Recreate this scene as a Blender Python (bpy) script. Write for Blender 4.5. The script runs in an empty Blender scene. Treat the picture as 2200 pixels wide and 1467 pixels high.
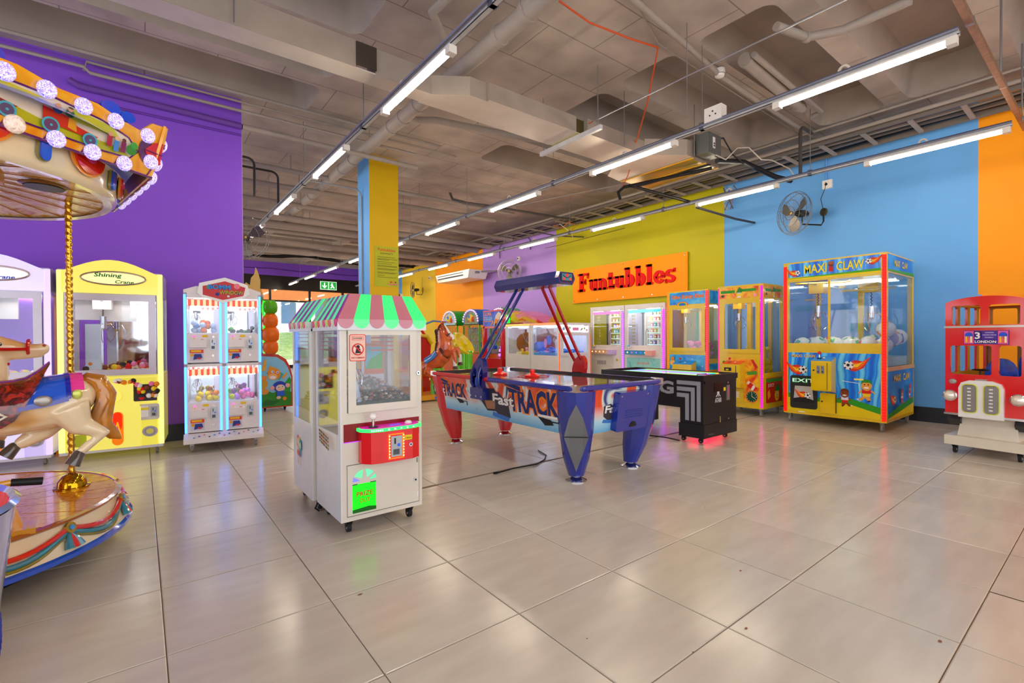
import bpy, math, random
from mathutils import Vector, Matrix
C = bpy.context.scene.collection
PI = math.pi
random.seed(7)
# ---------------------------------------------------------------- camera, world, exposure
T = 0.6
_yaw, _pit, _rol = 0.91173527, -9.00778e-03, -5.72004e-03
_fw = Vector((math.cos(_yaw)*math.cos(_pit), math.sin(_yaw)*math.cos(_pit), math.sin(_pit)))
_rt = Vector((math.sin(_yaw), -math.cos(_yaw), 0)); _up = _rt.cross(_fw)
_r2 = _rt*math.cos(_rol)+_up*math.sin(_rol); _u2 = -_rt*math.sin(_rol)+_up*math.cos(_rol)
cd = bpy.data.cameras.new('camera'); cam = bpy.data.objects.new('camera', cd); C.objects.link(cam)
cd.sensor_width = 36; cd.lens = 1031.16*36/2200; cd.clip_start = 0.05; cd.clip_end = 200
_m = Matrix((_r2, _u2, -_fw)).transposed().to_4x4(); _m.translation = Vector((-0.066, -2.196, 1.1776))
cam.matrix_world = _m
bpy.context.scene.camera = cam
w = bpy.data.worlds.new('daylight'); bpy.context.scene.world = w; w.use_nodes = True
wb = w.node_tree.nodes['Background']; wb.inputs[0].default_value = (0.93, 0.95, 1.0, 1); wb.inputs[1].default_value = 1.5
vs = bpy.context.scene.view_settings
vs.view_transform = 'Standard'; vs.look = 'None'; vs.gamma = 1; vs.use_curve_mapping = False; vs.exposure = 0.62
TUBE = 38.0          # luminance of the ceiling batten lamps

# ---------------------------------------------------------------- materials
def lin(h):
    if not isinstance(h, str): return tuple(h)+(1,) if len(h) == 3 else h
    h = h.lstrip('#'); o = []
    for i in (0, 2, 4):
        c = int(h[i:i+2], 16)/255; o.append(c/12.92 if c <= .04045 else ((c+.055)/1.055)**2.4)
    return tuple(o)+(1,)
_mc = {}
def mat(col, rough=.45, metal=0, em=0, coat=0, noise=.06, nscale=6, bump=0, emcol=None):
    k = (str(col), rough, metal, em, coat, noise, nscale, bump)
    if k in _mc: return _mc[k]
    m = bpy.data.materials.new('paint'); m.use_nodes = True; nt = m.node_tree; b = nt.nodes['Principled BSDF']
    c = lin(col)
    if not coat and not metal: b.inputs['Specular IOR Level'].default_value = .3
    b.inputs['Base Color'].default_value = c; b.inputs['Roughness'].default_value = rough; b.inputs['Metallic'].default_value = metal
    if coat: b.inputs['Coat Weight'].default_value = coat; b.inputs['Coat Roughness'].default_value = .06
    if em:
        b.inputs['Emission Color'].default_value = lin(emcol) if emcol else c; b.inputs['Emission Strength'].default_value = em
    elif noise or bump:
        tc = nt.nodes.new('ShaderNodeTexCoord'); n = nt.nodes.new('ShaderNodeTexNoise'); n.inputs['Scale'].default_value = nscale; n.inputs['Detail'].default_value = 4
        nt.links.new(tc.outputs['Object'], n.inputs['Vector'])
        r = nt.nodes.new('ShaderNodeMapRange'); r.inputs[1].default_value = .3; r.inputs[2].default_value = .7
        r.inputs[3].default_value = 1-noise; r.inputs[4].default_value = 1+noise*.5
        nt.links.new(n.outputs[0], r.inputs[0])
        v = nt.nodes.new('ShaderNodeVectorMath'); v.operation = 'SCALE'; v.inputs[0].default_value = c[:3]
        nt.links.new(r.outputs[0], v.inputs['Scale']); nt.links.new(v.outputs[0], b.inputs['Base Color'])
        if bump:
            bp = nt.nodes.new('ShaderNodeBump'); bp.inputs['Strength'].default_value = bump; bp.inputs['Distance'].default_value = .02
            nt.links.new(n.outputs[0], bp.inputs['Height']); nt.links.new(bp.outputs[0], b.inputs['Normal'])
    _mc[k] = m; return m
def art(cols, scale=3, kind='noise', rough=.25, em=0, stretch=(1, 1, 1), const=False, dist=1.5, coords='Object', coat=.3):
    k = ('art', tuple(cols), scale, kind, rough, em, stretch, const, dist)
    if k in _mc: return _mc[k]
    m = bpy.data.materials.new('printed_art'); m.use_nodes = True; nt = m.node_tree; b = nt.nodes['Principled BSDF']
    tc = nt.nodes.new('ShaderNodeTexCoord'); mp = nt.nodes.new('ShaderNodeMapping'); mp.inputs['Scale'].default_value = stretch
    nt.links.new(tc.outputs[coords], mp.inputs[0])
    if kind == 'noise': t = nt.nodes.new('ShaderNodeTexNoise'); t.inputs['Scale'].default_value = scale; t.inputs['Distortion'].default_value = dist; t.inputs['Detail'].default_value = 2; out = t.outputs[0]
    elif kind == 'voronoi': t = nt.nodes.new('ShaderNodeTexVoronoi'); t.inputs['Scale'].default_value = scale; out = t.outputs['Color']
    elif kind == 'grad': t = nt.nodes.new('ShaderNodeSeparateXYZ'); out = t.outputs[2]
    else: t = nt.nodes.new('ShaderNodeTexWave'); t.inputs['Scale'].default_value = scale; t.inputs['Distortion'].default_value = dist; out = t.outputs[0]
    nt.links.new(mp.outputs[0], t.inputs[0])
    r = nt.nodes.new('ShaderNodeValToRGB'); r.color_ramp.interpolation = 'CONSTANT' if const else 'LINEAR'
    n = len(cols); lo, hi = (.3, .7) if kind == 'noise' else (0, 1)
    e = r.color_ramp.elements
    while len(e) < n: e.new(.5)
    for i, cc in enumerate(cols):
        e[i].position = lo+(hi-lo)*i/(n-(0 if const else 1)); e[i].color = lin(cc)
    nt.links.new(out, r.inputs[0]); nt.links.new(r.outputs[0], b.inputs['Base Color'])
    b.inputs['Roughness'].default_value = rough; b.inputs['Coat Weight'].default_value = coat
    if em: nt.links.new(r.outputs[0], b.inputs['Emission Color']); b.inputs['Emission Strength'].default_value = em
    _mc[k] = m; return m
def glass(tint='#f8fbff', refl=.06, name='clear_glass'):
    k = ('glass', tint, refl)
    if k in _mc: return _mc[k]
    m = bpy.data.materials.new(name); m.use_nodes = True; nt = m.node_tree; nt.nodes.clear()
    o = nt.nodes.new('ShaderNodeOutputMaterial'); mx = nt.nodes.new('ShaderNodeMixShader'); t = nt.nodes.new('ShaderNodeBsdfTransparent'); g = nt.nodes.new('ShaderNodeBsdfGlossy')
    t.inputs[0].default_value = lin(tint); g.inputs['Roughness'].default_value = .03
    f = nt.nodes.new('ShaderNodeLayerWeight'); f.inputs[0].default_value = .2
    mr = nt.nodes.new('ShaderNodeMapRange'); mr.inputs[3].default_value = refl; mr.inputs[4].default_value = .4
    nt.links.new(f.outputs['Fresnel'], mr.inputs[0]); nt.links.new(mr.outputs[0], mx.inputs[0])
    nt.links.new(t.outputs[0], mx.inputs[1]); nt.links.new(g.outputs[0], mx.inputs[2]); nt.links.new(mx.outputs[0], o.inputs[0])
    _mc[k] = m; return m
GL = glass()
CHROME = mat('#d8d8dc', .12, 1, noise=.02); STEEL = mat('#a9abae', .35, .9); GALV = mat('#cfd0d2', .45, .35, noise=.12, nscale=14)
BLACK = mat('#17171a', .4); RUB = mat('#222224', .7); WHITE = mat('#efebe6', .3, coat=.3); GREY = mat('#8d8d90', .5); MIRROR = mat('#dfe3e6', .04, 1, noise=0)
GOLD = mat('#c98a18', .22, .85, noise=.1); RED = mat('#d20f12', .2, coat=.6); YEL = mat('#e8c000', .25, coat=.5)
LAMPW = mat('#fff4e0', .5, em=6)

# ---------------------------------------------------------------- mesh builder
def dull(m, s=.1):
    m.node_tree.nodes['Principled BSDF'].inputs['Specular IOR Level'].default_value = s; return m
class M:
    def __init__(s): s.v = []; s.f = []; s.mi = []; s.ms = []
    def add(s, vs_, fs, m):
        if m not in s.ms: s.ms.append(m)
        i = s.ms.index(m); o = len(s.v); s.v += [tuple(p) for p in vs_]
        for f in fs: s.f.append(tuple(a+o for a in f)); s.mi.append(i)
        return s
    def box(s, a, b, m):
        x0, y0, z0 = (min(a[i], b[i]) for i in range(3)); x1, y1, z1 = (max(a[i], b[i]) for i in range(3))
        return s.add([(x0,y0,z0),(x1,y0,z0),(x1,y1,z0),(x0,y1,z0),(x0,y0,z1),(x1,y0,z1),(x1,y1,z1),(x0,y1,z1)],
            [(3,2,1,0),(4,5,6,7),(0,1,5,4),(1,2,6,5),(2,3,7,6),(3,0,4,7)], m)
    def hexa(s, p, m):   # 8 points, bottom 4 then top 4
        return s.add(p, [(3,2,1,0),(4,5,6,7),(0,1,5,4),(1,2,6,5),(2,3,7,6),(3,0,4,7)], m)
    def tube(s, pts, r, m, n=8, closed=False, sy=1):
        pts = [Vector(p) for p in pts]; N = len(pts); rings = []
        rr = r if isinstance(r, (list, tuple)) else [r]*N
        prev = None
        for i, p in enumerate(pts):
            if closed: d = pts[(i+1) % N]-pts[i-1]
            else: d = pts[min(i+1, N-1)]-pts[max(i-1, 0)]
            d.normalize()
            if prev is None: a = d.orthogonal().normalized() if abs(d.z) > .99 else d.cross(Vector((0,0,1))).normalized()
            else:
                a = prev-d*prev.dot(d); a = a.normalized() if a.length > 1e-5 else d.orthogonal().normalized()
            prev = a; b = d.cross(a)
            rings.append([p+(a*math.cos(2*PI*k/n)+b*math.sin(2*PI*k/n)*sy)*rr[i] for k in range(n)])
        vs_ = [q for g in rings for q in g]; fs = []
        for i in range(N if closed else N-1):
            j = (i+1) % N
            for k in range(n): fs.append((i*n+k, i*n+(k+1) % n, j*n+(k+1) % n, j*n+k))
        if not closed: fs += [tuple(range(n-1, -1, -1)), tuple((N-1)*n+k for k in range(n))]
        return s.add(vs_, fs, m)
    def cyl(s, a, b, r, m, n=16, r2=None): return s.tube([a, b], [r, r if r2 is None else r2], m, n)
    def lathe(s, prof, c, m, n=24, axis='z', a0=0, a1=2*PI, sx=1):
        full = abs(a1-a0-2*PI) < 1e-6; K = n if full else n+1; vs_ = []
        for (r, h) in prof:
            for k in range(K):
                t = a0+(a1-a0)*k/n; p = (r*math.cos(t)*sx, r*math.sin(t), h)
                if axis == 'y': p = (p[0], p[2], p[1])
                if axis == 'x': p = (p[2], p[0], p[1])
                vs_.append((p[0]+c[0], p[1]+c[1], p[2]+c[2]))
        fs = []
        for i in range(len(prof)-1):
            for k in range(n):
                fs.append((i*K+k, i*K+(k+1) % K, (i+1)*K+(k+1) % K, (i+1)*K+k))
        return s.add(vs_, fs, m)
    def sph(s, c, r, m, n=12, sx=1, sy=1, sz=1):
        h = n//2; vs_ = [(c[0], c[1], c[2]-r*sz)]
        for i in range(1, h):
            a = -PI/2+PI*i/h
            for k in range(n): t = 2*PI*k/n; vs_.append((c[0]+r*sx*math.cos(a)*math.cos(t), c[1]+r*sy*math.cos(a)*math.sin(t), c[2]+r*sz*math.sin(a)))
        vs_.append((c[0], c[1], c[2]+r*sz)); fs = []
        for k in range(n): fs.append((0, 1+(k+1) % n, 1+k))
        for i in range(h-2):
            for k in range(n): fs.append((1+i*n+k, 1+i*n+(k+1) % n, 1+(i+1)*n+(k+1) % n, 1+(i+1)*n+k))
        L = len(vs_)-1
        for k in range(n): fs.append((L, 1+(h-2)*n+k, 1+(h-2)*n+(k+1) % n))
        return s.add(vs_, fs, m)
    def prism(s, pts, off, m):    # planar polygon extruded by off
        n = len(pts); off = Vector(off); P = [Vector(p) for p in pts]
        return s.add(P+[p+off for p in P], [tuple(range(n-1, -1, -1)), tuple(range(n, 2*n))]+[(i, (i+1) % n, n+(i+1) % n, n+i) for i in range(n)], m)
    def build(s, name, parent=None, smooth=35, loc=None, kind=None):
        me = bpy.data.meshes.new(name); me.from_pydata(s.v, [], s.f); me.update()
        for x in s.ms: me.materials.append(x)
        me.polygons.foreach_set('material_index', s.mi)
        if smooth:
            me.polygons.foreach_set('use_smooth', [True]*len(s.f)); me.set_sharp_from_angle(angle=math.radians(smooth))
        o = bpy.data.objects.new(name, me); C.objects.link(o)
        if parent: o.parent = parent
        if loc: o.location = loc
        if kind: o['kind'] = kind
        return o
def empty(name, loc=(0,0,0), rz=0, parent=None):
    o = bpy.data.objects.new(name, None); C.objects.link(o); o.location = loc; o.rotation_euler = (0,0,rz); o.empty_display_size = .1
    if parent: o.parent = parent
    return o
def tag(o, label=None, cat=None, group=None, kind=None):
    if label: o['label'] = label
    if cat: o['category'] = cat
    if group: o['group'] = group
    if kind: o['kind'] = kind
    return o
def thing(name, label, cat, loc=(0,0,0), rz=0, group=None): return tag(empty(name, loc, math.radians(rz)), label, cat, group)
def copy_tree(o, parent=None):
    c = o.copy(); C.objects.link(c)
    if parent: c.parent = parent
    for ch in list(o.children): copy_tree(ch, c)
    return c
_tc = {}
def textmesh(s, off=0):
    if (s, off) in _tc: return _tc[(s, off)]
    cu = bpy.data.curves.new('t', 'FONT'); cu.body = s; cu.size = 1; cu.offset = off; cu.resolution_u = 2
    o = bpy.data.objects.new('t', cu); C.objects.link(o)
    dg = bpy.context.evaluated_depsgraph_get(); me = bpy.data.meshes.new_from_object(o.evaluated_get(dg))
    v = [tuple(p.co)[:2] for p in me.vertices]; f = [tuple(p.vertices) for p in me.polygons]
    bpy.data.objects.remove(o); bpy.data.curves.remove(cu); bpy.data.meshes.remove(me)
    x0 = min(a for a, b in v); x1 = max(a for a, b in v); y0 = min(b for a, b in v); y1 = max(b for a, b in v)
    _tc[(s, off)] = (v, f, x0, x1, y0, y1); return _tc[(s, off)]
class Face:
    """a flat side of a thing: u to the right, v up, d outwards"""
    def __init__(s, o, u, v): s.o = Vector(o); s.u = Vector(u); s.v = Vector(v); s.n = s.u.cross(s.v)
    def P(s, u, v, d=0): return s.o+s.u*u+s.v*v+s.n*d
    def rect(s, m, u0, v0, u1, v1, d0, d1, mt):
        m.hexa([s.P(u0,v0,d0), s.P(u1,v0,d0), s.P(u1,v0,d1), s.P(u0,v0,d1), s.P(u0,v1,d0), s.P(u1,v1,d0), s.P(u1,v1,d1), s.P(u0,v1,d1)], mt); return m
    def poly(s, m, pts, d, mt, th=.002): m.prism([s.P(a, b, d) for a, b in pts], s.n*th, mt); return m
    def disc(s, m, u, v, r, d, mt, ry=None, n=20, th=.002, a0=0, a1=360):
        ry = ry or r; N = n if a1-a0 >= 360 else n+1
        return s.poly(m, [(u+r*math.cos(math.radians(a0+(a1-a0)*k/n)), v+ry*math.sin(math.radians(a0+(a1-a0)*k/n))) for k in range(N)], d, mt, th)
    def ring(s, m, u, v, r, w, d, mt, ry=None, n=24, th=.004):
        ry = ry or r; m.tube([s.P(u+r*math.cos(2*PI*k/n), v+ry*math.sin(2*PI*k/n), d) for k in range(n)], w, mt, 6, True); return m
    def text(s, m, t, u, v, h, d, mt, wd=None, al='c', off=0, th=.001, slant=0, arc=0):
        V, F, x0, x1, y0, y1 = textmesh(t, off); sy = h/(y1-y0); sx = wd/(x1-x0) if wd else sy
        W_ = (x1-x0)*sx; ox = u-(W_/2 if al == 'c' else 0)
        pts = []
        for a, b in V:
            uu = (a-x0)*sx; vv = (b-y0)*sy
            pts.append(s.P(ox+uu+slant*vv, v+vv+arc*(1-((uu/W_-.5)*2)**2), d))
        m.add(pts, F, mt); return m
    def tube(s, m, pts, r, mt, n=6, closed=False): m.tube([s.P(*p) for p in pts], r, mt, n, closed); return m
def faces(W, D, H=0):
    return (Face((0,0,0),(1,0,0),(0,0,1)), Face((W,0,0),(0,1,0),(0,0,1)), Face((0,D,0),(0,-1,0),(0,0,1)), Face((0,0,H),(1,0,0),(0,1,0)))
def wpos(root, p):
    a = root.rotation_euler[2]; x, y, z = p
    return Vector((root.location.x+x*math.cos(a)-y*math.sin(a), root.location.y+x*math.sin(a)+y*math.cos(a), root.location.z+z))
def rrect(x0, y0, x1, y1, r, k=4):
    o = []
    for cx, cy, a in ((x1-r, y0+r, -90), (x1-r, y1-r, 0), (x0+r, y1-r, 90), (x0+r, y0+r, 180)):
        for i in range(k+1): t = math.radians(a+90*i/k); o.append((cx+r*math.cos(t), cy+r*math.sin(t)))
    return o

# ================================================================ SETTING
WX = 8.35; YB = 18.3; ZC = 4.15; YP = 4.6
# ---- floor: grout bed and single tiles
def floor_mat():
    m = bpy.data.materials.new('porcelain_tile'); m.use_nodes = True; nt = m.node_tree; b = nt.nodes['Principled BSDF']
    L = nt.links.new; tc = nt.nodes.new('ShaderNodeTexCoord'); mp = nt.nodes.new('ShaderNodeMapping'); mp.inputs['Scale'].default_value = (1.0, 4, 1)
    n = nt.nodes.new('ShaderNodeTexNoise'); n.inputs['Scale'].default_value = 3; n.inputs['Detail'].default_value = 6
    gm = nt.nodes.new('ShaderNodeNewGeometry'); L(gm.outputs['Position'], mp.inputs[0]); L(mp.outputs[0], n.inputs['Vector'])
    oi = nt.nodes.new('ShaderNodeObjectInfo')
    r = nt.nodes.new('ShaderNodeValToRGB'); r.color_ramp.elements[0].position = .35; r.color_ramp.elements[1].position = .7
    r.color_ramp.elements[0].color = lin('#c6bdb0'); r.color_ramp.elements[1].color = lin('#d0c8bb'); L(n.outputs[0], r.inputs[0])
    v = nt.nodes.new('ShaderNodeVectorMath'); v.operation = 'SCALE'; L(r.outputs[0], v.inputs[0])
    mr = nt.nodes.new('ShaderNodeMapRange'); mr.inputs[3].default_value = .93; mr.inputs[4].default_value = 1.04; L(oi.outputs['Random'], mr.inputs[0]); L(mr.outputs[0], v.inputs['Scale'])
    L(v.outputs[0], b.inputs['Base Color'])
    n2 = nt.nodes.new('ShaderNodeTexNoise'); n2.inputs['Scale'].default_value = 1.1; L(gm.outputs['Position'], n2.inputs['Vector'])
    m2 = nt.nodes.new('ShaderNodeMapRange'); m2.inputs[3].default_value = .19; m2.inputs[4].default_value = .22; L(n2.outputs[0], m2.inputs[0]); L(m2.outputs[0], b.inputs['Roughness'])
    b.inputs['Specular IOR Level'].default_value = .55
    return m
FM = floor_mat()
fl = M().box((-6, -7, -.12), (WX+.2, YB+.1, -.006), mat('#8a7862', .85)).build('floor', smooth=0, kind='structure')
hw = .298
def tile_m():
    m = M(); b = .004
    m.add([(-hw,-hw,-.012),(hw,-hw,-.012),(hw,hw,-.012),(-hw,hw,-.012),(-hw,-hw,-.002),(hw,-hw,-.002),(hw,hw,-.002),(-hw,hw,-.002),
           (-hw+b,-hw+b,0),(hw-b,-hw+b,0),(hw-b,hw-b,0),(-hw+b,hw-b,0)],
          [(0,1,5,4),(1,2,6,5),(2,3,7,6),(3,0,4,7),(4,5,9,8),(5,6,10,9),(6,7,11,10),(7,4,8,11),(8,9,10,11)], FM); return m
cells = []
for i in range(-10, 14):
    for j in range(-12, 31):
        cx, cy = (i+.5)*T, (j+.5)*T
        if cx > WX-.1: continue
        d = Vector((cx, cy, 0))-_m.translation; z = d.dot(_fw)
        vis = z > .3 and abs(d.dot(_r2)/z) < 1.2 and abs(d.dot(_u2)/z) < .95
        if not vis and cx > 1.2 and cy > -4 and z > 0: vis = False
        cells.append((0 if vis else 1, d.length, cx, cy))
cells.sort(); t0 = tile_m().build('tile', fl, 0); rest = M()
for k, (nv, dd, cx, cy) in enumerate(cells):
    if k < 300:
        o = t0 if k == 0 else t0.copy()
        if k: C.objects.link(o); o.parent = fl
        o.location = (cx, cy, random.uniform(-.0006, .0006))
    else: rest.add([(cx-hw,cy-hw,0),(cx+hw,cy-hw,0),(cx+hw,cy+hw,0),(cx-hw,cy+hw,0)], [(0,1,2,3)], FM)
rest.build('tile_field', fl, 0, kind='stuff')
m = M(); y = 1.2; x = .9
while x < WX-.1:
    w_ = random.uniform(.009, .016); m.box((x, y-w_, -.004), (x+.15, y+w_, .0015), mat('#7d705c', .8)); x += .15
m.build('expansion_joint', fl, 0)
# chips and marks on the tiles
m = M()
for (x, y, r) in [(.72,-.03,.012),(.55,-.62,.006),(.6,-.6,.005),(2.3,-1.0,.012),(2.35,-1.75,.012),(1.85,-1.25,.01),(1.55,-1.2,.006),(3.0,-.4,.008),(2.6,-2.1,.012),(1.3,-.9,.006)]:
    m.add([(x+r*math.cos(t)*random.uniform(.6,1.2), y+.5*r*math.sin(t), .0016) for t in [i*PI/4 for i in range(8)]], [tuple(range(8))], mat('#8a5f48', .8))
m.build('floor_chip', fl, 0)

# ---- walls
def wmat(c): return mat(c, .55, noise=.03, nscale=2.5, bump=.05)
PURP = wmat('#8a52d8'); LIL = wmat('#b48ee0'); LIME = wmat('#bcb400'); BLU = wmat('#66aaec'); ORA = wmat('#ffa000'); YW = wmat('#e8c22c')
wr = M()
for a, b, c in ((-7,-1.0,ORA),(-1.0,2.35,BLU),(2.35,6.82,LIME),(6.82,10.13,LIL),(10.13,13.15,ORA),(13.15,15.95,YW),(15.95,YB,BLU)):
    wr.add([(WX,a,0),(WX,b,0),(WX,b,ZC+.3),(WX,a,ZC+.3)], [(3,2,1,0)], c)
wr.add([(WX+.15,-7,0),(WX+.15,YB,0),(WX+.15,YB,ZC+.3),(WX+.15,-7,ZC+.3)], [(0,1,2,3)], WHITE)
wr.build('wall_right', smooth=0, kind='structure')
M().box((-6, YP, 0), (.955, YP+.16, ZC), PURP).build('wall_left', smooth=0, kind='structure')
M().box((.955, YP+.004, 0), (.963, YP+.156, ZC), wmat('#b69ac8')).build('trim_1', smooth=0, kind='structure')
BB = mat('#25272c', .35)
M().box((-6, YP-.018, 0), (.955, YP, .19), BB).build('baseboard_left', smooth=0, kind='structure')
M().box((WX-.022, -7, 0), (WX, YB, .2), BB).build('baseboard_right', smooth=0, kind='structure')
# pillar
PX0, PX1, PY0, PY1 = 2.87, 3.37, 5.33, 5.83
m = M(); z0, z1 = 0, ZC
m.add([(PX0,PY0,z0),(PX1,PY0,z0),(PX1,PY0,z1),(PX0,PY0,z1)], [(0,1,2,3)], wmat('#dcb400'))
m.add([(PX0,PY0,z0),(PX0,PY1,z0),(PX0,PY1,z1),(PX0,PY0,z1)], [(3,2,1,0)], BLU)
m.add([(PX1,PY0,z0),(PX1,PY1,z0),(PX1,PY1,z1),(PX1,PY0,z1)], [(0,1,2,3)], BLU)
m.add([(PX0,PY1,z0),(PX1,PY1,z0),(PX1,PY1,z1),(PX0,PY1,z1)], [(3,2,1,0)], wmat('#dcb400'))
m.build('pillar', smooth=0, kind='structure')
# back wall: purple bulkhead, dark fascia, glazed shopfront
M().box((-6, YB, 3.64), (WX, YB+.3, ZC+.2), PURP).build('wall_back', smooth=0, kind='structure')
m = M(); m.tube([(-2+.5*i, YB-.02, 3.93+.02*math.sin(i*1.7)-.004*i) for i in range(21)], .012, mat('#4a2a70'), 5); m.build('trim_2', kind='structure')
DK = mat('#241c1a', .35)
sf = M(); sf.box((-6, YB+.02, 3.1), (WX, YB+.2, 3.64), DK)
sf.box((-6, YB+.02, 2.63), (WX, YB+.14, 2.69), DK); sf.box((-6, YB+.02, 0), (WX, YB+.14, .12), DK)
for x in (-4.6,-2.9,-1.2,.5,1.9,3.95,5.42,6.76,8.2): sf.box((x-.035, YB+.02, .12), (x+.035, YB+.14, 3.1), DK)
wn = sf.build('window_1', smooth=0, kind='structure')
gl_or = glass('#f8c49c', .1, 'orange_film')
xs = [-6,-4.6,-2.9,-1.2,.5,1.9,3.95,5.42,6.76,8.2]
for a, b in zip(xs[:-1], xs[1:]):
    M().box((a+.036, YB+.07, .12), (b-.036, YB+.08, 2.63), GL).build('window_pane', wn, 0)
    M().box((a+.036, YB+.07, 2.69), (b-.036, YB+.08, 3.1), gl_or).build('transom_pane', wn, 0)
    # ghosted pattern of the far wall on the film
# outside: paved forecourt, grass bank, pale building (seen through the shopfront)
M().box((-14, YB+.4, -.15), (22, YB+14, -.02), mat('#d8cfae', .9)).build('forecourt_paving', smooth=0, kind='structure')
o = M().add([(-14,YB+9,-.02),(22,YB+9,-.02),(22,YB+16,1.6),(-14,YB+16,1.6)], [(0,1,2,3)], art(['#6f9a2a','#9dbb3e','#c2cf6a'], 3)).build('grass_bank', smooth=0, kind='structure')
b_ = thing('building', 'pale building far outside beyond the shopfront glass', 'building', (2, YB+18, 1.4))
m = M().box((-14, 0, 0), (16, 4, 7), mat('#e6e4dc', .8)); m.build('wall', b_, 0)
for i in range(12):
    for h_ in (.9, 3.6): M().box((-13+i*2.4, -.05, h_), (-12+i*2.4, 0, h_+1.7), mat('#5f7c96', .2)).build('window', b_, 0)

# ---- ceiling: coffered slab
def ceil_mat():
    m = bpy.data.materials.new('painted_concrete'); m.use_nodes = True; nt = m.node_tree; b = nt.nodes['Principled BSDF']; L = nt.links.new
    g = nt.nodes.new('ShaderNodeNewGeometry')
    br = nt.nodes.new('ShaderNodeTexBrick'); br.inputs['Color1'].default_value = lin('#bdb0a5'); br.inputs['Color2'].default_value = lin('#b5a89d'); br.inputs['Mortar'].default_value = lin('#8a7d72')
    br.inputs['Scale'].default_value = 1; br.inputs['Brick Width'].default_value = 1.22; br.inputs['Row Height'].default_value = .61; br.inputs['Mortar Size'].default_value = .006
    L(g.outputs['Position'], br.inputs['Vector'])
    n = nt.nodes.new('ShaderNodeTexNoise'); n.inputs['Scale'].default_value = 2.2; n.inputs['Detail'].default_value = 8; L(g.outputs['Position'], n.inputs['Vector'])
    r = nt.nodes.new('ShaderNodeMapRange'); r.inputs[1].default_value = .35; r.inputs[2].default_value = .65; r.inputs[3].default_value = .8; r.inputs[4].default_value = 1.12; L(n.outputs[0], r.inputs[0])
    v = nt.nodes.new('ShaderNodeVectorMath'); v.operation = 'SCALE'; L(br.outputs['Color'], v.inputs[0]); L(r.outputs[0], v.inputs['Scale']); L(v.outputs[0], b.inputs['Base Color'])
    b.inputs['Roughness'].default_value = .75
    bp = nt.nodes.new('ShaderNodeBump'); bp.inputs['Strength'].default_value = .3; bp.inputs['Distance'].default_value = .02; L(n.outputs[0], bp.inputs['Height']); L(bp.outputs[0], b.inputs['Normal'])
    return m
CM = ceil_mat(); CIN = mat('#a89b90', .8, noise=.1, nscale=3)
ce = M()
def quad(x0, y0, x1, y1): ce.add([(x0,y0,ZC),(x1,y0,ZC),(x1,y1,ZC),(x0,y1,ZC)], [(3,2,1,0)], CM)
def coffer(x0, y0, x1, y1, X0, Y0, X1, Y1, dz=.36, r=.13):
    k = 4; lp = rrect(x0, y0, x1, y1, r, k); n = len(lp)          # order: br, tr, tl, bl corners
    cs = [(X1, Y0), (X1, Y1), (X0, Y1), (X0, Y0)]
    for c in range(4):
        b = c*(k+1)
        for i in range(k): ce.add([cs[c]+(ZC,), lp[b+i]+(ZC,), lp[b+i+1]+(ZC,)], [(0,1,2)], CM)
        e = b+k; f = (b+k+1) % n; d = (c+1) % 4
        ce.add([cs[c]+(ZC,), lp[e]+(ZC,), lp[f]+(ZC,), cs[d]+(ZC,)], [(0,1,2,3)], CM)
    lt = rrect(x0+.1, y0+.1, x1-.1, y1-.1, r, k)
    ce.add([p+(ZC,) for p in lp]+[p+(ZC+dz,) for p in lt], [((i+1) % n, i, n+i, n+(i+1) % n) for i in range(n)], CIN)
    ce.add([p+(ZC+dz,) for p in lt], [tuple(range(n-1, -1, -1))], CIN)
P_ = .985
for (xa, xb, Xa, Xb) in ((-4.9,-1.86,-6,-1.72),(-1.6,1.68,-1.72,1.8),(4.4,7.65,4.28,7.8)):
    for k in range(11):
        yf = 4.46-P_*k
        if xa < 2 and xa > -2 and k > 6: pass
        coffer(xa, yf-.75, xb, yf, Xa, yf-.865, Xb, yf+.12)
quad(1.8, 4.46-.865-10*P_, 4.28, 4.58); quad(7.8, 4.46-.865-10*P_, WX+.1, 4.58); quad(-6, 4.58, WX+.1, 12.0)
for xa in (-4.9,-1.6,1.75,5.1):
    for k in range(6): coffer(xa, 12.1+P_*k, xa+3.0, 12.85+P_*k, xa-.17, 12.0+P_*k, xa+3.18, 12.0+P_*(k+1))
quad(-6, 12.0, -5.07, YB+.2); quad(8.28, 12.0, WX+.1, YB+.2); quad(-6, 12+6*P_, 8.28, YB+.2)
ce.add([(-6,-7,ZC+.6),(WX+.2,-7,ZC+.6),(WX+.2,YB+.3,ZC+.6),(-6,YB+.3,ZC+.6)], [(0,1,2,3)], CIN)
ce.build('ceiling', smooth=40, kind='structure')
# ================================================================ CEILING SERVICES
PG = mat('#a3988f', .5); PGD = mat('#6f6661', .5)
def pipe(name, label, pts, r, mt=PG, rings=(), cat='pipe', group=None, n=12, clips=()):
    t = thing(name, label, cat, pts[0], 0, group); o = Vector(pts[0])
    P = [Vector(p)-o for p in pts]
    M().tube(P, r, mt, n).build('tube', t)
    for a in rings: 
        a = Vector(a)-o; best = None
        for i in range(len(P)-1):
            q = P[i]; d = (P[i+1]-P[i]); L = d.length; u = max(0, min(1, (a-q).dot(d)/L/L)); c = q+d*u
            if best is None or (c-a).length < best[0]: best = ((c-a).length, c, d.normalized())
        c, d = best[1:]; M().cyl(c-d*.03, c+d*.03, r*1.13, mt, n).build('coupling', t)
    for a in clips:
        a = Vector(a)-o; M().cyl(a, a+Vector((0,0,ZC-a.z-o.z)), .006, STEEL, 6).build('hanger', t)
    return t
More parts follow.
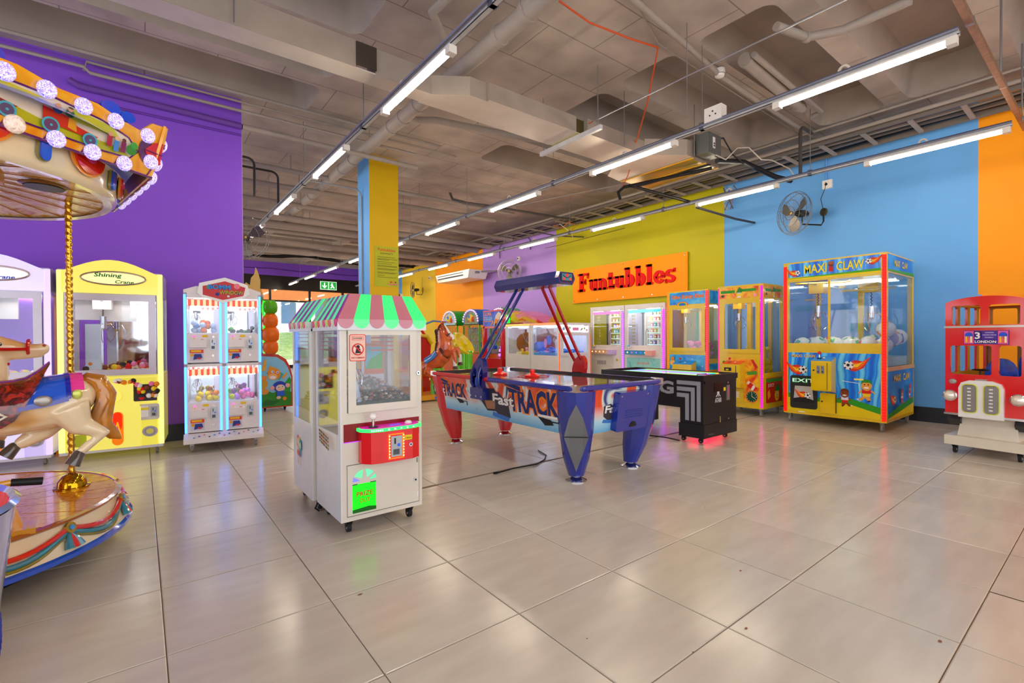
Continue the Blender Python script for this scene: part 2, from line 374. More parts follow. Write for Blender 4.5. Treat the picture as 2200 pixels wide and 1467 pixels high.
def arc(c, r, a0, a1, ax, n=5):      # quarter bends
    o = []
    for i in range(n+1):
        t = math.radians(a0+(a1-a0)*i/n); u, v = r*math.cos(t), r*math.sin(t)
        o.append((c[0]+u, c[1]+v, c[2]) if ax == 'z' else (c[0]+u, c[1], c[2]+v) if ax == 'y' else (c[0], c[1]+u, c[2]+v))
    return o
# big waste pipe running away from the camera under the slab
pipe('waste_pipe', 'fat grey waste pipe running beside the left lamp rail past the pillar', [(2.56,-1.2,3.93),(2.56,5.0,3.93),(2.6,11.3,3.93)], .083,
     rings=[(2.56,.95,3.93),(2.56,1.35,3.93),(2.56,3.0,3.93),(2.56,3.4,3.93),(2.56,3.75,3.93),(2.56,5.2,3.93),(2.57,5.7,3.93),(2.57,6.6,3.93),(2.57,7.5,3.93),(2.58,8.4,3.93),(2.6,9.4,3.93)], clips=[(2.56,4.5,3.95),(2.57,7.0,3.95)])
pipe('waste_pipe', 'grey elbow pipe dropping into the fat waste pipe near the top edge', [(1.6,.35,4.05),(2.2,.62,4.05),(2.42,.72,4.05),(2.52,.85,3.98),(2.56,1.05,3.93)], .07, rings=[(2.3,.66,4.05),(2.53,.95,3.96)])
pipe('waste_pipe', 'grey branch pipe curving right from the fat waste pipe behind the duct', [(2.56,3.3,3.9),(2.75,3.4,3.95),(3.0,3.35,4.0),(4.3,3.15,4.03),(4.7,2.95,4.03)], .045, clips=[(3.6,3.26,4.04)])
pipe('conduit_pipe', 'grey pipe kinked out of the dark coffer above the duct', [(2.1,1.1,4.14),(2.1,1.12,4.08),(2.0,1.2,4.02),(1.95,1.5,3.98),(2.2,1.72,3.93)], .04)
# pipes on the ribs at right
pipe('rib_pipe', 'thin grey pipe along the rib from top centre to the wall tray', [(3.1,.42,4.08),(4.9,.6,4.08),(5.0,.62,4.08),(7.9,.66,4.06)], .028, clips=[])
pipe('rib_pipe', 'grey pipe crossing the coffer beside the first rib pipe', [(5.0,.22,4.1),(7.0,.3,4.1),(7.05,.42,4.1)], .03)
pipe('rib_pipe', 'thick grey pipe end hanging inside the coffer by the smoke detector', [(5.0,.32,4.1),(6.7,.42,4.1)], .065, rings=[(5.05,.32,4.1),(6.6,.42,4.1)])
pipe('sprinkler_pipe', 'bent grey pipe in the top right coffer', [(4.55,-.2,4.0),(4.95,-.3,4.0),(5.1,-.55,4.0),(5.1,-1.05,4.0)], .04, rings=[(4.95,-.3,4.0)])
# wall pipes over the purple wall
pw = wmat('#6a4a92')
pipe('wall_pipe', 'purple painted pipe along the top of the purple wall', [(-.62,YP-.05,3.87),(-.55,YP-.05,3.83),(.95,YP-.05,3.8)], .035, wmat('#7044a4'))
pipe('wall_pipe', 'grey continuation of the purple pipe beyond the purple wall end', [(.96,YP-.05,3.8),(3.4,YP+.1,3.85)], .035)
pipe('wall_pipe', 'thin purple conduit bending down the purple wall under the thick pipe', [(-.62,YP-.02,3.45)]+[(-.62,YP-.02,3.6)]+arc((-.52,YP-.02,3.6), .1, 180, 90, 'y')+[(.95,YP-.02,3.7)], .012, wmat('#6e3cae'))
pipe('wall_pipe', 'grey conduit along the slab edge above the purple wall', [(-3,YP-.15,4.0),(-.5,YP-.15,4.0),(-.45,YP-.15,3.95),(3.3,YP-.1,3.97)], .018)
pipe('wall_pipe', 'second grey conduit above the purple wall', [(-.5,YP-.1,3.98),(-.48,YP-.1,4.08),(1.0,YP-.1,4.08),(4.0,YP-.1,4.1)], .014)
pipe('wall_pipe', 'lowest grey conduit running from wall top towards the pillar', [(-3,YP-.25,4.1),(3.6,YP-.3,4.1)], .02)
# far services between purple wall and pillar
fp = [((.3,6.2,3.9),(6.5,6.2,3.9),.04),((0,6.9,3.8),(6.5,6.9,3.9),.05),((0,8.0,3.85),(8,8.2,3.85),.045),((0,9.0,3.8),(8,9.2,3.8),.07),((0,9.6,3.75),(8,9.9,3.8),.09),((.5,10.6,3.8),(8,10.7,3.85),.05),((0,11.6,3.75),(8.2,11.8,3.75),.08),((0,12.6,3.7),(8.2,12.8,3.75),.09)]
for i, (a, b, r) in enumerate(fp):
    pipe('cross_pipe', ['nearest','second','third','fourth','fifth','sixth','seventh','furthest'][i]+' grey pipe crossing the far ceiling behind the purple wall', [a, b], r, PG, clips=[(1.9+i*.3, a[1], a[2]), (4.2, a[1], a[2])])
m = M(); 
t = thing('cable_bundle', 'black sagging cable bundle across the far ceiling above the bulkhead', 'cable', (0,14.0,3.75))
for k in range(5): m.tube([(x*.5, .03*math.sin(x*1.3+k)+.05*k, .06*math.sin(x*.9)+.03*math.sin(x*2+k)) for x in range(17)], .022, BLACK, 5)
m.build('cable', t)
t = thing('bent_conduit', 'thin dark conduit bending down from the far ceiling left of the lamp rail', 'pipe', (.9,6.4,3.9), 0)
M().cyl((.1,0,0),(.1,0,.25),.006,STEEL,6).build('hanger', t); M().tube([(0,0,0),(.75,0,0)]+[(.75+.1*math.sin(a),0,-.1+.1*math.cos(a)) for a in (.4,.8,1.2,1.57)]+[(.85,0,-.6)], .018, mat('#3c3835'), 8).build('tube', t)
t = thing('bent_conduit', 'second thin dark conduit bending down beside the first', 'pipe', (.7,5.8,3.85), 0)
M().cyl((.1,0,0),(.1,0,.3),.006,STEEL,6).build('hanger', t); M().tube([(0,0,0),(.5,0,0)]+[(.5+.1*math.sin(a),0,-.1+.1*math.cos(a)) for a in (.4,.8,1.2,1.57)]+[(.6,0,-.55)], .018, mat('#3c3835'), 8).build('tube', t)
pipe('pillar_conduit', 'grey conduit bending down the blue side of the pillar', [(1.9,PY0+.28,3.62),(PX0-.2,PY0+.28,3.62)]+arc((PX0-.14,PY0+.28,3.5),.12,90,0,'y')+[(PX0-.02,PY0+.28,1.0)], .013, mat('#9a9a9c', .4))
pipe('hanging_conduit', 'dark pipe curving down from the slab right of the pillar', [(5.0,6.4,4.15),(5.0,6.3,4.0),(5.15,6.0,3.88),(5.5,5.8,3.84),(7.8,5.6,3.84)], .025, mat('#5a5350'), clips=[(6.2,5.7,3.84)])
pipe('conduit_pipe', 'white thin conduit line along the slab joint by the orange wire', [(2.9,.3,4.12),(4.08,.73,4.12),(8.0,.8,4.12)], .009, mat('#a69b92'))

# ---- ventilation duct with grille unit
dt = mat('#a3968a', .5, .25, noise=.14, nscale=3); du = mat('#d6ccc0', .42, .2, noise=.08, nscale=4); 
d = thing('ventilation_duct', 'long galvanised air duct crossing the ceiling over the lamp rails', 'duct', (-1.2, 1.9, 3.5))
def ductbox(x0, x1, y0, y1, z0, z1, nm='duct_section'):
    m = M(); X0, X1, Y0, Y1, Z0, Z1 = x0+1.2, x1+1.2, y0-1.9, y1-1.9, z0-3.5, z1-3.5
    m.hexa([(X0,Y0,Z0),(X1,Y0,Z0),(X1,Y1,Z0),(X0,Y1,Z0),(X0,Y0,Z1),(X1,Y0,Z1),(X1,Y1,Z1),(X0,Y1,Z1)], dt)
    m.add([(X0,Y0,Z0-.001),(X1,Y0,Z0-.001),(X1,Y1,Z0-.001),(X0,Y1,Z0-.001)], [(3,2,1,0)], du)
    return m.build(nm, d, 0)
ductbox(-1.2, 1.42, 1.88, 2.1, 3.5, 3.73); ductbox(1.6, 2.16, 1.9, 2.1, 3.5, 3.73)
m = M().box((2.62,-.03,.02),(2.8,-.02,.22), mat('#3d342a', .6)).box((2.62,0,.0),(2.8,.2,.012), du).box((2.62,0,.2),(2.8,.2,.23), dt); m.build('open_damper', d, 0)
# transition and right run
m = M(); X = 1.2; Y = -1.9; Z = -3.5
a = [(2.16,1.9),(2.46,1.7),(2.66,1.7),(2.66,2.12),(2.12,2.12)]
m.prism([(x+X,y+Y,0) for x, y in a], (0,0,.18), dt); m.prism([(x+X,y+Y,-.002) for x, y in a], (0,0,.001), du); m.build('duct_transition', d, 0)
ductbox(2.66, 3.86, 1.66, 2.13, 3.5, 3.67)
m = M().box((5.06,-.22,.01),(5.2,-.2,.16), mat('#4a4220', .4)).box((5.06,-.22,.0),(5.2,.22,.008), mat('#d8cfa8')); m.build('open_damper', d, 0)
ductbox(4.0, 5.05, 1.62, 2.13, 3.5, 3.67)
m = M(); a = [(5.05,1.62),(5.5,1.3),(5.62,1.3),(5.62,2.5),(5.3,2.45),(5.05,2.13)]
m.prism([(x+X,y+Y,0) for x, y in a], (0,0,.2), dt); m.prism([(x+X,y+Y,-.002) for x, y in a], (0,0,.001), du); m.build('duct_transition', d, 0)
du_lime_reflection = mat('#b8a860', .3, .6, noise=.05)  # galvanised underside with the lime wall's reflection painted into its colour
m = M().box((5.62+X,1.32+Y,.0),(6.3+X,2.48+Y,.24), dt).box((5.66+X,1.34+Y,-.004),(6.28+X,2.46+Y,.0), du_lime_reflection).box((6.02+X,1.3+Y,-.02),(6.06+X,2.5+Y,.0), BLACK); m.build('grille_box', d, 0)
m = M()
for i in range(3): m.box((5.64+i*.3+X, 1.3+Y, -.012), (5.66+i*.3+X, 2.5+Y, .0), mat('#d6a224', .4))
m.build('grille_rail', d, 0)
for (x, y0, y1) in ((3.93, 1.35, 2.35),):
    M().box((x+X-.02,y0+Y,-.06),(x+X+.02,y1+Y,-.012), GALV).build('hanger_channel', d, 0)
    for y in (y0+.05, y1-.05): M().cyl((x+X,y+Y,-.03),(x+X,y+Y,.65), .006, STEEL, 6).build('threaded_rod', d)
for (x, y) in ((.5,1.84),(4.6,1.58),(5.6,1.26)): M().cyl((x+X,y+Y,0),(x+X,y+Y,.65), .006, STEEL, 6).build('threaded_rod', d)
t = thing('electrical_box', 'grey metal control box on the end of the air duct', 'box', (5.66,1.1,3.52))
M().box((0,0,0),(.3,.17,.26), mat('#6d706e', .4, .4)).build('enclosure', t, 0)
M().box((.1,-.006,.07),(.15,0,.21), WHITE).box((.112,-.009,.09),(.138,-.006,.11), BLACK).box((.112,-.009,.12),(.138,-.006,.14), BLACK).build('switch', t, 0)
M().tube([(.3,.05,.24),(.45,.05,.3),(.6,0,.1),(.8,-.05,.0)], .01, BLACK, 6).build('cable', t)
t = thing('loose_cable', 'white cable looping from the control box to the black cable arm', 'cable', (5.8,1.08,3.5))
M().tube([(0,0,0),(.15,-.05,-.04),(.35,-.1,.14),(.55,-.15,.18),(.8,-.2,.06),(1.0,-.25,.08),(1.3,-.35,0),(1.42,-.36,-.06)], .008, mat('#c9bfb4'), 6).build('wire', t)
t = thing('cable_bundle', 'black cable arm reaching from the grille box to the wall', 'cable', (5.95,1.15,3.48))
M().tube([(0,0,0),(.6,-.05,.1),(1.2,-.2,-.02),(1.5,-.3,-.05)], .035, BLACK, 8).build('bundle', t)
t = thing('refrigerant_hose', 'black insulated hose along the grille box to the lamp rail', 'hose', (5.95,1.28,3.44))
M().tube([(.1,0,0),(-.25,1.2,-.02),(-.2,1.35,-.05),(-.1,1.4,-.12)], .025, BLACK, 8).tube([(-.25,1.1,-.02),(.4,1.0,-.06),(1.0,.85,-.12)], .025, BLACK, 8).tube([(1.05,.8,-.2),(1.9,.6,-.3),(2.35,.5,-.32)], .02, mat('#3d3a44'), 8).build('hose', t)
t = thing('orange_wire', 'orange extension wire strung from the ceiling down to the lamp rail', 'cable', (2.7,.85,4.1))
M().tube([(0,0,.0),(.5,-.01,-.06),(1.0,-.06,-.04),(1.38,-.12,-.02)], .009, mat('#d4541c', .5), 6).tube([(1.38,-.12,-.02),(1.7,.25,-.35),(2.2,.8,-.5),(2.75,1.35,-.62),(3.1,1.78,-.68)], .008, mat('#d4541c', .5), 6).build('wire', t)
t = thing('steel_wire', 'straight steel catenary wire crossing below the ribs', 'wire', (4.02,1.55,3.62))
M().cyl((0,0,0),(.0,-3.3,0),.007, STEEL, 6).cyl((0,0,0),(0,.5,-.02),.006, mat('#b4562a'), 6).build('wire', t)
M().cyl((0,-1.18,0),(0,-1.18,-.37),.004, STEEL, 5).cyl((0,-1.18,0),(0,-1.18,.5),.005, STEEL, 5).build('drop_wire', t)

# ---- cable tray along the coloured wall
t = thing('cable_tray', 'long ladder cable tray fixed above the coloured wall', 'cable tray', (7.55,-7,3.86))
tr = mat('#7d736b', .5, .3)
M().box((0,0,.0),(.03,24,.07), tr).build('side_rail', t, 0); M().box((.62,0,.0),(.65,24,.07), tr).build('side_rail', t, 0)
r0 = M().box((.03,0,.005),(.62,.05,.03), mat('#a89c8e', .5)).build('rung', t, 0)
for i in range(1, 47):
    o = r0.copy(); C.objects.link(o); o.parent = t; o.location = (0, i*.5, 0)
m = M()
for k in range(7):
    m.tube([(.08+k*.075+.015*math.sin(i*1.1+k*2), i*.6, .05+.012*math.sin(i*.8+k)) for i in range(41)], .014 if k % 2 else .022, [BLACK, mat('#5d534d'), mat('#8b8079')][k % 3], 5)
m.build('cable_run', t)
pipe('tray_conduit', 'grey conduit running along the front of the cable tray', [(7.48,-6,3.92),(7.48,9,3.92),(7.4,14,3.9)], .025)
pipe('tray_conduit', 'thin grey conduit above the tray conduit', [(7.42,-6,4.03),(7.42,2,4.03),(7.36,3.5,4.1),(6.0,8,4.08)], .016)
pipe('drop_conduit', 'dark curved conduit dropping from the tray to the right lamp rail', [(7.38,.55,4.0)]+arc((7.1,.55,3.9),.1,90,180,'y')+[(7.0,.55,3.34)], .022, mat('#4c4744'))
pipe('drop_conduit', 'thin blue painted conduit down to the wall socket', [(WX-.015,.7,4.0),(WX-.015,.7,3.57)], .012, BLU)
pipe('wall_pipe', 'purple conduit loop high on the lilac wall', [(WX-.03,9.2,3.5),(WX-.03,9.2,3.8),(WX-.03,9.1,3.9),(WX-.03,7.9,3.9),(WX-.03,7.8,3.8),(WX-.03,7.8,3.55)], .014, mat('#6b5f78'))
pipe('wall_pipe', 'thin cable line along the lime wall below the tray', [(WX-.012,4.6,3.55),(WX-.012,6.7,3.5),(WX-.012,7.2,3.5)], .007, mat('#6d6a30'))
# painted over loose cables
t = thing('loose_cable', 'orange and white loose cables hanging out of the tray above the lime wall', 'cable', (7.7,6.2,3.82))
M().tube([(0,0,0),(.05,-.25,-.1),(0,-.5,-.02),(.1,-.7,-.12),(.05,-.55,-.2)], .01, mat('#c96a2a'), 6).tube([(0,-.2,0),(.1,-.5,-.25),(.3,-.35,-.35)], .008, mat('#ddd2c0'), 6).tube([(0,.6,-.05),(.3,.2,-.18),(.5,-.5,-.3)], .016, mat('#4b4338'), 6).build('wire', t)
t = thing('cable_knot', 'tangle of cables where the blue and lime wall colours meet', 'cable', (WX-.15,2.2,3.72))
for k in range(4): 
    M().tube([(0,k*.06-.1,.1),(.05,k*.08-.2,-.05),(.02,.1*math.sin(k*2),-.16),(.08,.1-k*.05,-.28)], .01, [mat('#7a5a4a'), mat('#b9aea2'), mat('#8c6f9a'), mat('#5b5048')][k], 6).build('wire', t)

# ---- lamp rails, batten lamps
ring = mat('#d8d0c4', .35)
def rail(X, ya, yb, z, label, drops):
    t = thing('lamp_rail', label, 'rail', (X, ya, z))
    L_ = yb-ya
    M().box((-.021,0,0),(.021,L_,.006), GALV).box((-.021,0,0),(-.018,L_,.036), GALV).box((.018,0,0),(.021,L_,.036), GALV).build('channel', t, 0)
    M().tube([(-.045,0,.03),(-.045,L_,.03)], .009, mat('#8e93a8', .4, .4), 6).tube([(-.028,0,.045),(-.028,L_,.045)], .009, mat('#5f6580', .4, .4), 6).build('conduit', t)
    for y in drops:
        if ya < y < yb:
            M().cyl((0,y-ya,.03),(0,y-ya,ZC-z), .0045, STEEL, 6).build('suspension_wire', t); M().box((-.03,y-ya-.02,.0),(.03,y-ya+.02,.07), mat('#6b6f80',.4,.5)).build('bracket', t, 0)
    return t
rA = rail(4.5, -1.45, 17.6, 3.28, 'middle galvanised lamp rail passing behind the pillar', [-.9+1.117*k*2+1.4 for k in range(9)])
rB = rail(6.92, -1.45, 17.2, 3.28, 'right galvanised lamp rail in front of the coloured wall', [-.9+2.235*k+1.3 for k in range(9)])
rC = rail(1.73, -4, 12.2, 3.28, 'left galvanised lamp rail towards the purple wall', [-.9+2.235*k+1.2 for k in range(6)])
LM = mat('#ffe9c8', .5, em=TUBE, emcol='#ffeed6')
def lamp_proto():
    t = thing('batten_lamp', 'x', 'lamp', (0,0,0))
    M().box((-.032,0,-.016),(.032,1.24,0), mat('#e8e2d8', .4)).build('housing', t, 0)
    M().tube([(0,.06,-.03),(0,1.18,-.03)], .023, LM, 10).build('diffuser', t)
    for y in (0, 1.18): M().box((-.032,y,-.058),(.032,y+.06,-.016), mat('#e8e2d8', .4)).build('end_cap', t, 0)
    return t
lp = lamp_proto(); first = True; ordn = ['first','second','third','fourth','fifth','sixth','seventh','eighth','ninth']
for X, nm, ks in ((4.5,'middle',range(0,9)),(6.92,'right',range(0,8)),(1.73,'left',range(-1,6))):
    for i, k in enumerate(ks):
        o = lp if first else copy_tree(lp); first = False
        o.location = (X, -1.44+2.235*k, 3.28)
        i2 = i if nm != 'left' else i-1
        o['label'] = ('glowing batten lamp, %s from the camera on the %s lamp rail' % (ordn[i2], nm)) if i2 >= 0 else 'batten lamp on the left rail just above the picture edge'
        o['group'] = 'batten lamps on the ceiling rails'
rg = None; k = 0
for X, y in ((4.5,-.75),(4.5,1.5),(4.5,3.75),(4.5,6.0),(6.92,-.75),(6.92,1.5),(6.92,3.7),(6.92,6.0),(1.73,1.65),(1.73,3.9),(1.73,6.1)):
    if rg is None:
        rg = M().lathe([(.028,-.008),(.045,-.008),(.045,.008),(.028,.008),(.028,-.008)], (0,0,.05), ring, 16, 'x').box((-.006,-.012,.0),(.006,.012,.03), ring).build('cable_hook'); o = rg
    else: o = rg.copy(); C.objects.link(o)
    o.location = (X, y, 3.29); nm = {4.5:'middle',6.92:'right',1.73:'left'}[X]
    tag(o, 'round clear cable hook on the %s lamp rail, %s from the camera' % (nm, ordn[[a for a in ((-.75,1.5,3.75,6.0) if X == 4.5 else (-.75,1.5,3.7,6.0) if X == 6.92 else (1.65,3.9,6.1))].index(y)]), 'hook', 'round hooks on the lamp rails')
t = thing('support_channel', 'rusty galvanised channel crossing both lamp rails at the right', 'beam', (3.6,-1.5,3.33))
M().box((0,-.02,0),(3.75,.02,.045), mat('#a3816a', .45, .6, noise=.25, nscale=18)).build('channel', t, 0)
M().box((.9,-.024,-.003),(.93,.024,.048), STEEL).box((2.3,-.024,-.003),(2.33,.024,.048), STEEL).build('clamp', t, 0)
for x in (.6, 2.2, 3.5): M().cyl((x,0,.04),(x,0,ZC-3.33), .008, STEEL, 6).build('threaded_rod', t)
t = thing('end_channel', 'short grey channel at the right end of the right rail', 'beam', (7.0,-1.62,3.3)); M().box((-.1,-.6,0),(-.04,.1,.05), mat('#8a8f96',.4,.6)).build('channel', t, 0)
def socket(loc, label, plug=True, w_=.1):
    t = thing('wall_socket', label, 'socket', loc)
    M().box((-.05,-w_/2,-w_/2),(0,w_/2,w_/2), WHITE).build('cover', t, 0)
    if plug: M().sph((-.06,0.01,0), .022, BLACK, 8, .7).build('plug', t)
    else:
        m = M()
        for a, b in ((0,.02),(-.02,-.012),(.02,-.012)): m.cyl((-.0505,a,b),(-.0525,a,b), .006, BLACK, 8)
        m.build('pin_hole', t)
    return t
socket((WX,.68,3.5), 'white wall socket with black plug on the blue wall above the fan', True, .13)
socket((WX,8.3,3.37), 'white wall socket on the lilac wall above the fan', True)
socket((WX,13.5,3.35), 'white wall socket on the far yellow wall', True)
t = thing('wall_socket', 'white three pin socket box hanging on the middle lamp rail', 'socket', (4.5,.36,3.31))
M().box((-.05,-.09,0),(.05,.09,.15), WHITE).build('cover', t, 0)
m = M()
for a, b in ((0,.1),(-.03,.065),(.03,.065)): m.cyl((-.0505,a,b),(-.053,a,b), .008, BLACK, 8)
m.build('pin_hole', t)
t = thing('wall_socket', 'small white socket box on the middle rail beyond the pillar', 'socket', (4.5,9.0,3.3)); M().box((-.05,-.07,.03),(.05,.07,.2), WHITE).build('cover', t, 0)
t = thing('smoke_detector', 'round white smoke detector under the rib near the hanging socket', 'smoke detector', (5.04,.61,4.06))
M().lathe([(.0,.07),(.055,.07),(.06,.02),(.045,-.01),(.0,-.02)], (0,0,0), WHITE, 20).build('cap', t); M().lathe([(.05,.008),(.062,.012),(.05,.02)], (0,0,0), mat('#6b625a'), 20).build('slot_ring', t)

# ---- exit sign, air conditioner, wall fans, camera
t = thing('exit_sign', 'green exit sign with arrow and running figure on the dark fascia', 'sign', (6.15,YB-.0,3.36))
f = Face((0,0,0),(1,0,0),(0,0,1)); GRN = mat('#1f9a3a', .4, em=.6); WH = mat('#f2fff2', .4, em=.9)
m = M(); f.rect(m,-.33,-.17,.33,.17,0,.04,mat('#d6f0d6',.4,em=.6)); m.build('frame', t, 0)
m = M(); f.rect(m,-.31,-.15,-.02,.15,.04,.044,GRN); f.rect(m,.02,-.15,.31,.15,.04,.044,GRN); m.build('panel', t, 0)
m = M(); f.rect(m,-.185,-.02,-.145,.11,.045,.047,WH); f.poly(m,[(-.27,-.0),(-.165,-.12),(-.06,-.0),(-.11,-.0),(-.165,-.055),(-.22,-.0)],.045,WH); f.disc(m,.14,.09,.025,.045,WH)
f.poly(m,[(.1,.06),(.17,.05),(.2,-.02),(.25,-.1),(.2,-.1),(.16,-.04),(.12,-.1),(.06,-.1),(.12,-.04),(.13,.01),(.08,.0)],.045,WH); m.build('pictogram', t, 0)
t = thing('air_conditioner', 'white air conditioner hanging before the orange and lilac wall bands', 'air conditioner', (7.5,9.55,2.92))
ACW = mat('#f1ece2', .3)
M().hexa([(0,.1,0),(.62,.1,.0),(.62,1.9,.0),(0,1.9,.0),(-.02,0,.24),(.66,0,.24),(.66,2.0,.24),(-.02,2.0,.24)], ACW).build('casing', t, 0)
M().box((-.025,.35,.085),(0,1.85,.12), BLACK).box((-.03,.35,.17),(-.01,1.85,.19), BLACK).build('air_slot', t, 0)
M().box((-.022,.33,.125),(-.004,1.87,.165), mat('#fbf8f2',.3)).build('louvre', t, 0); M().box((.2,-.004,.14),(.34,.05,.2), GREY).build('badge', t, 0)
M().cyl((.4,0,.2),(.82,-.3,.22),.02, GREY, 8).build('drain_pipe', t)
def fan(loc, rz, label, r=.25, arm=(.35,0,-.05), cable=True):
    t = thing('wall_fan', label, 'fan', loc, rz, 'wall fans')           # cage faces local -x
    cg = mat('#8d867e', .3, .7); m = M()
    for i in range(36):
        a = 2*PI*i/36; c, s = math.cos(a), math.sin(a)
        m.tube([(-.075,c*.03,s*.03),(-.075,c*r*.6,s*r*.6),(-.05,c*r*.93,s*r*.93),(0,c*r,s*r),(.05,c*r*.9,s*r*.9),(.07,c*.08,s*.08)], .0017, cg, 4)
    for rr, x in ((r,0),(r*.6,-.075),(r*.93,-.05),(r*.9,.05),(r*.3,-.076)): m.lathe([(rr-.003,x-.003),(rr+.003,x-.003),(rr+.003,x+.003),(rr-.003,x+.003),(rr-.003,x-.003)], (0,0,0), cg, 32, 'x')
    m.build('cage', t)
    m = M()
    for k in range(3):
        a = 2*PI*k/3+.5; P = []
        for (rad, w_, tw) in ((.04,.25,-.02),(.12,.42,-.03),(.19,.45,-.03),(r*.86,.25,-.015)):
            for sg in (-1, 1): P.append((tw*sg, rad*math.cos(a+sg*w_), rad*math.sin(a+sg*w_)))
        m.add(P, [(0,1,3,2),(2,3,5,4),(4,5,7,6)], mat('#6f6a64', .35, .5))
        m.add([(x+.003,y,z) for x,y,z in P], [(2,3,1,0),(4,5,3,2),(6,7,5,4)], mat('#6f6a64', .35, .5))
    m.build('blade', t); M().sph((-.05,0,0),.035,mat('#b89a58',.3,.7),12,.6).build('hub', t)
    M().tube([(.05,0,0),(.09,0,.0),(.2,0,.01),(.24,0,0)], [.05,.06,.05,.03], mat('#2c2723', .3), 14).build('motor', t)
    bx, by, bz = arm
    M().tube([(.14,0,-.05),(.14,0,-.16),(bx-.06,by,-.2),(bx-.02,by,-.14),(bx-.02,by,.0)], .012, BLACK, 8).build('arm', t)
    M().cyl((bx-.03,by,0),(bx,by,0),.06, mat('#5a5038',.4,.5), 16).build('wall_plate', t)
    if cable: M().tube([(bx-.03,by,.05),(bx-.05,by+.02,.2),(bx-.03,by-.04,.35),(bx-.02,by-.04,.44)], .005, BLACK, 5).build('cable', t)
    return t
fan((7.93,1.0,3.06), -28, 'large wall fan on the blue wall beside the socket', .33, (.4,-.15,0))
fan((7.95,8.25,2.98), 38, 'wall fan on the lilac wall behind the score beam', .33, (.42,-.18,0))
fan((7.95,14.15,2.95), -30, 'wall fan on the far yellow wall left of the air conditioner', .3, (.4,-.3,0))
t = fan((1.1,5.35,2.58), 75, 'wall fan half hidden behind the purple wall end', .3, (.2,0,0), False)
t = thing('security_camera', 'small dark camera on the far blue wall strip', 'camera', (WX,15.9,2.9)); M().box((-.12,-.05,-.05),(0,.05,.05), WHITE).build('mount', t, 0); M().cyl((-.12,0,0),(-.2,0,-.02),.045,BLACK,12).build('lens', t)

# ---- company sign with raised slab letters
sg = thing('shop_sign', 'orange acrylic board with raised red shop name on the lime wall', 'sign', (WX-.03, 6.17, 1.99), -90)
f = Face((0,0,0),(1,0,0),(0,0,1)); SW, SH = 3.11, .82
m = M(); f.rect(m,0,0,SW,SH,-.0,.02,dull(mat('#ff9a02', .25, noise=.01))); m.build('board', sg, 0)
m = M()
for u in (.05, .8, 1.55, 2.3, SW-.05):
    for v in (.05, SH-.05): f.disc(m,u,v,.013,.02,CHROME,None,10,.006)
m.build('screw', sg)
RL = dull(mat('#e00006', .3), .12)
def slab_letter(ch, x, h, s=1):
    m = M(); S = .085; D0, D1 = .02, .05
    def R(a, b, c, d): f.rect(m, x+a, v0+b, x+c, v0+d, D0, D1, RL)
    def A(cx, cy, r, a0, a1, w_=S, ry=None):
        ry = ry or r; k = 12; o = [(x+cx+(r)*math.cos(math.radians(a0+(a1-a0)*i/k)), v0+cy+ry*math.sin(math.radians(a0+(a1-a0)*i/k))) for i in range(k+1)]
        q = [(x+cx+(r-w_)*math.cos(math.radians(a0+(a1-a0)*i/k)), v0+cy+(ry-w_*.55)*math.sin(math.radians(a0+(a1-a0)*i/k))) for i in range(k+1)]
        for i in range(k): f.poly(m, [o[i], o[i+1], q[i+1], q[i]], D0, RL, D1-D0)
    v0 = h; xh = .26
    if ch == 'F': R(.05,0,.17,.43); R(0,0,.22,.055); R(0,.38,.34,.43); R(.29,.3,.34,.4); R(.1,.19,.25,.25); R(.22,.16,.26,.29)
    if ch == 'u': R(.03,.08,.125,xh); R(0,xh-.045,.125,xh); A(.14,.09,.11,180,300,.095,.09); R(.165,.0,.255,xh); R(.145,xh-.045,.255,xh); R(.165,0,.29,.05)
    if ch == 'n': R(.03,0,.12,xh); R(0,0,.145,.045); R(0,xh-.045,.12,xh); A(.145,xh-.1,.11,0,120,.095,.1); R(.165,0,.255,xh-.1); R(.15,0,.285,.045)
    if ch == 't': R(.04,.03,.145,.36); R(0,xh-.05,.2,xh); R(.05,0,.2,.06); R(.15,.02,.2,.1)
    if ch == 'b': R(.03,0,.135,.42); R(0,.37,.135,.42); A(.14,.135,.13,-90,90,.1,.135); R(.1,0,.15,.05); R(.1,xh-.05,.15,xh)
    if ch == 'l': R(.03,0,.14,.42); R(0,.37,.14,.42); R(0,0,.175,.05)
    if ch == 'e': A(.14,.135,.14,0,330,.1,.135); R(.06,.11,.27,.15)
    if ch == 's': A(.12,.19,.115,20,270,.085,.075); A(.12,.075,.115,-160,90,.085,.078); R(.19,.2,.23,.28); R(.0,-.01,.04,.08)
    return m.build('letter', sg, 30)
x = .2
for ch, wd in zip('Funtubbles', (.36,.29,.29,.21,.29,.29,.29,.19,.29,.25)):
    slab_letter(ch, x, .26); x += wd*.97
# indemnity notice on the pillar
t = thing('indemnity_notice', 'green indemnity notice with small print on the yellow pillar side', 'notice', (PX0, PY0-.001, 0))
f = Face((0,0,0),(1,0,0),(0,0,1)); m = M(); f.rect(m,.08,2.02,.495,2.68,0,.004,mat('#b5b800', .35)); m.build('sheet', t, 0)
m = M(); f.text(m,'Funtubbles',.29,2.6,.05,.0045,mat('#d8360c'),.3,off=.02); f.text(m,'INDEMNITY',.29,2.55,.027,.0045,BLACK,.22); m.build('heading', t, 0)
m = M(); IK = mat('#5c5a10', .6)
for i, (v, b) in enumerate(((2.5,.3),(2.47,.34),(2.455,.2),(2.42,.3),(2.39,.25),(2.36,.34),(2.345,.34),(2.31,.34),(2.295,.3),(2.25,.34),(2.235,.3),(2.2,.12),(2.17,.32))): f.rect(m,.13,v,.13+b,v+.007,.004,.0048,IK)
m.build('small_print', t, 0)
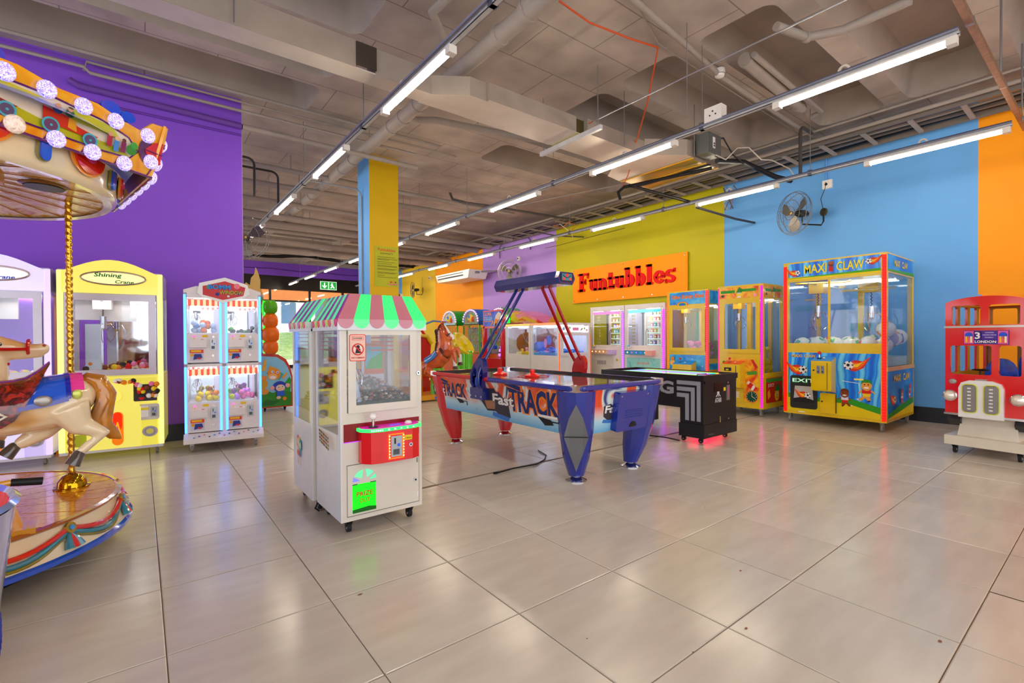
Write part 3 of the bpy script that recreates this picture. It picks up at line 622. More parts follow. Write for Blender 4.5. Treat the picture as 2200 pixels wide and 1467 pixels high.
m = M(); f.text(m,'Funtubbles',.39,2.05,.03,.0045,mat('#e05a8a'),.18,off=.03); f.disc(m,.36,2.1,.016,.0045,mat('#c63a1a')); f.disc(m,.4,2.1,.02,.0045,mat('#e0961a')); f.disc(m,.44,2.1,.014,.0045,mat('#7a3a1a')); m.build('emblem', t, 0)
# ================================================================ MACHINE KIT
def caster(par, x, y, z, r=.035, mt=None, brake=False, ang=0):
    mt = mt or STEEL; m = M()
    m.box((x-.03,y-.03,z-.006),(x+.03,y+.03,z), mt)
    m.hexa([(x-.016,y-.01+r*.5,r),(x+.016,y-.01+r*.5,r),(x+.016,y+.012+r*.5,r),(x-.016,y+.012+r*.5,r),(x-.02,y-.025,z-.006),(x+.02,y-.025,z-.006),(x+.02,y+.025,z-.006),(x-.02,y+.025,z-.006)], mt)
    if brake: m.box((x-.012,y-.055,z-.03),(x+.012,y-.02,z-.018), mt)
    c = m.build('caster', par); M().cyl((x-.011,y+.012,r),(x+.011,y+.012,r), r, RUB if mt is BLACK else mat('#8c857c',.5), 16).build('wheel', c)
    M().cyl((x-.013,y+.012,r),(x+.013,y+.012,r), r*.45, GREY, 12).build('wheel_hub', c); return c
def joystick(par, x, y, z, col, s=1):
    j = M().cyl((x,y,z),(x,y,z+.004*s), .022*s, BLACK, 16).cyl((x,y,z),(x,y,z+.04*s), .006*s, CHROME, 8).build('joystick', par)
    M().sph((x,y,z+.05*s), .017*s, col, 12).build('knob', j)
def button(par, x, y, z, col, r=.014):
    M().cyl((x,y,z),(x,y,z+.008), r, WHITE, 14).cyl((x,y,z+.008),(x,y,z+.014), r*.75, col, 14).build('push_button', par)
def coinmech(par, f, u, v, w_, h, d=.0):
    m = M(); f.rect(m,u,v,u+w_,v+h,d,d+.006,STEEL); c = m.build('coin_mechanism', par, 0)
    m = M(); f.rect(m,u+w_*.3,v+h*.62,u+w_*.42,v+h*.9,d+.006,d+.009,BLACK); f.rect(m,u+w_*.2,v+h*.1,u+w_*.75,v+h*.36,d+.006,d+.009,mat('#55565a',.4,.6)); f.disc(m,u+w_*.7,v+h*.55,w_*.14,d+.006,mat('#2d50c8',.3,em=.4),None,10); m.build('coin_slot', c, 0)
def lock(par, f, u, v, d=0, r=.011):
    m = M(); f.disc(m,u,v,r,d,CHROME,None,14,.008); f.disc(m,u,v,r*.45,d+.008,BLACK,None,10,.002); m.build('lock', par)
def claw(par, x, y, ztop, zg, s=1, body=STEEL, rails=None, W=None, D=None, ofs=.0):
    c = M()
    if W:
        c.box((.02,y-.01,ztop-.02),(W-.02,y+.01,ztop), STEEL)
        c.box((x-.01,.02,ztop-.035),(x+.01,D-.02,ztop-.02), STEEL)
    c.box((x-.06*s,y-.05*s,ztop-.1*s),(x+.06*s,y+.05*s,ztop-.02), body)
    cl = c.build('claw', par, 0)
    M().tube([(x+.005*s*(1 if i % 2 else -1)+ofs, y, ztop-.1*s-(ztop-.1*s-zg-.1*s)*i/9) for i in range(10)], .004*s, BLACK, 5).build('cord', cl)
    M().cyl((x,y,zg+.01*s),(x,y,zg+.11*s), .022*s, CHROME, 12).sph((x,y,zg+.01*s), .02*s, CHROME, 8).build('claw_head', cl)
    for k in range(3):
        a = 2*PI*k/3+.5; ca, sa = math.cos(a), math.sin(a)
        M().tube([(x+ca*r*s, y+sa*r*s, zg+z*s) for r, z in ((.01,.04),(.05,.05),(.085,-.01),(.075,-.075),(.045,-.11))], .005*s, CHROME, 6).build('prong', cl)
def led(par, a, b, col, w_=.01, st=2.0, axis=None, name='led_strip', dots=True):
    a, b = Vector(a), Vector(b); m = M()
    m.box((a.x-w_,a.y-w_*.5,a.z),(b.x+w_,b.y+w_*.5,b.z), mat(col,.4,em=st*(.3 if dots else .45)))
    if dots:
        n = int((b.z-a.z)/.035)
        for i in range(n):
            z = a.z+(i+.5)*.035; m.box((a.x-w_*.5,a.y-w_*.5-.0015,z-.008),(b.x+w_*.5,b.y-w_*.5,z+.008), mat(col,.4,em=st*1.6))
    return m.build(name, par, 0)
def door_frame(par, f, u0, v0, u1, v1, w_, mt, d0=-.0, d1=.015, pane=True, name='front_door', rad=.0, tint=GL):
    m = M(); f.rect(m,u0,v0,u0+w_,v1,d0,d1,mt); f.rect(m,u1-w_,v0,u1,v1,d0,d1,mt); f.rect(m,u0+w_,v0,u1-w_,v0+w_,d0,d1,mt); f.rect(m,u0+w_,v1-w_,u1-w_,v1,d0,d1,mt)
    m.add([f.P(u1+.002,v0-.003,d0+.001),f.P(u1+.006,v0-.003,d0+.001),f.P(u1+.006,v1+.003,d0+.001),f.P(u1+.002,v1+.003,d0+.001)],[(0,1,2,3)],BLACK)
    o = m.build(name, par, 0)
    if pane: m = M(); f.rect(m,u0+w_,v0+w_,u1-w_,v1-w_,d0+.004,d0+.007,tint); m.build('window_pane', o, 0)
    return o
def crane(name, label, loc, rz, W, D, H, zb, z1, z2, fm, cm=None, post=.03, group=None, door=.045, door_m=None, back='glass', light=14, lightc='#fff6e8', cas=STEEL, header=True, sides=True, zs=None, cat='claw machine', casr=.035):
    r = thing(name, label, cat, loc, rz, group); cm = cm or fm; F, R_, L_, T_ = faces(W, D)
    zs = z1 if zs is None else zs
    M().box((0,0,zb),(W,D,zs), cm).build('cabinet', r, 0)
    if zs < z1-.001: M().box((post,.001,zs),(W-post,.02,z1), cm).build('front_panel', r, 0)
    if header: M().box((0,0,z2),(W,D,H), fm).build('header', r, 0)
    for x in (0, W-post):
        for y in (0, D-post): M().box((x,y,zs),(x+post,y+post,z2), fm).build('corner_post', r, 0)
    if back == 'glass': M().box((post,D-.012,zs),(W-post,D-.008,z2), GL).build('back_pane', r, 0)
    elif back: M().box((post,D-.02,zs),(W-post,D-.01,z2), back).build('back_panel', r, 0)
    if sides:
        for x in (.006, W-.01): M().box((x,post,zs),(x+.004,D-post,z2), GL).build('side_pane', r, 0)
    if light: M().box((W*.15,.06,z2-.012),(W*.85,.085,z2-.001), mat(lightc,.5,em=light,emcol=lightc)).box((W*.15,D-.1,z2-.012),(W*.85,D-.075,z2-.001), mat(lightc,.5,em=light,emcol=lightc)).build('lamp_tube', r, 0)
    if door is not None: door_frame(r, F, post+.004 if door else post, z1, W-post-.004, z2, door, door_m or fm)
    for x in (.06, W-.06):
        for y in (.06, D-.06): caster(r, x, y, zb, casr, cas)
    return r, F, R_, L_
_pm = {}
ORD = 'first second third fourth fifth sixth seventh eighth ninth tenth eleventh twelfth thirteenth fourteenth fifteenth sixteenth seventeenth eighteenth nineteenth twentieth'.split()
def sphmesh(col, r, kind='ball'):
    k = (str(col), r, kind)
    if k in _pm: return _pm[k]
    m = M()
    if kind == 'ball': m.sph((0,0,0), r, mat(col,.6), 10)
    elif kind == 'beach':
        n = 20; h = 10; c1, c2, c3 = [mat(c,.3,coat=.4) for c in col]
        for i in range(h):
            a0, a1 = -PI/2+PI*i/h, -PI/2+PI*(i+1)/h
            for k_ in range(n):
                t0, t1 = 2*PI*k_/n, 2*PI*(k_+1)/n
                mt = c1 if (i in (0, h-1)) else (c2 if ((k_//2+(i > 5)) % 5 == 0 and 2 <= i <= 7) else c3)
                m.add([(r*math.cos(a)*math.cos(t), r*math.cos(a)*math.sin(t), r*math.sin(a)) for a, t in ((a0,t0),(a0,t1),(a1,t1),(a1,t0))], [(0,1,2,3)], mt)
    elif kind == 'plush':
        b = mat(col,.85); m.sph((0,0,0), r, b, 10, .85, .8, 1.15); m.sph((r*.5,0,r*.9), r*.6, b, 8); m.sph((r*.7,-r*.5,r*.1), r*.35, b, 8, 1,1,1.6); m.sph((r*.5,-r*.35,-r*.9), r*.35, b, 8)
        m.sph((r*.75,-r*.42,r*1.1), r*.13, WHITE, 6); m.sph((r*.4,-r*.5,r*1.1), r*.13, WHITE, 6)
    elif kind == 'banana': m.tube([(-r*1.5,0,.0),(-r,0,-r*.3),(0,0,-r*.45),(r,0,-r*.2),(r*1.6,0,r*.5)], [r*.25,r*.5,r*.6,r*.5,r*.15], mat(col,.8), 8)
    o = m.build('x', None, 60); me = o.data; bpy.data.objects.remove(o); _pm[k] = me; return me
def prize(root, p, col, r, kind, name, label, cat, group, rot=None):
    o = bpy.data.objects.new(name, sphmesh(col, r, kind)); C.objects.link(o); o.location = wpos(root, p)
    o.rotation_euler = rot or (random.uniform(-.6,.6), random.uniform(-.6,.6), random.uniform(0,6.28)); tag(o, label, cat, group); return o
def heap(par, name, x0, x1, y0, y1, z, h, r, mats, n, seed=1, round_=True):   # uncountable filling, one object
    rn = random.Random(seed); m = M()
    for i in range(n):
        x, y = rn.uniform(x0+r, x1-r), rn.uniform(y0+r, y1-r); hh = h*(.45+.55*math.sin((x-x0)/(x1-x0)*2.6+.3))*(.6+.4*(y-y0)/(y1-y0))
        zz = z+rn.uniform(.5, 1)*hh
        mt = rn.choice(mats)
        if round_: m.sph((x,y,zz), r*rn.uniform(.7,1.15), mt, 6, rn.uniform(.8,1.3), rn.uniform(.8,1.2), rn.uniform(.6,.9))
        else:
            a = rn.uniform(0, 6.28); dx, dy = r*math.cos(a), r*math.sin(a)
            m.tube([(x-dx,y-dy,zz),(x+dx,y+dy,zz+rn.uniform(-.01,.02))], r*.4, mt, 5)
    m.box((x0,y0,z),(x1,y1,z+h*.35), rn.choice(mats))
    return m.build(name, par, 50, kind='stuff')
def scatter(root, n, x0, x1, y0, y1, z, r, cols, kind, name, fmt, cat, group, seed=3, dz=.0):
    rn = random.Random(seed); P = []; tries = 0
    while len(P) < n and tries < 4000:
        tries += 1; x, y = rn.uniform(x0+r, x1-r), rn.uniform(y0+r, y1-r); zz = z+r
        for q in P:
            dd = math.hypot(q[0]-x, q[1]-y)
            if dd < 2*r*.95: zz = max(zz, q[2]+math.sqrt(max(0, (2*r*.92)**2-dd*dd)))
        if zz > z+r+dz: continue
        P.append((x, y, zz)+rn.choice(cols))
    seen = {}
    for (x, y, zz, cn, cc) in sorted(P):
        seen[cn] = seen.get(cn, 0)+1
        prize(root, (x, y, zz), cc, r, kind, name, fmt % cn+', '+ORD[seen[cn]-1]+' '+cn.split()[-1]+' one from left', cat, group, (rn.uniform(-.8,.8), rn.uniform(-.8,.8), rn.uniform(0,6.28)))
def splash(f, par, name, items, d=.003):
    """items: ('p',pts,mat) ('d',u,v,r,mat[,ry]) ('t',text,u,v,h,mat,wd) ('r',u0,v0,u1,v1,mat)"""
    m = M(); k = 0
    for it in items:
        dd = d+k*.0008; k += 1
        if it[0] == 'p': f.poly(m, it[1], dd, it[2], .0008)
        elif it[0] == 'd': f.disc(m, it[1], it[2], it[3], dd, it[4], it[5] if len(it) > 5 else None, 18, .0008)
        elif it[0] == 'r': f.rect(m, it[1], it[2], it[3], it[4], dd, dd+.0008, it[5])
        else: f.text(m, it[1], it[2], it[3], it[4], dd, it[5], it[6] if len(it) > 6 else None, off=.025)
    return m.build(name, par, 0)
def flameball(u, v, s, mir=1):      # burning football: flame tail with three tongues and a panelled ball
    o_, y_, r_ = mat('#f06a10'), mat('#f6c51a'), mat('#d92a10')
    T_ = lambda pts: [(u+mir*a*s, v+b*s) for a, b in pts][::mir]
    bl = [('p', T_([(-1.0,.62),(-.55,.3),(-.1,.38),(.25,.2),(.3,-.3),(-.1,-.42),(-.6,-.15)]), r_), ('p', T_([(-.85,.5),(-.45,.18),(0,.22),(.2,.1),(.15,-.2),(-.3,-.25),(-.6,.05)]), o_), ('p', T_([(-.6,.3),(-.2,.08),(.1,.1),(.1,-.12),(-.25,-.1)]), y_)]
    bl.append(('d', u+mir*.28*s, v, .3*s, WHITE)); bl.append(('d', u+mir*.3*s, v+.02*s, .1*s, BLACK))
    for k in range(5): a = 1.2566*k+.5; bl.append(('d', u+mir*(.28+.25*math.cos(a))*s, v+.25*math.sin(a)*s, .055*s, BLACK))
    return bl

# ================================================================ MAXI CLAW (right, blue wall)
YM = mat('#e3bd00', .25, coat=.4)
mx, F, R_, L_ = crane('claw_machine', 'big yellow two-player claw machine with football artwork by the blue wall', (6.97,.75,0), -90, 1.16, 1.15, 2.17, .12, 1.03, 1.93, YM, door=None, post=.055, zs=.78, lightc='#f4fff4', casr=.045)
rays = art(['#0a62d8','#1284f0','#2aa4f8','#0c70e0','#6ad4fc'], 1.6, 'wave', dist=4, const=False)
m = M(); F.rect(m,.06,1.93,1.1,2.15,0,.004,rays); F.rect(m,.06,1.93,1.1,1.965,.004,.005,mat('#f0d400')); F.poly(m,[(.06,1.955),(1.1,1.985),(1.1,1.955),(.06,1.95)],.005,mat('#4aa81a')); m.build('header_art', mx, 0)
m = M(); R_.rect(m,.03,1.95,1.12,2.15,0,.004,rays); R_.poly(m,[(.03,1.95),(1.12,1.95),(1.12,1.99),(.03,1.97)],.004,mat('#4aa81a')); m.build('header_art', mx, 0)
def twotone(f, par, s, u, v, h, wd, d=.006):
    m = M(); f.text(m, s, u+.004, v-.004, h, d, BLACK, wd, off=.045); f.text(m, s, u, v, h, d+.001, mat('#2aa0e0'), wd, off=.02); m.build('lettering', par, 0)
    m = M(); f.text(m, s, u, v+h*.45, h*.56, d+.002, mat('#f2dc10'), wd*.97, off=.02); 
    return m
def maxi_title(f, par, u, v, h, wd):
    for wv, du_, ws in (('MAXI',-.28,.36),('CLAW',.25,.4)):
        m = M(); f.text(m, wv, u+wd*du_, v, h, .006, mat('#1a70c8'), wd*ws, off=.06); f.text(m, wv, u+wd*du_, v, h, .0068, mat('#f4e015'), wd*ws, off=.02); m.build('lettering', par, 0)
maxi_title(F, mx, .6, 2.0, .115, .74); maxi_title(R_, mx, .55, 2.02, .08, .62)
def footballer(u, v, s, skin, hair, shirt, shorts, mir=1):
    q = lambda pts: [(u+mir*a*s, v+b*s) for a, b in pts][::mir]
    return [('p', q([(-.3,-.5),(-.1,-.62),(.1,-.35),(.35,-.62),(.6,-.55),(.5,-.45),(.2,-.18),(-.2,-.2)]), skin), ('p', q([(-.25,-.25),(.25,-.25),(.3,.05),(-.3,.05)]), shorts), ('p', q([(-.3,0),(.3,0),(.35,.3),(-.35,.3)]), shirt),
            ('p', q([(-.6,.1),(-.3,.3),(-.3,.2),(-.55,.0)]), skin), ('p', q([(.6,.0),(.32,.3),(.3,.18),(.52,-.06)]), skin), ('d', u, v+.65*s, .36*s, skin, .42*s), ('p', q([(-.38,.75),(-.3,1.08),(.0,1.18),(.32,1.06),(.38,.75),(.2,.9),(-.2,.9)]), hair),
            ('d', u, v+.48*s, .18*s, WHITE, .07*s), ('d', u-.13*s, v+.74*s, .05*s, BLACK), ('d', u+.13*s, v+.74*s, .05*s, BLACK), ('d', u-.18*mir*s, v-.6*s, .09*s, BLACK, .05*s), ('d', u+.6*mir*s, v-.5*s, .08*s, WHITE, .05*s)]
splash(F, mx, 'header_football', flameball(.15,2.02,.11), .008); splash(F, mx, 'header_football', flameball(1.01,2.08,.11,-1), .008)
splash(F, mx, 'header_player', [('d',.575,2.09,.03,mat('#7a3414')),('r',.55,2.0,.6,2.06,mat('#c81a10')),('d',.575,2.11,.032,mat('#a85a2a'),.02)], .008)
m = M(); F.rect(m,.06,.16,1.1,.95,0,.003,rays); m.build('front_art', mx, 0)
splash(F, mx, 'pitch', [('p',[(.06,.16),(1.1,.16),(1.1,.3),(.8,.38),(.4,.36),(.06,.4)],mat('#2f9a1a')),('p',[(.06,.16),(1.1,.16),(1.1,.22),(.75,.32),(.4,.31),(.06,.34)],mat('#e6c800'))], .004)
splash(F, mx, 'front_football', flameball(.2,.72,.17), .006); splash(F, mx, 'front_football', flameball(.82,.8,.18,-1)+[('r',.83,.62,.93,.64,mat('#f2df60'))], .006)
splash(F, mx, 'footballer', footballer(.73,.36,.125,mat('#8a4018'),mat('#6a2c10'),mat('#d8d8e8'),mat('#d01810')), .007); splash(F, mx, 'footballer', footballer(.96,.46,.15,mat('#e89a3a'),mat('#1f8a2a'),mat('#d81a10'),mat('#f0c810'),-1), .007)
m = M(); F.text(m,'MAXI',.17,.885,.04,.0075,mat('#e8b418'),.13,off=.03); F.text(m,'CLAW',.33,.885,.04,.0075,mat('#e8b418'),.14,off=.03); m.build('lettering', mx, 0)
m = M(); F.tube(m,[(.7,.6,.006),(.88,.58,.006),(.9,.42,.006)],.004,WHITE); m.build('goal_line', mx)
# prize chute door with EXIT
m = M(); F.poly(m, rrect(.09,.2,.42,.64,.03), .003, mat('#2b2a28',.4), .012); ch = m.build('prize_door', mx, 0)
m = M(); F.poly(m,[(.13,.28),(.38,.28),(.36,.5),(.15,.5)],.0155,mat('#b8b4ac',.25)); F.poly(m,[(.13,.28),(.38,.28),(.38,.32),(.26,.36),(.13,.33)],.0165,mat('#1d1c1c')); m.build('flap', ch, 0)
m = M(); F.text(m,'EXIT',.255,.545,.06,.016,mat('#2ea02a',em=.2),.28,off=.03); F.text(m,'EXIT',.255,.553,.045,.0168,mat('#c8f0e0',em=.3),.27,off=.01); m.build('lettering', ch, 0)
splash(F, ch, 'flap_football', flameball(.27,.38,.13), .017)
# control box and lower access door
m = M(); m.hexa([(.4,-.16,.47),(.63,-.16,.47),(.63,0,.44),(.4,0,.44),(.4,-.16,.85),(.63,-.16,.85),(.63,0,.9),(.4,0,.9)], YM); cb = m.build('control_box', mx, 0)
f2 = Face((0,-.16,0),(1,0,0),(0,0,1)); f2.rect(M(),0,0,0,0,0,0,YM)
m = M(); f2.rect(m,.415,.48,.58,.83,0,.006,YM); f2.rect(m,.582,.48,.588,.83,0,.003,mat('#6a5600')); dr = m.build('coin_door', cb, 0)
coinmech(cb, f2, .47,.69,.035,.1,.006); coinmech(cb, f2, .52,.69,.035,.1,.006); lock(cb, f2, .435,.73,.006)
m = M(); m.hexa([(.4,-.158,.851),(.63,-.158,.851),(.63,0,.901),(.4,0,.901),(.4,-.158,.855),(.63,-.158,.855),(.63,0,.905),(.4,0,.905)], mat('#2f8fe0',.3)); m.build('control_top', cb, 0)
joystick(mx,.47,-.08,.885,RED,1.3); button(mx,.53,-.1,.885,mat('#e8c800')); 
m = M(); F.poly(m, rrect(.46,.17,.63,.43,.015), .003, YM, .03); dr = m.build('access_door', mx, 0); m = M(); F.rect(m,.635,.18,.64,.42,.002,.02,mat('#6a5600')); m.build('gap', dr, 0); lock(mx, F, .485,.32,.033)
m = M(); F.rect(m,.19,.145,.27,.165,.002,.004,WHITE); m.build('rating_sticker', mx, 0)
m = M(); F.rect(m,.055,1.03,1.105,1.075,-.02,.006,YM); F.rect(m,.055,.95,1.105,1.03,-.02,.004,YM); F.rect(m,.54,1.07,.565,1.93,-.015,.006,YM); F.rect(m,.055,1.9,1.105,1.93,-.01,.004,YM); fr = m.build('window_frame', mx, 0)
for a, b in ((.06,.54),(.565,1.1)): m = M(); F.rect(m,a,1.075,b,1.9,-.008,-.004,GL); m.build('window_pane', fr, 0)
m = M(); R_.rect(m,.04,.16,1.11,.74,0,.003,rays); R_.poly(m,[(.04,.16),(1.11,.16),(1.11,.36),(.55,.3),(.04,.22)],.0035,mat('#2f9a1a')); R_.poly(m,[(.04,.16),(1.11,.16),(1.11,.28),(.55,.22),(.04,.17)],.005,mat('#e6c800')); m.build('side_art', mx, 0)
maxi_title(R_, mx, .6, .6, .09, .75); splash(R_, mx, 'side_football', flameball(.25,.38,.16)+footballer(.55,.38,.11,mat('#c86a3a'),mat('#8a2c10'),mat('#e8e8f0'),mat('#d01810'))+footballer(.85,.42,.11,mat('#c86a3a'),mat('#c82010'),mat('#d81a10'),mat('#e8e8f0')), .006)
m = M(); R_.rect(m,0,.74,1.15,.79,0,.01,mat('#d6a860',.3)); m.build('side_rail', mx, 0)
led(mx, (.012,-.002,.14),(.03,-.002,2.12),'#ff1006',.012,.9); led(mx, (1.128,-.002,.14),(1.142,-.002,2.14),'#ff1410',.014,1.1)
claw(mx,.3,.35,1.9,1.42,1.5,YM,W=1.16,D=1.15); claw(mx,.8,.75,1.9,1.4,1.5,YM)
M().box((.57,1.0,.78),(.63,1.06,1.9), YM).box((.5,.5,1.82),(.56,.56,1.85), YM).build('inner_post', mx, 0)
m = M(); m.tube([(.1,.12,1.89),(.7,.12,1.86),(.76,.12,1.88)], .012, YM, 8).tube([(.5,.55,1.78),(1.1,.55,1.78)], .014, mat('#e8d890',.3,.5), 8).tube([(.08,.5,1.68),(.3,.5,1.68)], .012, mat('#e8d890',.3,.5), 8); m.build('gantry_rail', mx)
M().box((.2,.3,.79),(.24,.6,1.3), GL).build('chute_divider', mx, 0)
BC = [('green spotted',('#2aa02a','#35c03a','#f4f6ee')),('teal striped',('#3fae9a','#4ab8a4','#dfeee8')),('pink and white',('#e0405a','#e85a74','#f2f0ee')),('blue starred',('#2f5fd0','#3a6ae0','#f4f4f2')),('orange spotted',('#f08a30','#f09a4a','#eef0f0')),('purple and blue',('#8a6ac0','#3f7ad0','#b0a0dc'))]
bp = [(.16,.2,.92,1),(.36,.16,.93,1),(.55,.17,.93,0),(.75,.2,.92,0),(.92,.18,.92,2),(1.03,.36,.93,3),(.65,.42,.92,0),(.42,.4,.92,2),(.2,.45,.92,3),(.85,.45,.93,3),(1.02,.62,1.0,5),(1.0,.88,1.0,4),(.8,.75,.95,1),(.55,.7,.93,4),(.3,.75,.93,5),(1.03,.48,1.12,4),(1.02,1.02,1.02,3)]
wh = ['front left corner','front, second from the left','front, below the middle post','front, right of the middle post','front right corner','right pane, nearest','middle of second row','left of the second row','behind the front left corner','behind the front right corner','right pane, middle','right pane, far','back row right','back row middle','back row left','atop the right pane pile','back right corner']
for i, (x, y, z, c) in enumerate(bp):
    prize(mx, (x, y, z+.13), BC[c][1], .105, 'beach', 'toy_ball', '%s ball in the big yellow claw machine, %s' % (BC[c][0], wh[i]), 'ball', 'balls in the big football claw machine')
M().box((.06,.06,.785),(1.1,1.1,.9), mat('#c8e0e0',.4)).build('prize_bed', mx, 0)

# ================================================================ FRUIT MACHINE and SNOWY MACHINE
fruit = art(['#e83a10','#f28a10','#f6c010','#f0560c'], 3.2, 'noise', dist=2)
fm_, F, R_, L_ = crane('claw_machine', 'yellow claw machine with orange fruit artwork and magenta corner light', (6.98,1.71,0), -90, .68, .64, 1.93, .12, .92, 1.72, YM, post=.04, door=.06, lightc='#fff4e0', zs=.62)
def fruit_head(f, par, W_):
    splash(f, par, 'header_art', [('r',.03,1.74,W_-.03,1.9,fruit),('r',.05,1.82,W_*.42,1.86,mat('#2f9a2a')),('r',W_*.6,1.83,W_-.06,1.87,mat('#2f9a2a')),('d',W_*.52,1.8,.045,mat('#f4d020')),('p',[(W_*.52-.05,1.82),(W_*.52,1.9),(W_*.52+.06,1.86),(W_*.52+.04,1.82)],mat('#2a8a30')),('d',W_*.52-.015,1.81,.012,WHITE),('d',W_*.52+.018,1.81,.012,WHITE),('d',W_*.52-.013,1.81,.005,BLACK),('d',W_*.52+.02,1.81,.005,BLACK),('d',W_*.52,1.755,.03,WHITE,.012),('d',.08,1.78,.02,mat('#2a5a3a')),('d',W_-.07,1.77,.025,mat('#f4a0a0'))])
fruit_head(F, fm_, .64); fruit_head(R_, fm_, .6)
splash(F, fm_, 'front_art', [('r',.05,.2,.63,.86,YM),('p',[(.1,.84),(.52,.84),(.6,.7),(.62,.4),(.56,.22),(.3,.2),(.35,.5),(.3,.7)],fruit),('p',[(.5,.83),(.54,.83),(.61,.72),(.57,.7)],mat('#d0201a')),('p',[(.44,.65),(.58,.67),(.6,.62),(.46,.6)],mat('#4f9a2a')),('p',[(.47,.52),(.57,.46),(.54,.42),(.44,.48)],mat('#e8e0c8')),('p',[(.45,.44),(.55,.36),(.6,.42),(.5,.5)],mat('#d82018')),('p',[(.5,.39),(.53,.37),(.57,.44),(.54,.46)],WHITE),
  ('d',.52,.29,.095,mat('#f08a20')),('d',.52,.29,.08,mat('#0f4a30')),('r',.518,.29,.523,.35,WHITE),('p',[(.52,.29),(.57,.265),(.572,.27),(.522,.297)],WHITE),('d',.1,.78,.02,mat('#2f7a2a')),('d',.1,.7,.02,mat('#d81a3a')),('r',.06,.6,.13,.63,mat('#2f9a2a'))]+[('d',.52+.068*math.cos(PI*k/6),.29+.068*math.sin(PI*k/6),.005,WHITE) for k in range(12)])
m = M(); m.hexa([(.14,-.15,.42),(.42,-.15,.42),(.42,0,.4),(.14,0,.4),(.14,-.15,.76),(.42,-.15,.76),(.42,0,.8),(.14,0,.8)], YM); cb = m.build('control_box', fm_, 0)
f2 = Face((0,-.15,0),(1,0,0),(0,0,1)); m = M(); f2.rect(m,.15,.44,.35,.74,0,.005,YM); f2.rect(m,.352,.44,.358,.74,0,.003,BLACK); f2.rect(m,.18,.66,.29,.71,.005,.007,BLACK); f2.rect(m,.21,.67,.25,.69,.007,.012,YM); m.build('coin_door', cb, 0); coinmech(cb, f2, .21,.56,.04,.07,.006)
m = M(); m.hexa([(.14,-.148,.762),(.42,-.148,.762),(.42,0,.802),(.14,0,.802),(.14,-.148,.766),(.42,-.148,.766),(.42,0,.806),(.14,0,.806)], mat('#e8481a',.3)); m.build('control_top', cb, 0)
joystick(fm_,.22,-.07,.785,RED,1.1); button(fm_,.31,-.08,.785,mat('#f0a010'))
m = M(); F.poly(m,rrect(.16,.2,.4,.4,.015),.004,YM,.015); m.build('access_door', fm_, 0); m = M(); 
for i in range(4): F.rect(m,.24,.26+i*.025,.34,.275+i*.025,.019,.021,WHITE)
m.build('warning_text', fm_, 0)
m = M(); R_.rect(m,.08,.2,.6,.56,0,.003,mat('#c81414')); R_.rect(m,.08,.5,.6,.55,.003,.004,mat('#2f9a2a')); sd = m.build('side_art', fm_, 0)
splash(R_, fm_, 'side_figure', [('d',.42,.3,.07,mat('#f4c820'),.09),('p',[(.34,.36),(.42,.48),(.5,.42),(.5,.36)],mat('#1f7a2a')),('d',.4,.31,.018,WHITE),('d',.44,.31,.018,WHITE),('d',.4,.31,.008,BLACK),('d',.44,.31,.008,BLACK),('d',.42,.26,.025,mat('#7a1a10'),.01),('r',.4,.22,.44,.26,mat('#f4c820')),('t','JUICY',.22,.42,.06,WHITE,.2),('p',[(.12,.25),(.2,.3),(.16,.4),(.1,.35)],mat('#f0a020'))], .004)
m = M(); R_.rect(m,0,.57,.64,.64,0,.006,YM); m.build('side_rail', fm_, 0)
led(fm_, (.655,-.002,.14),(.662,-.002,1.9),'#ff10c0',.012,1.3); led(fm_, (.008,-.002,.14),(.012,-.002,1.9),'#ff2080',.006,1.1)
claw(fm_,.2,.25,1.7,1.4,1.1,YM,W=.68,D=.64,ofs=-.02); m = M(); F.rect(m,.52,1.6,.6,1.68,-.02,-.015,WHITE); m.build('notice', fm_, 0)
M().box((.3,.3,.62),(.36,.36,1.7),YM).box((.5,.55,.62),(.55,.6,1.7),YM).build('inner_post', fm_, 0)
scatter(fm_, 26, .05,.63,.06,.58,.63,.055,[('yellow','#f0d820'),('lemon','#f6e640'),('golden','#e8c810')],'plush','plush_toy','%s plush toy in the fruit claw machine','plush toy','plush toys in the fruit claw machine',5,.3)
snow = art(['#0a6ad0','#1a90e8','#2ab0f0','#58c8f8'], 4, 'noise', dist=1)
sm_, F, R_, L_ = crane('claw_machine', 'yellow claw machine with blue header and cursive title, red corner light', (7.3,2.83,0), -90, .77, .55, 1.95, .12, .92, 1.7, YM, post=.045, door=.06, zs=.8)
m = M(); F.rect(m,.05,1.72,.72,1.93,0,.003,snow); R_.rect(m,.05,1.72,.5,1.93,0,.003,snow); m.build('header_art', sm_, 0)
m = M(); F.text(m,'Ribo Sunny Kind',.39,1.8,.085,.005,mat('#f4b020'),.6,off=.05,slant=.15); F.text(m,'Ribo Sunny Kind',.39,1.805,.08,.006,mat('#e84a20'),.59,off=.01,slant=.15); m.build('lettering', sm_, 0)
splash(F, sm_, 'rainbow', [('d',.3,1.72,.11,mat('#e8401a'),.05),('d',.3,1.72,.095,mat('#f4c020'),.04),('d',.3,1.72,.075,mat('#3ab04a'),.03),('d',.3,1.72,.055,mat('#2a70e0'),.02)], .004)
splash(F, sm_, 'front_art', [('r',.05,.2,.72,.86,snow)]+[('d',.08+.06*((i*37) % 11),.24+.055*((i*23) % 11),.008,WHITE) for i in range(24)]+[('d',.12,.72,.05,mat('#f4c060')),('d',.12,.79,.035,mat('#e8801a')),('p',[(.1,.6),(.16,.72),(.2,.6)],WHITE)])
m = M(); m.hexa([(.2,-.15,.42),(.56,-.15,.42),(.56,0,.4),(.2,0,.4),(.2,-.15,.7),(.56,-.15,.7),(.56,0,.76),(.2,0,.76)], YM); cb = m.build('control_box', sm_, 0)
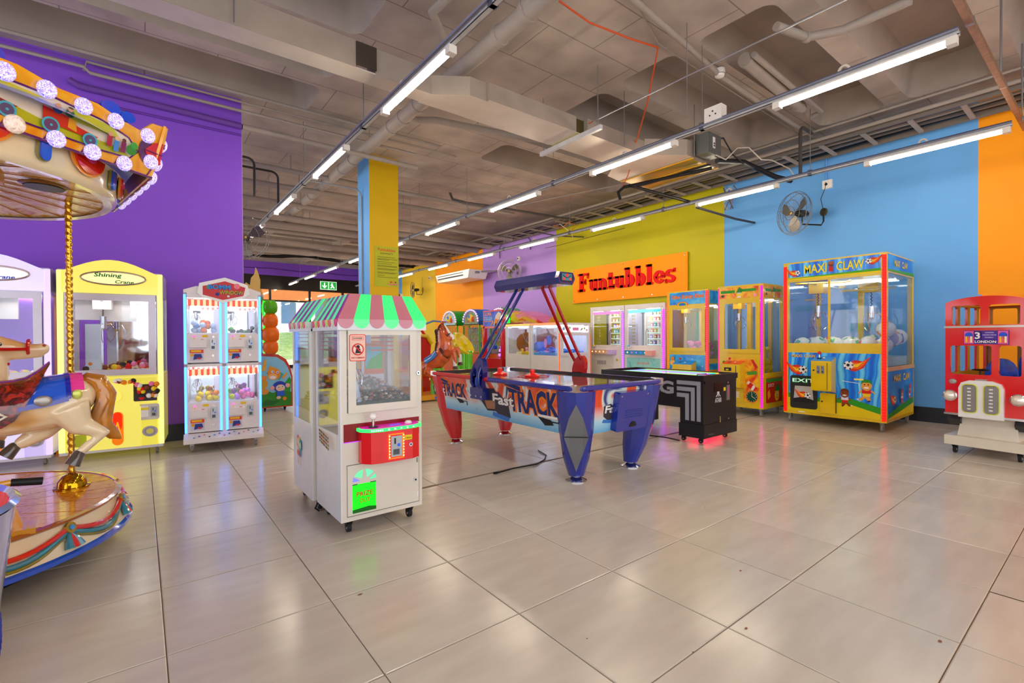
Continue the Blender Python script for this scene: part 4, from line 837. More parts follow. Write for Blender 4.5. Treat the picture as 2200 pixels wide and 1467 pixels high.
m = M(); m.hexa([(.2,-.148,.702),(.56,-.148,.702),(.56,0,.762),(.2,0,.762),(.2,-.148,.706),(.56,-.148,.706),(.56,0,.766),(.2,0,.766)], mat('#2a90e0',.3)); m.build('control_top', cb, 0)
joystick(sm_,.3,-.07,.735,RED,1.2); button(sm_,.4,-.08,.73,mat('#e8d020'))
led(sm_, (.745,-.002,.14),(.76,-.002,1.93),'#ff3040',.014,1.4); led(sm_, (.006,-.002,.14),(.01,-.002,1.93),'#ff6a10',.005,1.1)
claw(sm_,.24,.2,1.68,1.4,1.0,YM,W=.77,D=.55); M().box((.4,.35,.8),(.46,.4,1.7),YM).build('inner_post', sm_, 0)
M().box((.32,.4,.8),(.38,.41,1.6),mat('#20a890')).build('inner_strip', sm_, 0)
scatter(sm_, 16, .25,.72,.06,.5,.81,.06,[('pink','#f06ab0'),('lilac','#f490c8'),('rose','#e85a9a')],'plush','plush_toy','%s plush toy in the blue header claw machine','plush toy','plush toys in the blue header claw machine',8,.18)
m = M(); R_.rect(m,.04,.2,.5,.62,0,.003,mat('#e8a020')); R_.rect(m,.04,.62,.5,.72,0,.003,snow); m.build('side_art', sm_, 0)
# ================================================================ KEY PRIZE MACHINES (white, lime wall)
def keymaster(y0, y1, label, ledc, boxc, artc, pat, first):
    W = y0-y1
    WM = mat('#e6ddd8', .3, coat=.3)
    r, F, R_, L_ = crane('prize_machine', label, (7.3,y0,0), -90, W, .6, 1.78, .08, .98, 1.72, WM, post=.05, door=.03, light=26, casr=.03, back=None if first else mat('#d8d4c0',.4), cat='prize machine', group='white key prize machines')
    m = M(); F.rect(m,.07,1.62,W-.1,1.68,-.012,-.008,mat(pat[0],.4,em=.5)); m.build('top_banner', r, 0)
    led(r, (W-.035,-.003,.15),(W-.018,-.003,1.66), ledc, .012, 1.4)
    m = M(); m.cyl((.2,.3,.98),(.2,.3,1.66),.02,mat('#4a4a52',.3,.6),12).cyl((.2,.3,1.62),(.2,.3,1.67),.035,BLACK,12); m.build('key_column', r)
    m = M(); m.tube([(.3,.25,.98),(.3,.25,1.25),(.31,.25,1.3),(.33,.25,1.32),(.35,.25,1.29),(.35,.25,.98)],.008,mat('#5a4a2a'),6); m.build('cable_loop', r)
    m = M()
    for i in range(6): F.rect(m,.38,1.02+i*.11,W-.08,1.03+i*.11,-.45,-.2,GL); F.rect(m,.38,1.02+i*.11,W-.08,1.03+i*.11,-.2,-.195,mat('#bfeef0',.3,em=.6))
    m.build('prize_shelf', r, 0)
    rn = random.Random(y0*10); cols = [('orange','#f08a3a'),('pink','#f08ab8'),('turquoise','#4ac0c0'),('yellow','#e8d040'),('green','#9ac040'),('dark','#4a4a52'),('white','#f0ece0'),('purple','#8a6ad8')]
    for i in range(6):
        for k in range(5):
            cn, cc = rn.choice(cols); u = .41+k*(W-.53)/4.6; key = ('bx', cc)
            if key not in _pm: 
                o = M().box((0,0,0),(.045,.03,.07), mat(cc,.4)).box((.008,-.002,.012),(.037,0,.05), WHITE).build('x',None,0); _pm[key] = o.data; bpy.data.objects.remove(o)
            o = bpy.data.objects.new('prize_box', _pm[key]); C.objects.link(o); o.location = wpos(r, (u, .22+rn.uniform(0,.04), 1.031+i*.11)); o.rotation_euler = (0,0,-PI/2)
            tag(o, '%s prize box on the %s shelf of the %s white prize machine, %s column' % (cn, ['lowest','second','third','fourth','fifth','top'][i], 'left' if first else 'right', ORD[k]), 'box', 'prizes in the %s white prize machine' % ('left' if first else 'right'))
    m = M()
    for i in range(9): F.rect(m,.06,1.04+i*.065,.13,1.07+i*.065,-.15,-.14,mat('#b8a878'))
    m.build('lock_bar', r, 0)
    for z in (1.1,1.35,1.58): lock(r, F, W-.09, z, .015, .008)
    m = M(); F.rect(m,.08,.84,W*.62,.92,0,.1,mat(boxc,.3)); F.rect(m,.08,.92,W*.78,.935,0,.12,mat('#f6e6e0',.3)); F.rect(m,W*.62,.83,W*.78,.92,0,.12,mat(artc,.3)); cb = m.build('control_box', r, 0)
    m = M()
    for i in range(5): F.disc(m,.14+i*(W*.45)/4,.88,.014,.1,mat(['#ffe89a','#f03aa0','#8a6af0','#3a6af0','#e8f0a0'][i] if not first else '#ffe89a',.3,em=.8))
    m.build('indicator_lamp', cb, 0)
    joystick(r,.14,-.06,.94,mat('#e8c820' if first else '#30b0e0'),1.2)
    if first:
        m = M(); F.rect(m,.06,.2,W*.68,.8,0,.01,mat('#d8d2c6',.4)); g = m.build('door', r, 0); m = M()
        for i in range(8): F.rect(m,.2+i*.03,.62,.215+i*.03,.7,.01,.014,GREY)
        m.build('vent_slot', g, 0); m = M(); F.disc(m,W*.8,.72,.025,0,mat('#c8a820')); m.build('emblem', r, 0)
    else:
        m = M(); F.rect(m,.05,.2,W-.1,.78,0,.008,art(['#6ac8c8','#9ad8d0','#58b8c0'],6)); m.build('front_art', r, 0); m = M()
        for i in range(7): F.rect(m,.3+i*.04,.66,.325+i*.04,.7,.008,.012,mat('#c89a8a'))
        m.build('vent_slot', r, 0)
    m = M(); R_.rect(m,0,.1,.6,1.74,0,.004,mat('#f8b8c8' if not first else '#e0d0e8',.3)); m.build('side_panel', r, 0)
    return r
keymaster(4.66,3.79,'left white key prize machine with orange control panel under the shop sign','#b060ff','#f0b890','#c8b0e0',('#f060b0',),True)
keymaster(3.77,2.88,'right white key prize machine with turquoise control panel and pink corner light','#c040ff','#3a9ac8','#f0a898',('#60d8e8',),False)

# ================================================================ WHITE CRANES BEHIND THE AIR HOCKEY TABLE
WM = mat('#ddd8d4', .3, coat=.3); ORM = mat('#ff5a1e', .3, em=.5)
def whitecrane(loc, label, first):
    r, F, R_, L_ = crane('claw_machine', label, loc, 0, .85, .82, 1.45, .08, .82, 1.4, WM, post=.045, door=None, light=16, back='glass', lightc='#f0f2ff')
    for f, w_ in ((L_,.82),):
        m = M(); f.rect(m,.0,1.405,w_,1.45,0,.006,mat('#f0a070' if first else '#e8d070',.4,em=.25)); m.build('edge_light', r, 0)
    claw(r,.35,.4,1.38,1.15,1.0,WM,W=.85,D=.82)
    m = M(); m.tube([(.25,.1+.06*i,1.3-.25*math.sin(PI*i/8)*(1 if i < 9 else 0)) for i in range(9)],.007,GREY,6); m.build('hanging_cable', r)
    return r, F, R_, L_
a, F, R_, L_ = whitecrane((6.12,4.36,0), 'white claw machine with blue prizes and printed header behind the table', True); m = M(); m.box((.825,.05,.82),(.84,.77,1.39),mat('#eceef4',.5)); m.build('white_side_wall', a, 0)
m = M(); F.rect(m,.05,1.27,.8,1.39,0,.004,mat('#f4f0f2',.3,em=.35)); m.build('header_art', a, 0)
splash(F, a, 'header_print', [('r',.36,1.3,.52,1.355,mat('#f08ac0')),('d',.12,1.33,.03,mat('#8ab0e8')),('d',.22,1.32,.02,mat('#3a3a3a')),('d',.28,1.35,.02,mat('#6ab06a')),('p',[(.56,1.29),(.6,1.34),(.64,1.35),(.6,1.31)],BLACK),('d',.68,1.34,.02,mat('#a8c860')),('d',.74,1.31,.02,mat('#f0a0a0'))], .005)
door_frame(a, F, .05, .82, .8, 1.26, .055, WM); m = M(); m.box((-.004,-.004,.1),(.02,-.001,1.25),ORM).box((.835,-.004,.1),(.853,-.001,1.25),ORM); m.build('led_strip', a, 0)
heap(a,'prize_pile',.05,.8,.05,.77,.82,.15,.035,[mat('#3a8ae8'),mat('#5aaaf0'),mat('#2a70d0')],70,3)
splash(F, a, 'balloon_print', [('d',.3,1.12,.07,mat('#6a90e0'),.1),('d',.2,1.05,.04,mat('#f09ac0'),.09)], -.6)
b, F, R_, L_ = whitecrane((6.12,5.2,0), 'white claw machine with yellow edge light, second in the row behind the table', False)
heap(b,'prize_pile',.05,.8,.05,.5,.82,.14,.04,[mat('#f06aa0'),mat('#f0c020'),mat('#f49ab0')],30,4)
M().prism([(.3,.12,.83),(.3,.55,.83),(.3,.15,1.08)],(.25,0,0),mat('#2a70d8')).build('blue_prize', b, 0)

# ================================================================ AIR HOCKEY
HB = mat('#1c2f96', .25, coat=.6); HR = mat('#d81420', .25, coat=.6); HD = mat('#101f78', .2, coat=.8)
X0, X1, Y0, Y1, ZB, ZT = 2.56, 3.64, .4, 2.68, .4, .8
hk = thing('air_hockey_table', 'air hockey table with splashy printed sides, blue and red legs and overhead score beam', 'air hockey table', ((X0+X1)/2,(Y0+Y1)/2,0))
ox, oy = (X0+X1)/2, (Y0+Y1)/2; x0, x1, y0, y1 = X0-ox, X1-ox, Y0-oy, Y1-oy
e = .05
M().hexa([(x0+e,y0+e,ZB),(x1-e,y0+e,ZB),(x1-e,y1-e,ZB),(x0+e,y1-e,ZB),(x0,y0,ZT-.04),(x1,y0,ZT-.04),(x1,y1,ZT-.04),(x0,y1,ZT-.04)], mat('#dfe8ec',.3)).build('body', hk, 0)
def track_mat():
    m = bpy.data.materials.new('track_print'); m.use_nodes = True; nt = m.node_tree; b = nt.nodes['Principled BSDF']; L = nt.links.new
    tc = nt.nodes.new('ShaderNodeTexCoord'); sep = nt.nodes.new('ShaderNodeSeparateXYZ'); L(tc.outputs['Object'], sep.inputs[0])
    n = nt.nodes.new('ShaderNodeTexNoise'); n.inputs['Scale'].default_value = 2.6; n.inputs['Distortion'].default_value = 1.2; n.inputs['Detail'].default_value = 3
    mp = nt.nodes.new('ShaderNodeMapping'); mp.inputs['Location'].default_value = (3.1,1.7,2); mp.inputs['Rotation'].default_value = (.5,0,0); L(tc.outputs['Object'], mp.inputs[0]); L(mp.outputs[0], n.inputs['Vector'])
    r = nt.nodes.new('ShaderNodeValToRGB'); e = r.color_ramp.elements; cs = [(.34,'#18202a'),(.4,'#2a3f8a'),(.43,'#cfe0dc'),(.46,'#dfe6dc'),(.49,'#f0682a'),(.56,'#e23a18'),(.66,'#f05a28')]
    while len(e) < len(cs): e.new(.5)
    for i, (p, c) in enumerate(cs): e[i].position = p; e[i].color = lin(c)
    L(n.outputs[0], r.inputs[0])
    g = nt.nodes.new('ShaderNodeValToRGB'); e = g.color_ramp.elements; cs = [(0,'#3aa0d8'),(.25,'#a8d4e4'),(.42,'#dde6e2'),(1,'#dde6e2')]
    while len(e) < len(cs): e.new(.5)
    for i, (p, c) in enumerate(cs): e[i].position = p; e[i].color = lin(c)
    mr = nt.nodes.new('ShaderNodeMapRange'); mr.inputs[1].default_value = .38; mr.inputs[2].default_value = .8; L(sep.outputs[2], mr.inputs[0]); L(mr.outputs[0], g.inputs[0])
    mk = nt.nodes.new('ShaderNodeMapRange'); mk.inputs[1].default_value = .5; mk.inputs[2].default_value = .62; L(sep.outputs[2], mk.inputs[0])
    mx_ = nt.nodes.new('ShaderNodeMix'); mx_.data_type = 'RGBA'; L(mk.outputs[0], mx_.inputs[0]); L(g.outputs[0], mx_.inputs[6]); L(r.outputs[0], mx_.inputs[7]); L(mx_.outputs[2], b.inputs['Base Color'])
    b.inputs['Roughness'].default_value = .3; b.inputs['Coat Weight'].default_value = .4; return m
TM = track_mat()
sl = e/(ZT-.04-ZB)
def slant(o, u): return Face(o, u, Vector((0,0,1)))
# left side panel (faces -x): u runs from far (left) to near (right)
LS = Face((x0+e-.002,y1,ZB),(0,-1,0),Vector((-e,0,ZT-.04-ZB)).normalized()); LE = y1-y0; hh = math.hypot(e, ZT-.04-ZB)
m = M(); LS.rect(m,.1,0,LE-.12,hh,0,.004,TM); m.build('side_print', hk, 0)
NS = Face((x0,y0+e-.002,ZB),(1,0,0),Vector((0,-e,ZT-.04-ZB)).normalized()); WE = x1-x0
m = M(); NS.rect(m,.14,0,WE-.14,hh,0,.004,TM); m.build('side_print', hk, 0)
RS = Face((x1-e+.002,y0,ZB),(0,1,0),Vector((e,0,ZT-.04-ZB)).normalized()); m = M(); RS.rect(m,.1,0,LE-.12,hh,0,.004,TM); m.build('side_print', hk, 0)
def tracklogo(f, u, v, s, nm='lettering'):
    m = M(); f.text(m,'TRACK',u+.012*s,v-.006*s,.18*s,.005,mat('#f88418'),.5*s,'l',off=.1,slant=.05); f.text(m,'TRACK',u+.012*s,v+.002,.165*s,.0058,mat('#182c6c'),.485*s,'l',off=.035,slant=.05)
    f.poly(m,[(u-.03*s,v+.17*s),(u-.05*s,v+.23*s),(u+.17*s,v+.185*s),(u+.17*s,v+.14*s)],.005,mat('#f07818')); f.poly(m,[(u-.015*s,v+.178*s),(u-.03*s,v+.21*s),(u+.15*s,v+.175*s),(u+.15*s,v+.145*s)],.0058,mat('#182c6c'))
    f.text(m,'Fast',u-.06*s,v+.03*s,.075*s,.0066,BLACK,.24*s,off=.09,slant=.1); f.text(m,'Fast',u-.06*s,v+.03*s,.075*s,.0072,WHITE,.24*s,off=.03,slant=.1); m.build(nm, hk, 0)
    m = M(); f.poly(m,[(u-.2*s,v-.06*s),(u-.02*s,v-.08*s),(u+.0*s,v-.05*s),(u-.19*s,v-.03*s)],.0055,mat('#3a78c8')); f.poly(m,[(u-.2*s,v+.1*s),(u-.1*s,v+.12*s),(u+.0,v+.04*s),(u+.01*s,v-.05*s),(u-.1*s,v-.06*s),(u-.19*s,v-.0*s)],.005,mat('#3c3640'))
    f.poly(m,[(u+.3*s,v-.0*s),(u+.36*s,v-.05*s),(u+.44*s,v-.04*s),(u+.42*s,v-.01*s)],.0078,BLACK); f.rect(m,u+.3*s,v+.0*s,u+.48*s,v+.015*s,.0078,.0082,WHITE); f.tube(m,[(u+.36*s,v-.02*s,.008),(u+.5*s,v-.02*s,.008),(u+.5*s,v-.06*s,.008)],.004*s,BLACK)
    m.build('print_detail', hk, 0)
tracklogo(LS,.2,.14,.98); tracklogo(LS,1.4,.11,1.35)
m = M(); LS.poly(m,[(.98,.28),(1.2,.3),(1.28,.2),(1.22,.08),(1.05,.07),(.96,.16)],.0045,mat('#33303c')); LS.poly(m,[(1.02,.17),(1.2,.18),(1.18,.1),(1.05,.09)],.0052,mat('#b07a5a')); LS.rect(m,1.13,.12,1.22,.16,.006,.0065,WHITE); m.build('print_detail', hk, 0)
splash(LS, hk, 'maker_mark', [('d',.86,.06,.018,mat('#8fb8c8')),('d',LE-.2,.06,.018,mat('#3a9a7a')),('d',LE-.2,.06,.012,WHITE),('t','labs',LE-.16,.045,.02,GREY,.06)], .005)
tracklogo(NS,.5,.13,.85); 
# rim, playfield
RR = .1
def rimpts(ins, z): return [(a, b, z) for a, b in rrect(x0-.01+ins, y0-.01+ins, x1+.01-ins, y1+.01-ins, .09, 5)]
m = M(); P = rimpts(0, ZT-.025); n = len(P)
for i in range(n):
    a_, b_2 = Vector(P[i]), Vector(P[(i+1) % n]); mid = (a_.y+b_2.y)/2
    segs = [(a_, b_2)] if abs(a_.y-b_2.y) < .5 else [(a_, (a_+b_2)/2+Vector((0,0,0))), ((a_+b_2)/2, b_2)]
    for s0, s1 in segs:
        mt = HB if (s0.y+s1.y)/2 < .0 else HR; m.tube([s0, s1], .022, mt, 10)
m.build('rim', hk)
P1, P2 = rimpts(0, ZT-.006), rimpts(.035, ZT-.006)
m = M(); m.add(P1+P2, [(i,(i+1) % n,n+(i+1) % n,n+i) for i in range(n)], mat('#8e2a34',.15,.3)); m.build('rim_top', hk, 0)
m = M(); P2, P3 = rimpts(.033, ZT-.004), rimpts(.036, ZT-.03); m.add(P2+P3, [(i,(i+1) % n,n+(i+1) % n,n+i) for i in range(n)], mat('#2a2326',.3)); m.build('rink_wall', hk, 0)
m = M(); m.add(rimpts(.034, ZT-.026), [tuple(range(n))], mat('#8f8678', .07, .75)); pf = m.build('playfield', hk, 0)
m = M(); T_ = Face((0,0,ZT-.0255),(1,0,0),(0,1,0)); T_.ring(m,0,0,.16,.004,.0,mat('#c81a1a'),None,24); T_.rect(m,x0+.07,-.006,x1-.07,.006,0,.0008,mat('#c81a1a')); m.build('marking', hk, 0)
for (x, y) in ((-.25,.5),(.12,.02)):
    M().lathe([(0,.0),(.06,0),(.062,.012),(.03,.02),(.018,.03),(.02,.055),(.0,.06)], (x,y,ZT-.044), RED, 20).build('x', None)
    bpy.data.objects.remove(bpy.data.objects['x'])
mal = M().lathe([(0,0),(.062,0),(.064,.012),(.045,.022),(.02,.03),(.022,.058),(0,.064)], (0,0,0), mat('#ff1208',.25,coat=.4), 20)
for k, (x, y) in enumerate(((2.98,1.95),(3.07,1.52))):
    o = mal.build('mallet'); o.location = (x, y, ZT-.025); o.scale = (1.25,1.25,1.2); tag(o, 'red air hockey mallet on the table, %s' % ('further from the camera' if k == 0 else 'nearer the camera'), 'mallet', 'air hockey mallets')
for cx, cy, sx, sy, cm_ in ((x0,y0,1,1,CHROME),(x1,y0,-1,1,CHROME),(x0,y1,1,-1,CHROME),(x1,y1,-1,-1,CHROME)):
    M().prism([(cx-.015*sx,cy-.015*sy,ZT-.05),(cx+.12*sx,cy-.015*sy,ZT-.05),(cx+.06*sx,cy+.06*sy,ZT-.05),(cx-.015*sx,cy+.12*sy,ZT-.05)],(0,0,.052),cm_).build('corner_cap', hk, 0)
# tapered legs with chrome feet
def leg(sx, sy, mt):
    # top outer corner at the rim, foot further in
    cx, cy = (x0 if sx < 0 else x1), (y0 if sy < 0 else y1)
    secs = [(.045,-.19,.06,1),(.2,-.165,.1,1),(.4,-.14,.125,1),(.41,-.142,.13,1),(ZT-.05,-.115,.15,1)]
    m = M(); P = []; nn = 12
    for z, off, r, _ in secs:
        mx_, my_ = cx+sx*off, cy+sy*off
        for k in range(nn):
            a = 2*PI*(k+.5)/nn; c, s = math.cos(a), math.sin(a); q = max(abs(c), abs(s)); f_ = .82+.18/q
            P.append((mx_+r*c*f_, my_+r*s*f_, z))
    L = len(secs)
    m.add(P, [(i*nn+k, i*nn+(k+1) % nn, (i+1)*nn+(k+1) % nn, (i+1)*nn+k) for i in range(L-1) for k in range(nn)]+[tuple(range(nn-1,-1,-1)), tuple(range((L-1)*nn, L*nn))], mt)
    lg = m.build('leg', hk, 20)
    fx, fy = cx+sx*-.19, cy+sy*-.19
    M().lathe([(0,0),(.088,0),(.088,.008),(.06,.02),(.035,.035),(.035,.05)], (fx,fy,.0), CHROME, 24).build('foot', lg)
    return lg
lgs = [leg(-1,-1,HB), leg(1,-1,HB), leg(-1,1,HR), leg(1,1,HR)]
# grey diamond inlay on the near leg
dv = Vector((-1,-1,0)).normalized(); m = M()
def on_leg(z, w_):
    t_ = [(.03,-.19,.062),(.4,-.14,.128),(ZT-.05,-.115,.15)]
    for a_, b_2 in zip(t_[:-1], t_[1:]):
        if a_[0] <= z <= b_2[0]: q = (z-a_[0])/(b_2[0]-a_[0]); off = a_[1]+(b_2[1]-a_[1])*q; r = a_[2]+(b_2[2]-a_[2])*q
    c = Vector((x0-off, y0-off, z)); side = Vector((1,-1,0)).normalized()
    return c+dv*(r*1.1+.012)*1.0+side*w_
ds = [(.1,0),(.25,.05),(.4,.095),(.55,.055),(.66,0)]
Pd = [on_leg(z, -w_) for z, w_ in ds]+[on_leg(z, w_) for z, w_ in reversed(ds[1:-1])]
m.prism(Pd, dv*.003, mat('#6f6f70', .6)); m.build('diamond_inlay', lgs[0], 0)
m = M(); m.prism([on_leg(.398,-.1), on_leg(.404,-.1), on_leg(.404,.1), on_leg(.398,.1)], dv*.0045, BLACK); m.build('seam', lgs[0], 0)
# coin box on the near end
m = M(); NS.poly(m, rrect(.44,-.0,.84,.33,.02), .004, HB, .06); cbx = m.build('coin_box', hk, 0)
m = M(); 
for i in range(4): NS.rect(m,.54,.11+i*.02,.76,.117+i*.02,.064,.067,mat('#2a3a8a',.3))
m.build('vent_slot', cbx, 0); m = M(); NS.disc(m,.65,.03,.045,.064,BLACK,None,16,.003,0,180); m.build('puck_slot', cbx, 0)
m = M(); NS.disc(m,.425,.18,.014,.004,CHROME,None,12,.02); NS.disc(m,.47,.3,.008,.064,CHROME,None,8,.004); NS.disc(m,.81,.3,.008,.064,CHROME,None,8,.004); m.build('bolt', cbx)
# score beam and its two pairs of arms
bm = M(); hb = .095; L0, L1 = -.46, .57
prof = [(-.13,-.03),(-.1,-.085),(.1,-.085),(.13,-.03),(.1,.035),(-.1,.035)]
V = [];
for y, s in ((L0,.86),(L0+.03,1),(L1-.03,1),(L1,.8)): V += [(a*s+.03, y, 1.76+b*s) for a, b in prof]
bm.add(V, [(i*6+k, i*6+(k+1) % 6, (i+1)*6+(k+1) % 6, (i+1)*6+k) for i in range(3) for k in range(6)]+[(5,4,3,2,1,0),(18,19,20,21,22,23)], HD)
sb = bm.build('score_beam', hk, 0)
f3 = Face((.03,L0-.001,1.76),(1,0,0),(0,0,1)); m = M(); f3.poly(m,[(-.09,-.02),(-.07,-.06),(.07,-.06),(.09,-.02),(.07,.02),(-.07,.02)],0,mat('#1b2030')); f3.rect(m,-.065,-.05,.065,.015,.002,.004,mat('#4a8a9a')); m.build('score_display', sb, 0)
m = M(); f3.disc(m,0,0,.014,.005,mat('#ff1a10',.3,em=1)); f3.rect(m,-.05,-.045,-.03,-.025,.005,.007,mat('#ff1a10',.3,em=1)); f3.rect(m,.03,-.045,.05,-.025,.005,.007,mat('#ff1a10',.3,em=1)); f3.tube(m,[(-.05,0,.005),(-.02,-.02,.005),(.02,-.02,.005),(.05,0,.005)],.003,BLACK); m.build('score_light', sb)
def arms(s, mt, nm):
    ar = M(); c_ = .155 if s < 0 else -.09
    for dy in (-.055, .055):
        ar.tube([(.03+s*.05, c_*1.1+dy, 1.69), (s*.5, c_+dy, 1.0), (s*.575, c_+dy, .9), (s*.61, c_+dy, .82), (s*.61, c_+dy, .74), (s*.57, c_+dy, .66)], .017, mt, 10)
    a_ = ar.build('arm', hk)
    P = [(s*.535,c_-.02+.09*math.cos(2*PI*k/14)-.03*math.sin(2*PI*k/14),.84+.14*math.sin(2*PI*k/14)) for k in range(14)]
    M().prism(P, (s*.05,0,0), mt).box((s*.535,c_-.08,.66),(s*.585,c_+.07,.8), mt).build('arm_shroud', a_, 0)
    M().box((s*.51,c_-.12,.58),(s*.6,c_+.1,.69), mt).build('arm_base', a_, 0)
    m = M(); 
    for y in (c_-.1,c_-.01,c_+.08): m.cyl((s*.6,y,.61),(s*.607,y,.61),.01,CHROME,8)
    m.build('bolt', a_)
arms(-1, HD, 'blue'); arms(1, mat('#b81018',.2,coat=.6), 'red')
M().box((-.585,.1,.71),(-.6,.17,.79), mat('#1050d8',.2)).build('goal_light', hk, 0)
t = thing('power_cable', 'black power cable lying on the floor under the air hockey table', 'cable', (2.35,1.15,.008))
M().tube([(0,0,0),(.08,.0,.004),(.2,.03,0),(.45,.0,0),(.62,.08,0),(.75,.2,0),(.82,.4,0)], .006, BLACK, 6).cyl((-.03,0,.004),(.01,0,.002),.01,BLACK,6).build('wire', t)

# ================================================================ PONG TABLE
pg = thing('arcade_table', 'black retro arcade table with silver stripes beside the air hockey table', 'arcade table', (4.71,.62,0))
W, L_p, H = .7, 1.42, .75; BK = mat('#1b1a1e', .35); SV = mat('#a3a7b4', .35, .3)
m = M(); m.box((0,0,.07),(W,.28,H-.04),BK); m.build('end_cabinet', pg, 0)
m = M(); m.box((0,L_p-.36,.07),(W,L_p,H-.04),BK); m.build('end_cabinet', pg, 0)
m = M(); m.box((.002,.28,.38),(W-.02,L_p-.36,H-.06),BK); m.build('body', pg, 0)
m = M(); m.box((-.012,-.012,H-.06),(.02,L_p+.012,H),BK).box((W-.02,-.012,H-.06),(W+.012,L_p+.012,H),BK).box((.02,-.012,H-.09),(W-.02,.02,H),BK).box((.02,L_p-.02,H-.06),(W-.02,L_p+.012,H),BK); m.build('top_frame', pg, 0)
scr = art(['#ff30b0','#ffd020','#30e060','#20c0ff','#9060ff'], 1.3, 'wave', rough=.08, em=.9, stretch=(.3,1,1), dist=.5)
m = M(); m.box((.02,.2,H-.02),(W-.02,L_p-.2,H-.012),scr); m.build('screen', pg, 0)
m = M(); m.box((.02,.02,H-.05),(W-.02,.2,H-.03),mat('#b02038',.3)).box((.02,L_p-.2,H-.05),(W-.02,L_p-.02,H-.03),mat('#b02038',.3)); m.build('control_deck', pg, 0)
for x in (.2,.5): M().lathe([(0,0),(.035,0),(.035,.02),(.0,.022)],(x,.11,H-.03),mat('#c89a60',.3),16).build('knob', pg)
m = M(); m.tube([(.1,.14,H-.03),(.12,.14,H+.0),(.3,.14,H+.0),(.32,.14,H-.03)],.007,CHROME,6); m.build('handle', pg)
F, R_, L_, T_ = faces(W, L_p); L_ = Face((0,L_p,0),(0,-1,0),(0,0,1))
m = M()
for k in range(3):
    o = .07*k; w_ = .045; uR = L_p-.03-o; v1 = H-.065-o
    L_.rect(m, 1.1, v1-w_, uR, v1, 0, .003, SV); L_.rect(m, uR-w_, .25, uR, v1-w_, 0, .003, SV)
m.build('stripe_inlay', pg, 0)
m = M(); L_.text(m,'PONG',.66,.52,.15,0.0015,SV,.8,off=.04); m.build('lettering', pg, 0)
m = M(); L_.rect(m,1.13,.07,1.425,.215,0,.012,BK); F.rect(m,0,.07,W,.215,0,.008,BK); m.build('kick_panel', pg, 0)
m = M(); F.text(m,'ATARI',.3,.44,.05,.002,mat('#d8d8dc'),.13,off=.02); 
F.rect(m,.295,.505,.305,.56,.002,.004,WHITE); F.poly(m,[(.25,.505),(.265,.505),(.288,.53),(.29,.56),(.28,.56),(.278,.53)],.002,WHITE); F.poly(m,[(.335,.505),(.35,.505),(.322,.53),(.32,.56),(.31,.56),(.312,.53)],.002,WHITE); m.build('emblem', pg, 0)
m = M(); F.rect(m,.22,.56,.4,.68,0,.004,mat('#111014',.2)); F.rect(m,.48,.45,.54,.62,0,.008,STEEL); F.rect(m,.5,.5,.52,.6,.008,.01,mat('#c04a7a')); m.build('coin_mechanism', pg, 0)
m = M(); F.disc(m,.5,.65,.012,0,CHROME,None,10,.01); F.disc(m,.51,.24,.011,0,CHROME,None,10,.01); F.rect(m,.335,.14,.345,.28,0,.006,mat('#b89a60')); F.rect(m,.41,.56,.45,.6,.004,.008,mat('#e8d020')); m.build('lock', pg, 0)
m = M(); F.text(m,'made for play',.14,.075+.02,.02,.009,GREY,.1); m.build('small_print', pg, 0)
for x in (.09, W-.1):
    for y in (.07,.28,L_p-.28,L_p-.08): caster(pg, x, y, .07, .026, BLACK)
M().box((.05,.05,.066),(W-.05,.3,.069), mat('#ff2a5a',.4,em=1.3)).box((.3,.6,.34),(W-.1,L_p-.45,.345), mat('#c040ff',.4,em=1.3)).build('underglow', pg, 0)
t = thing('power_cable', 'black looped cable hanging under the black arcade table', 'cable', (4.7,1.2,.01)); M().tube([(0,-.3,0),(-.02,-.15,.01),(.0,.0,.0),(-.05,.12,0),(-.06,.2,.1),(-.03,.25,.3),(.03,.25,.36)], .008, BLACK, 6).build('wire', t)

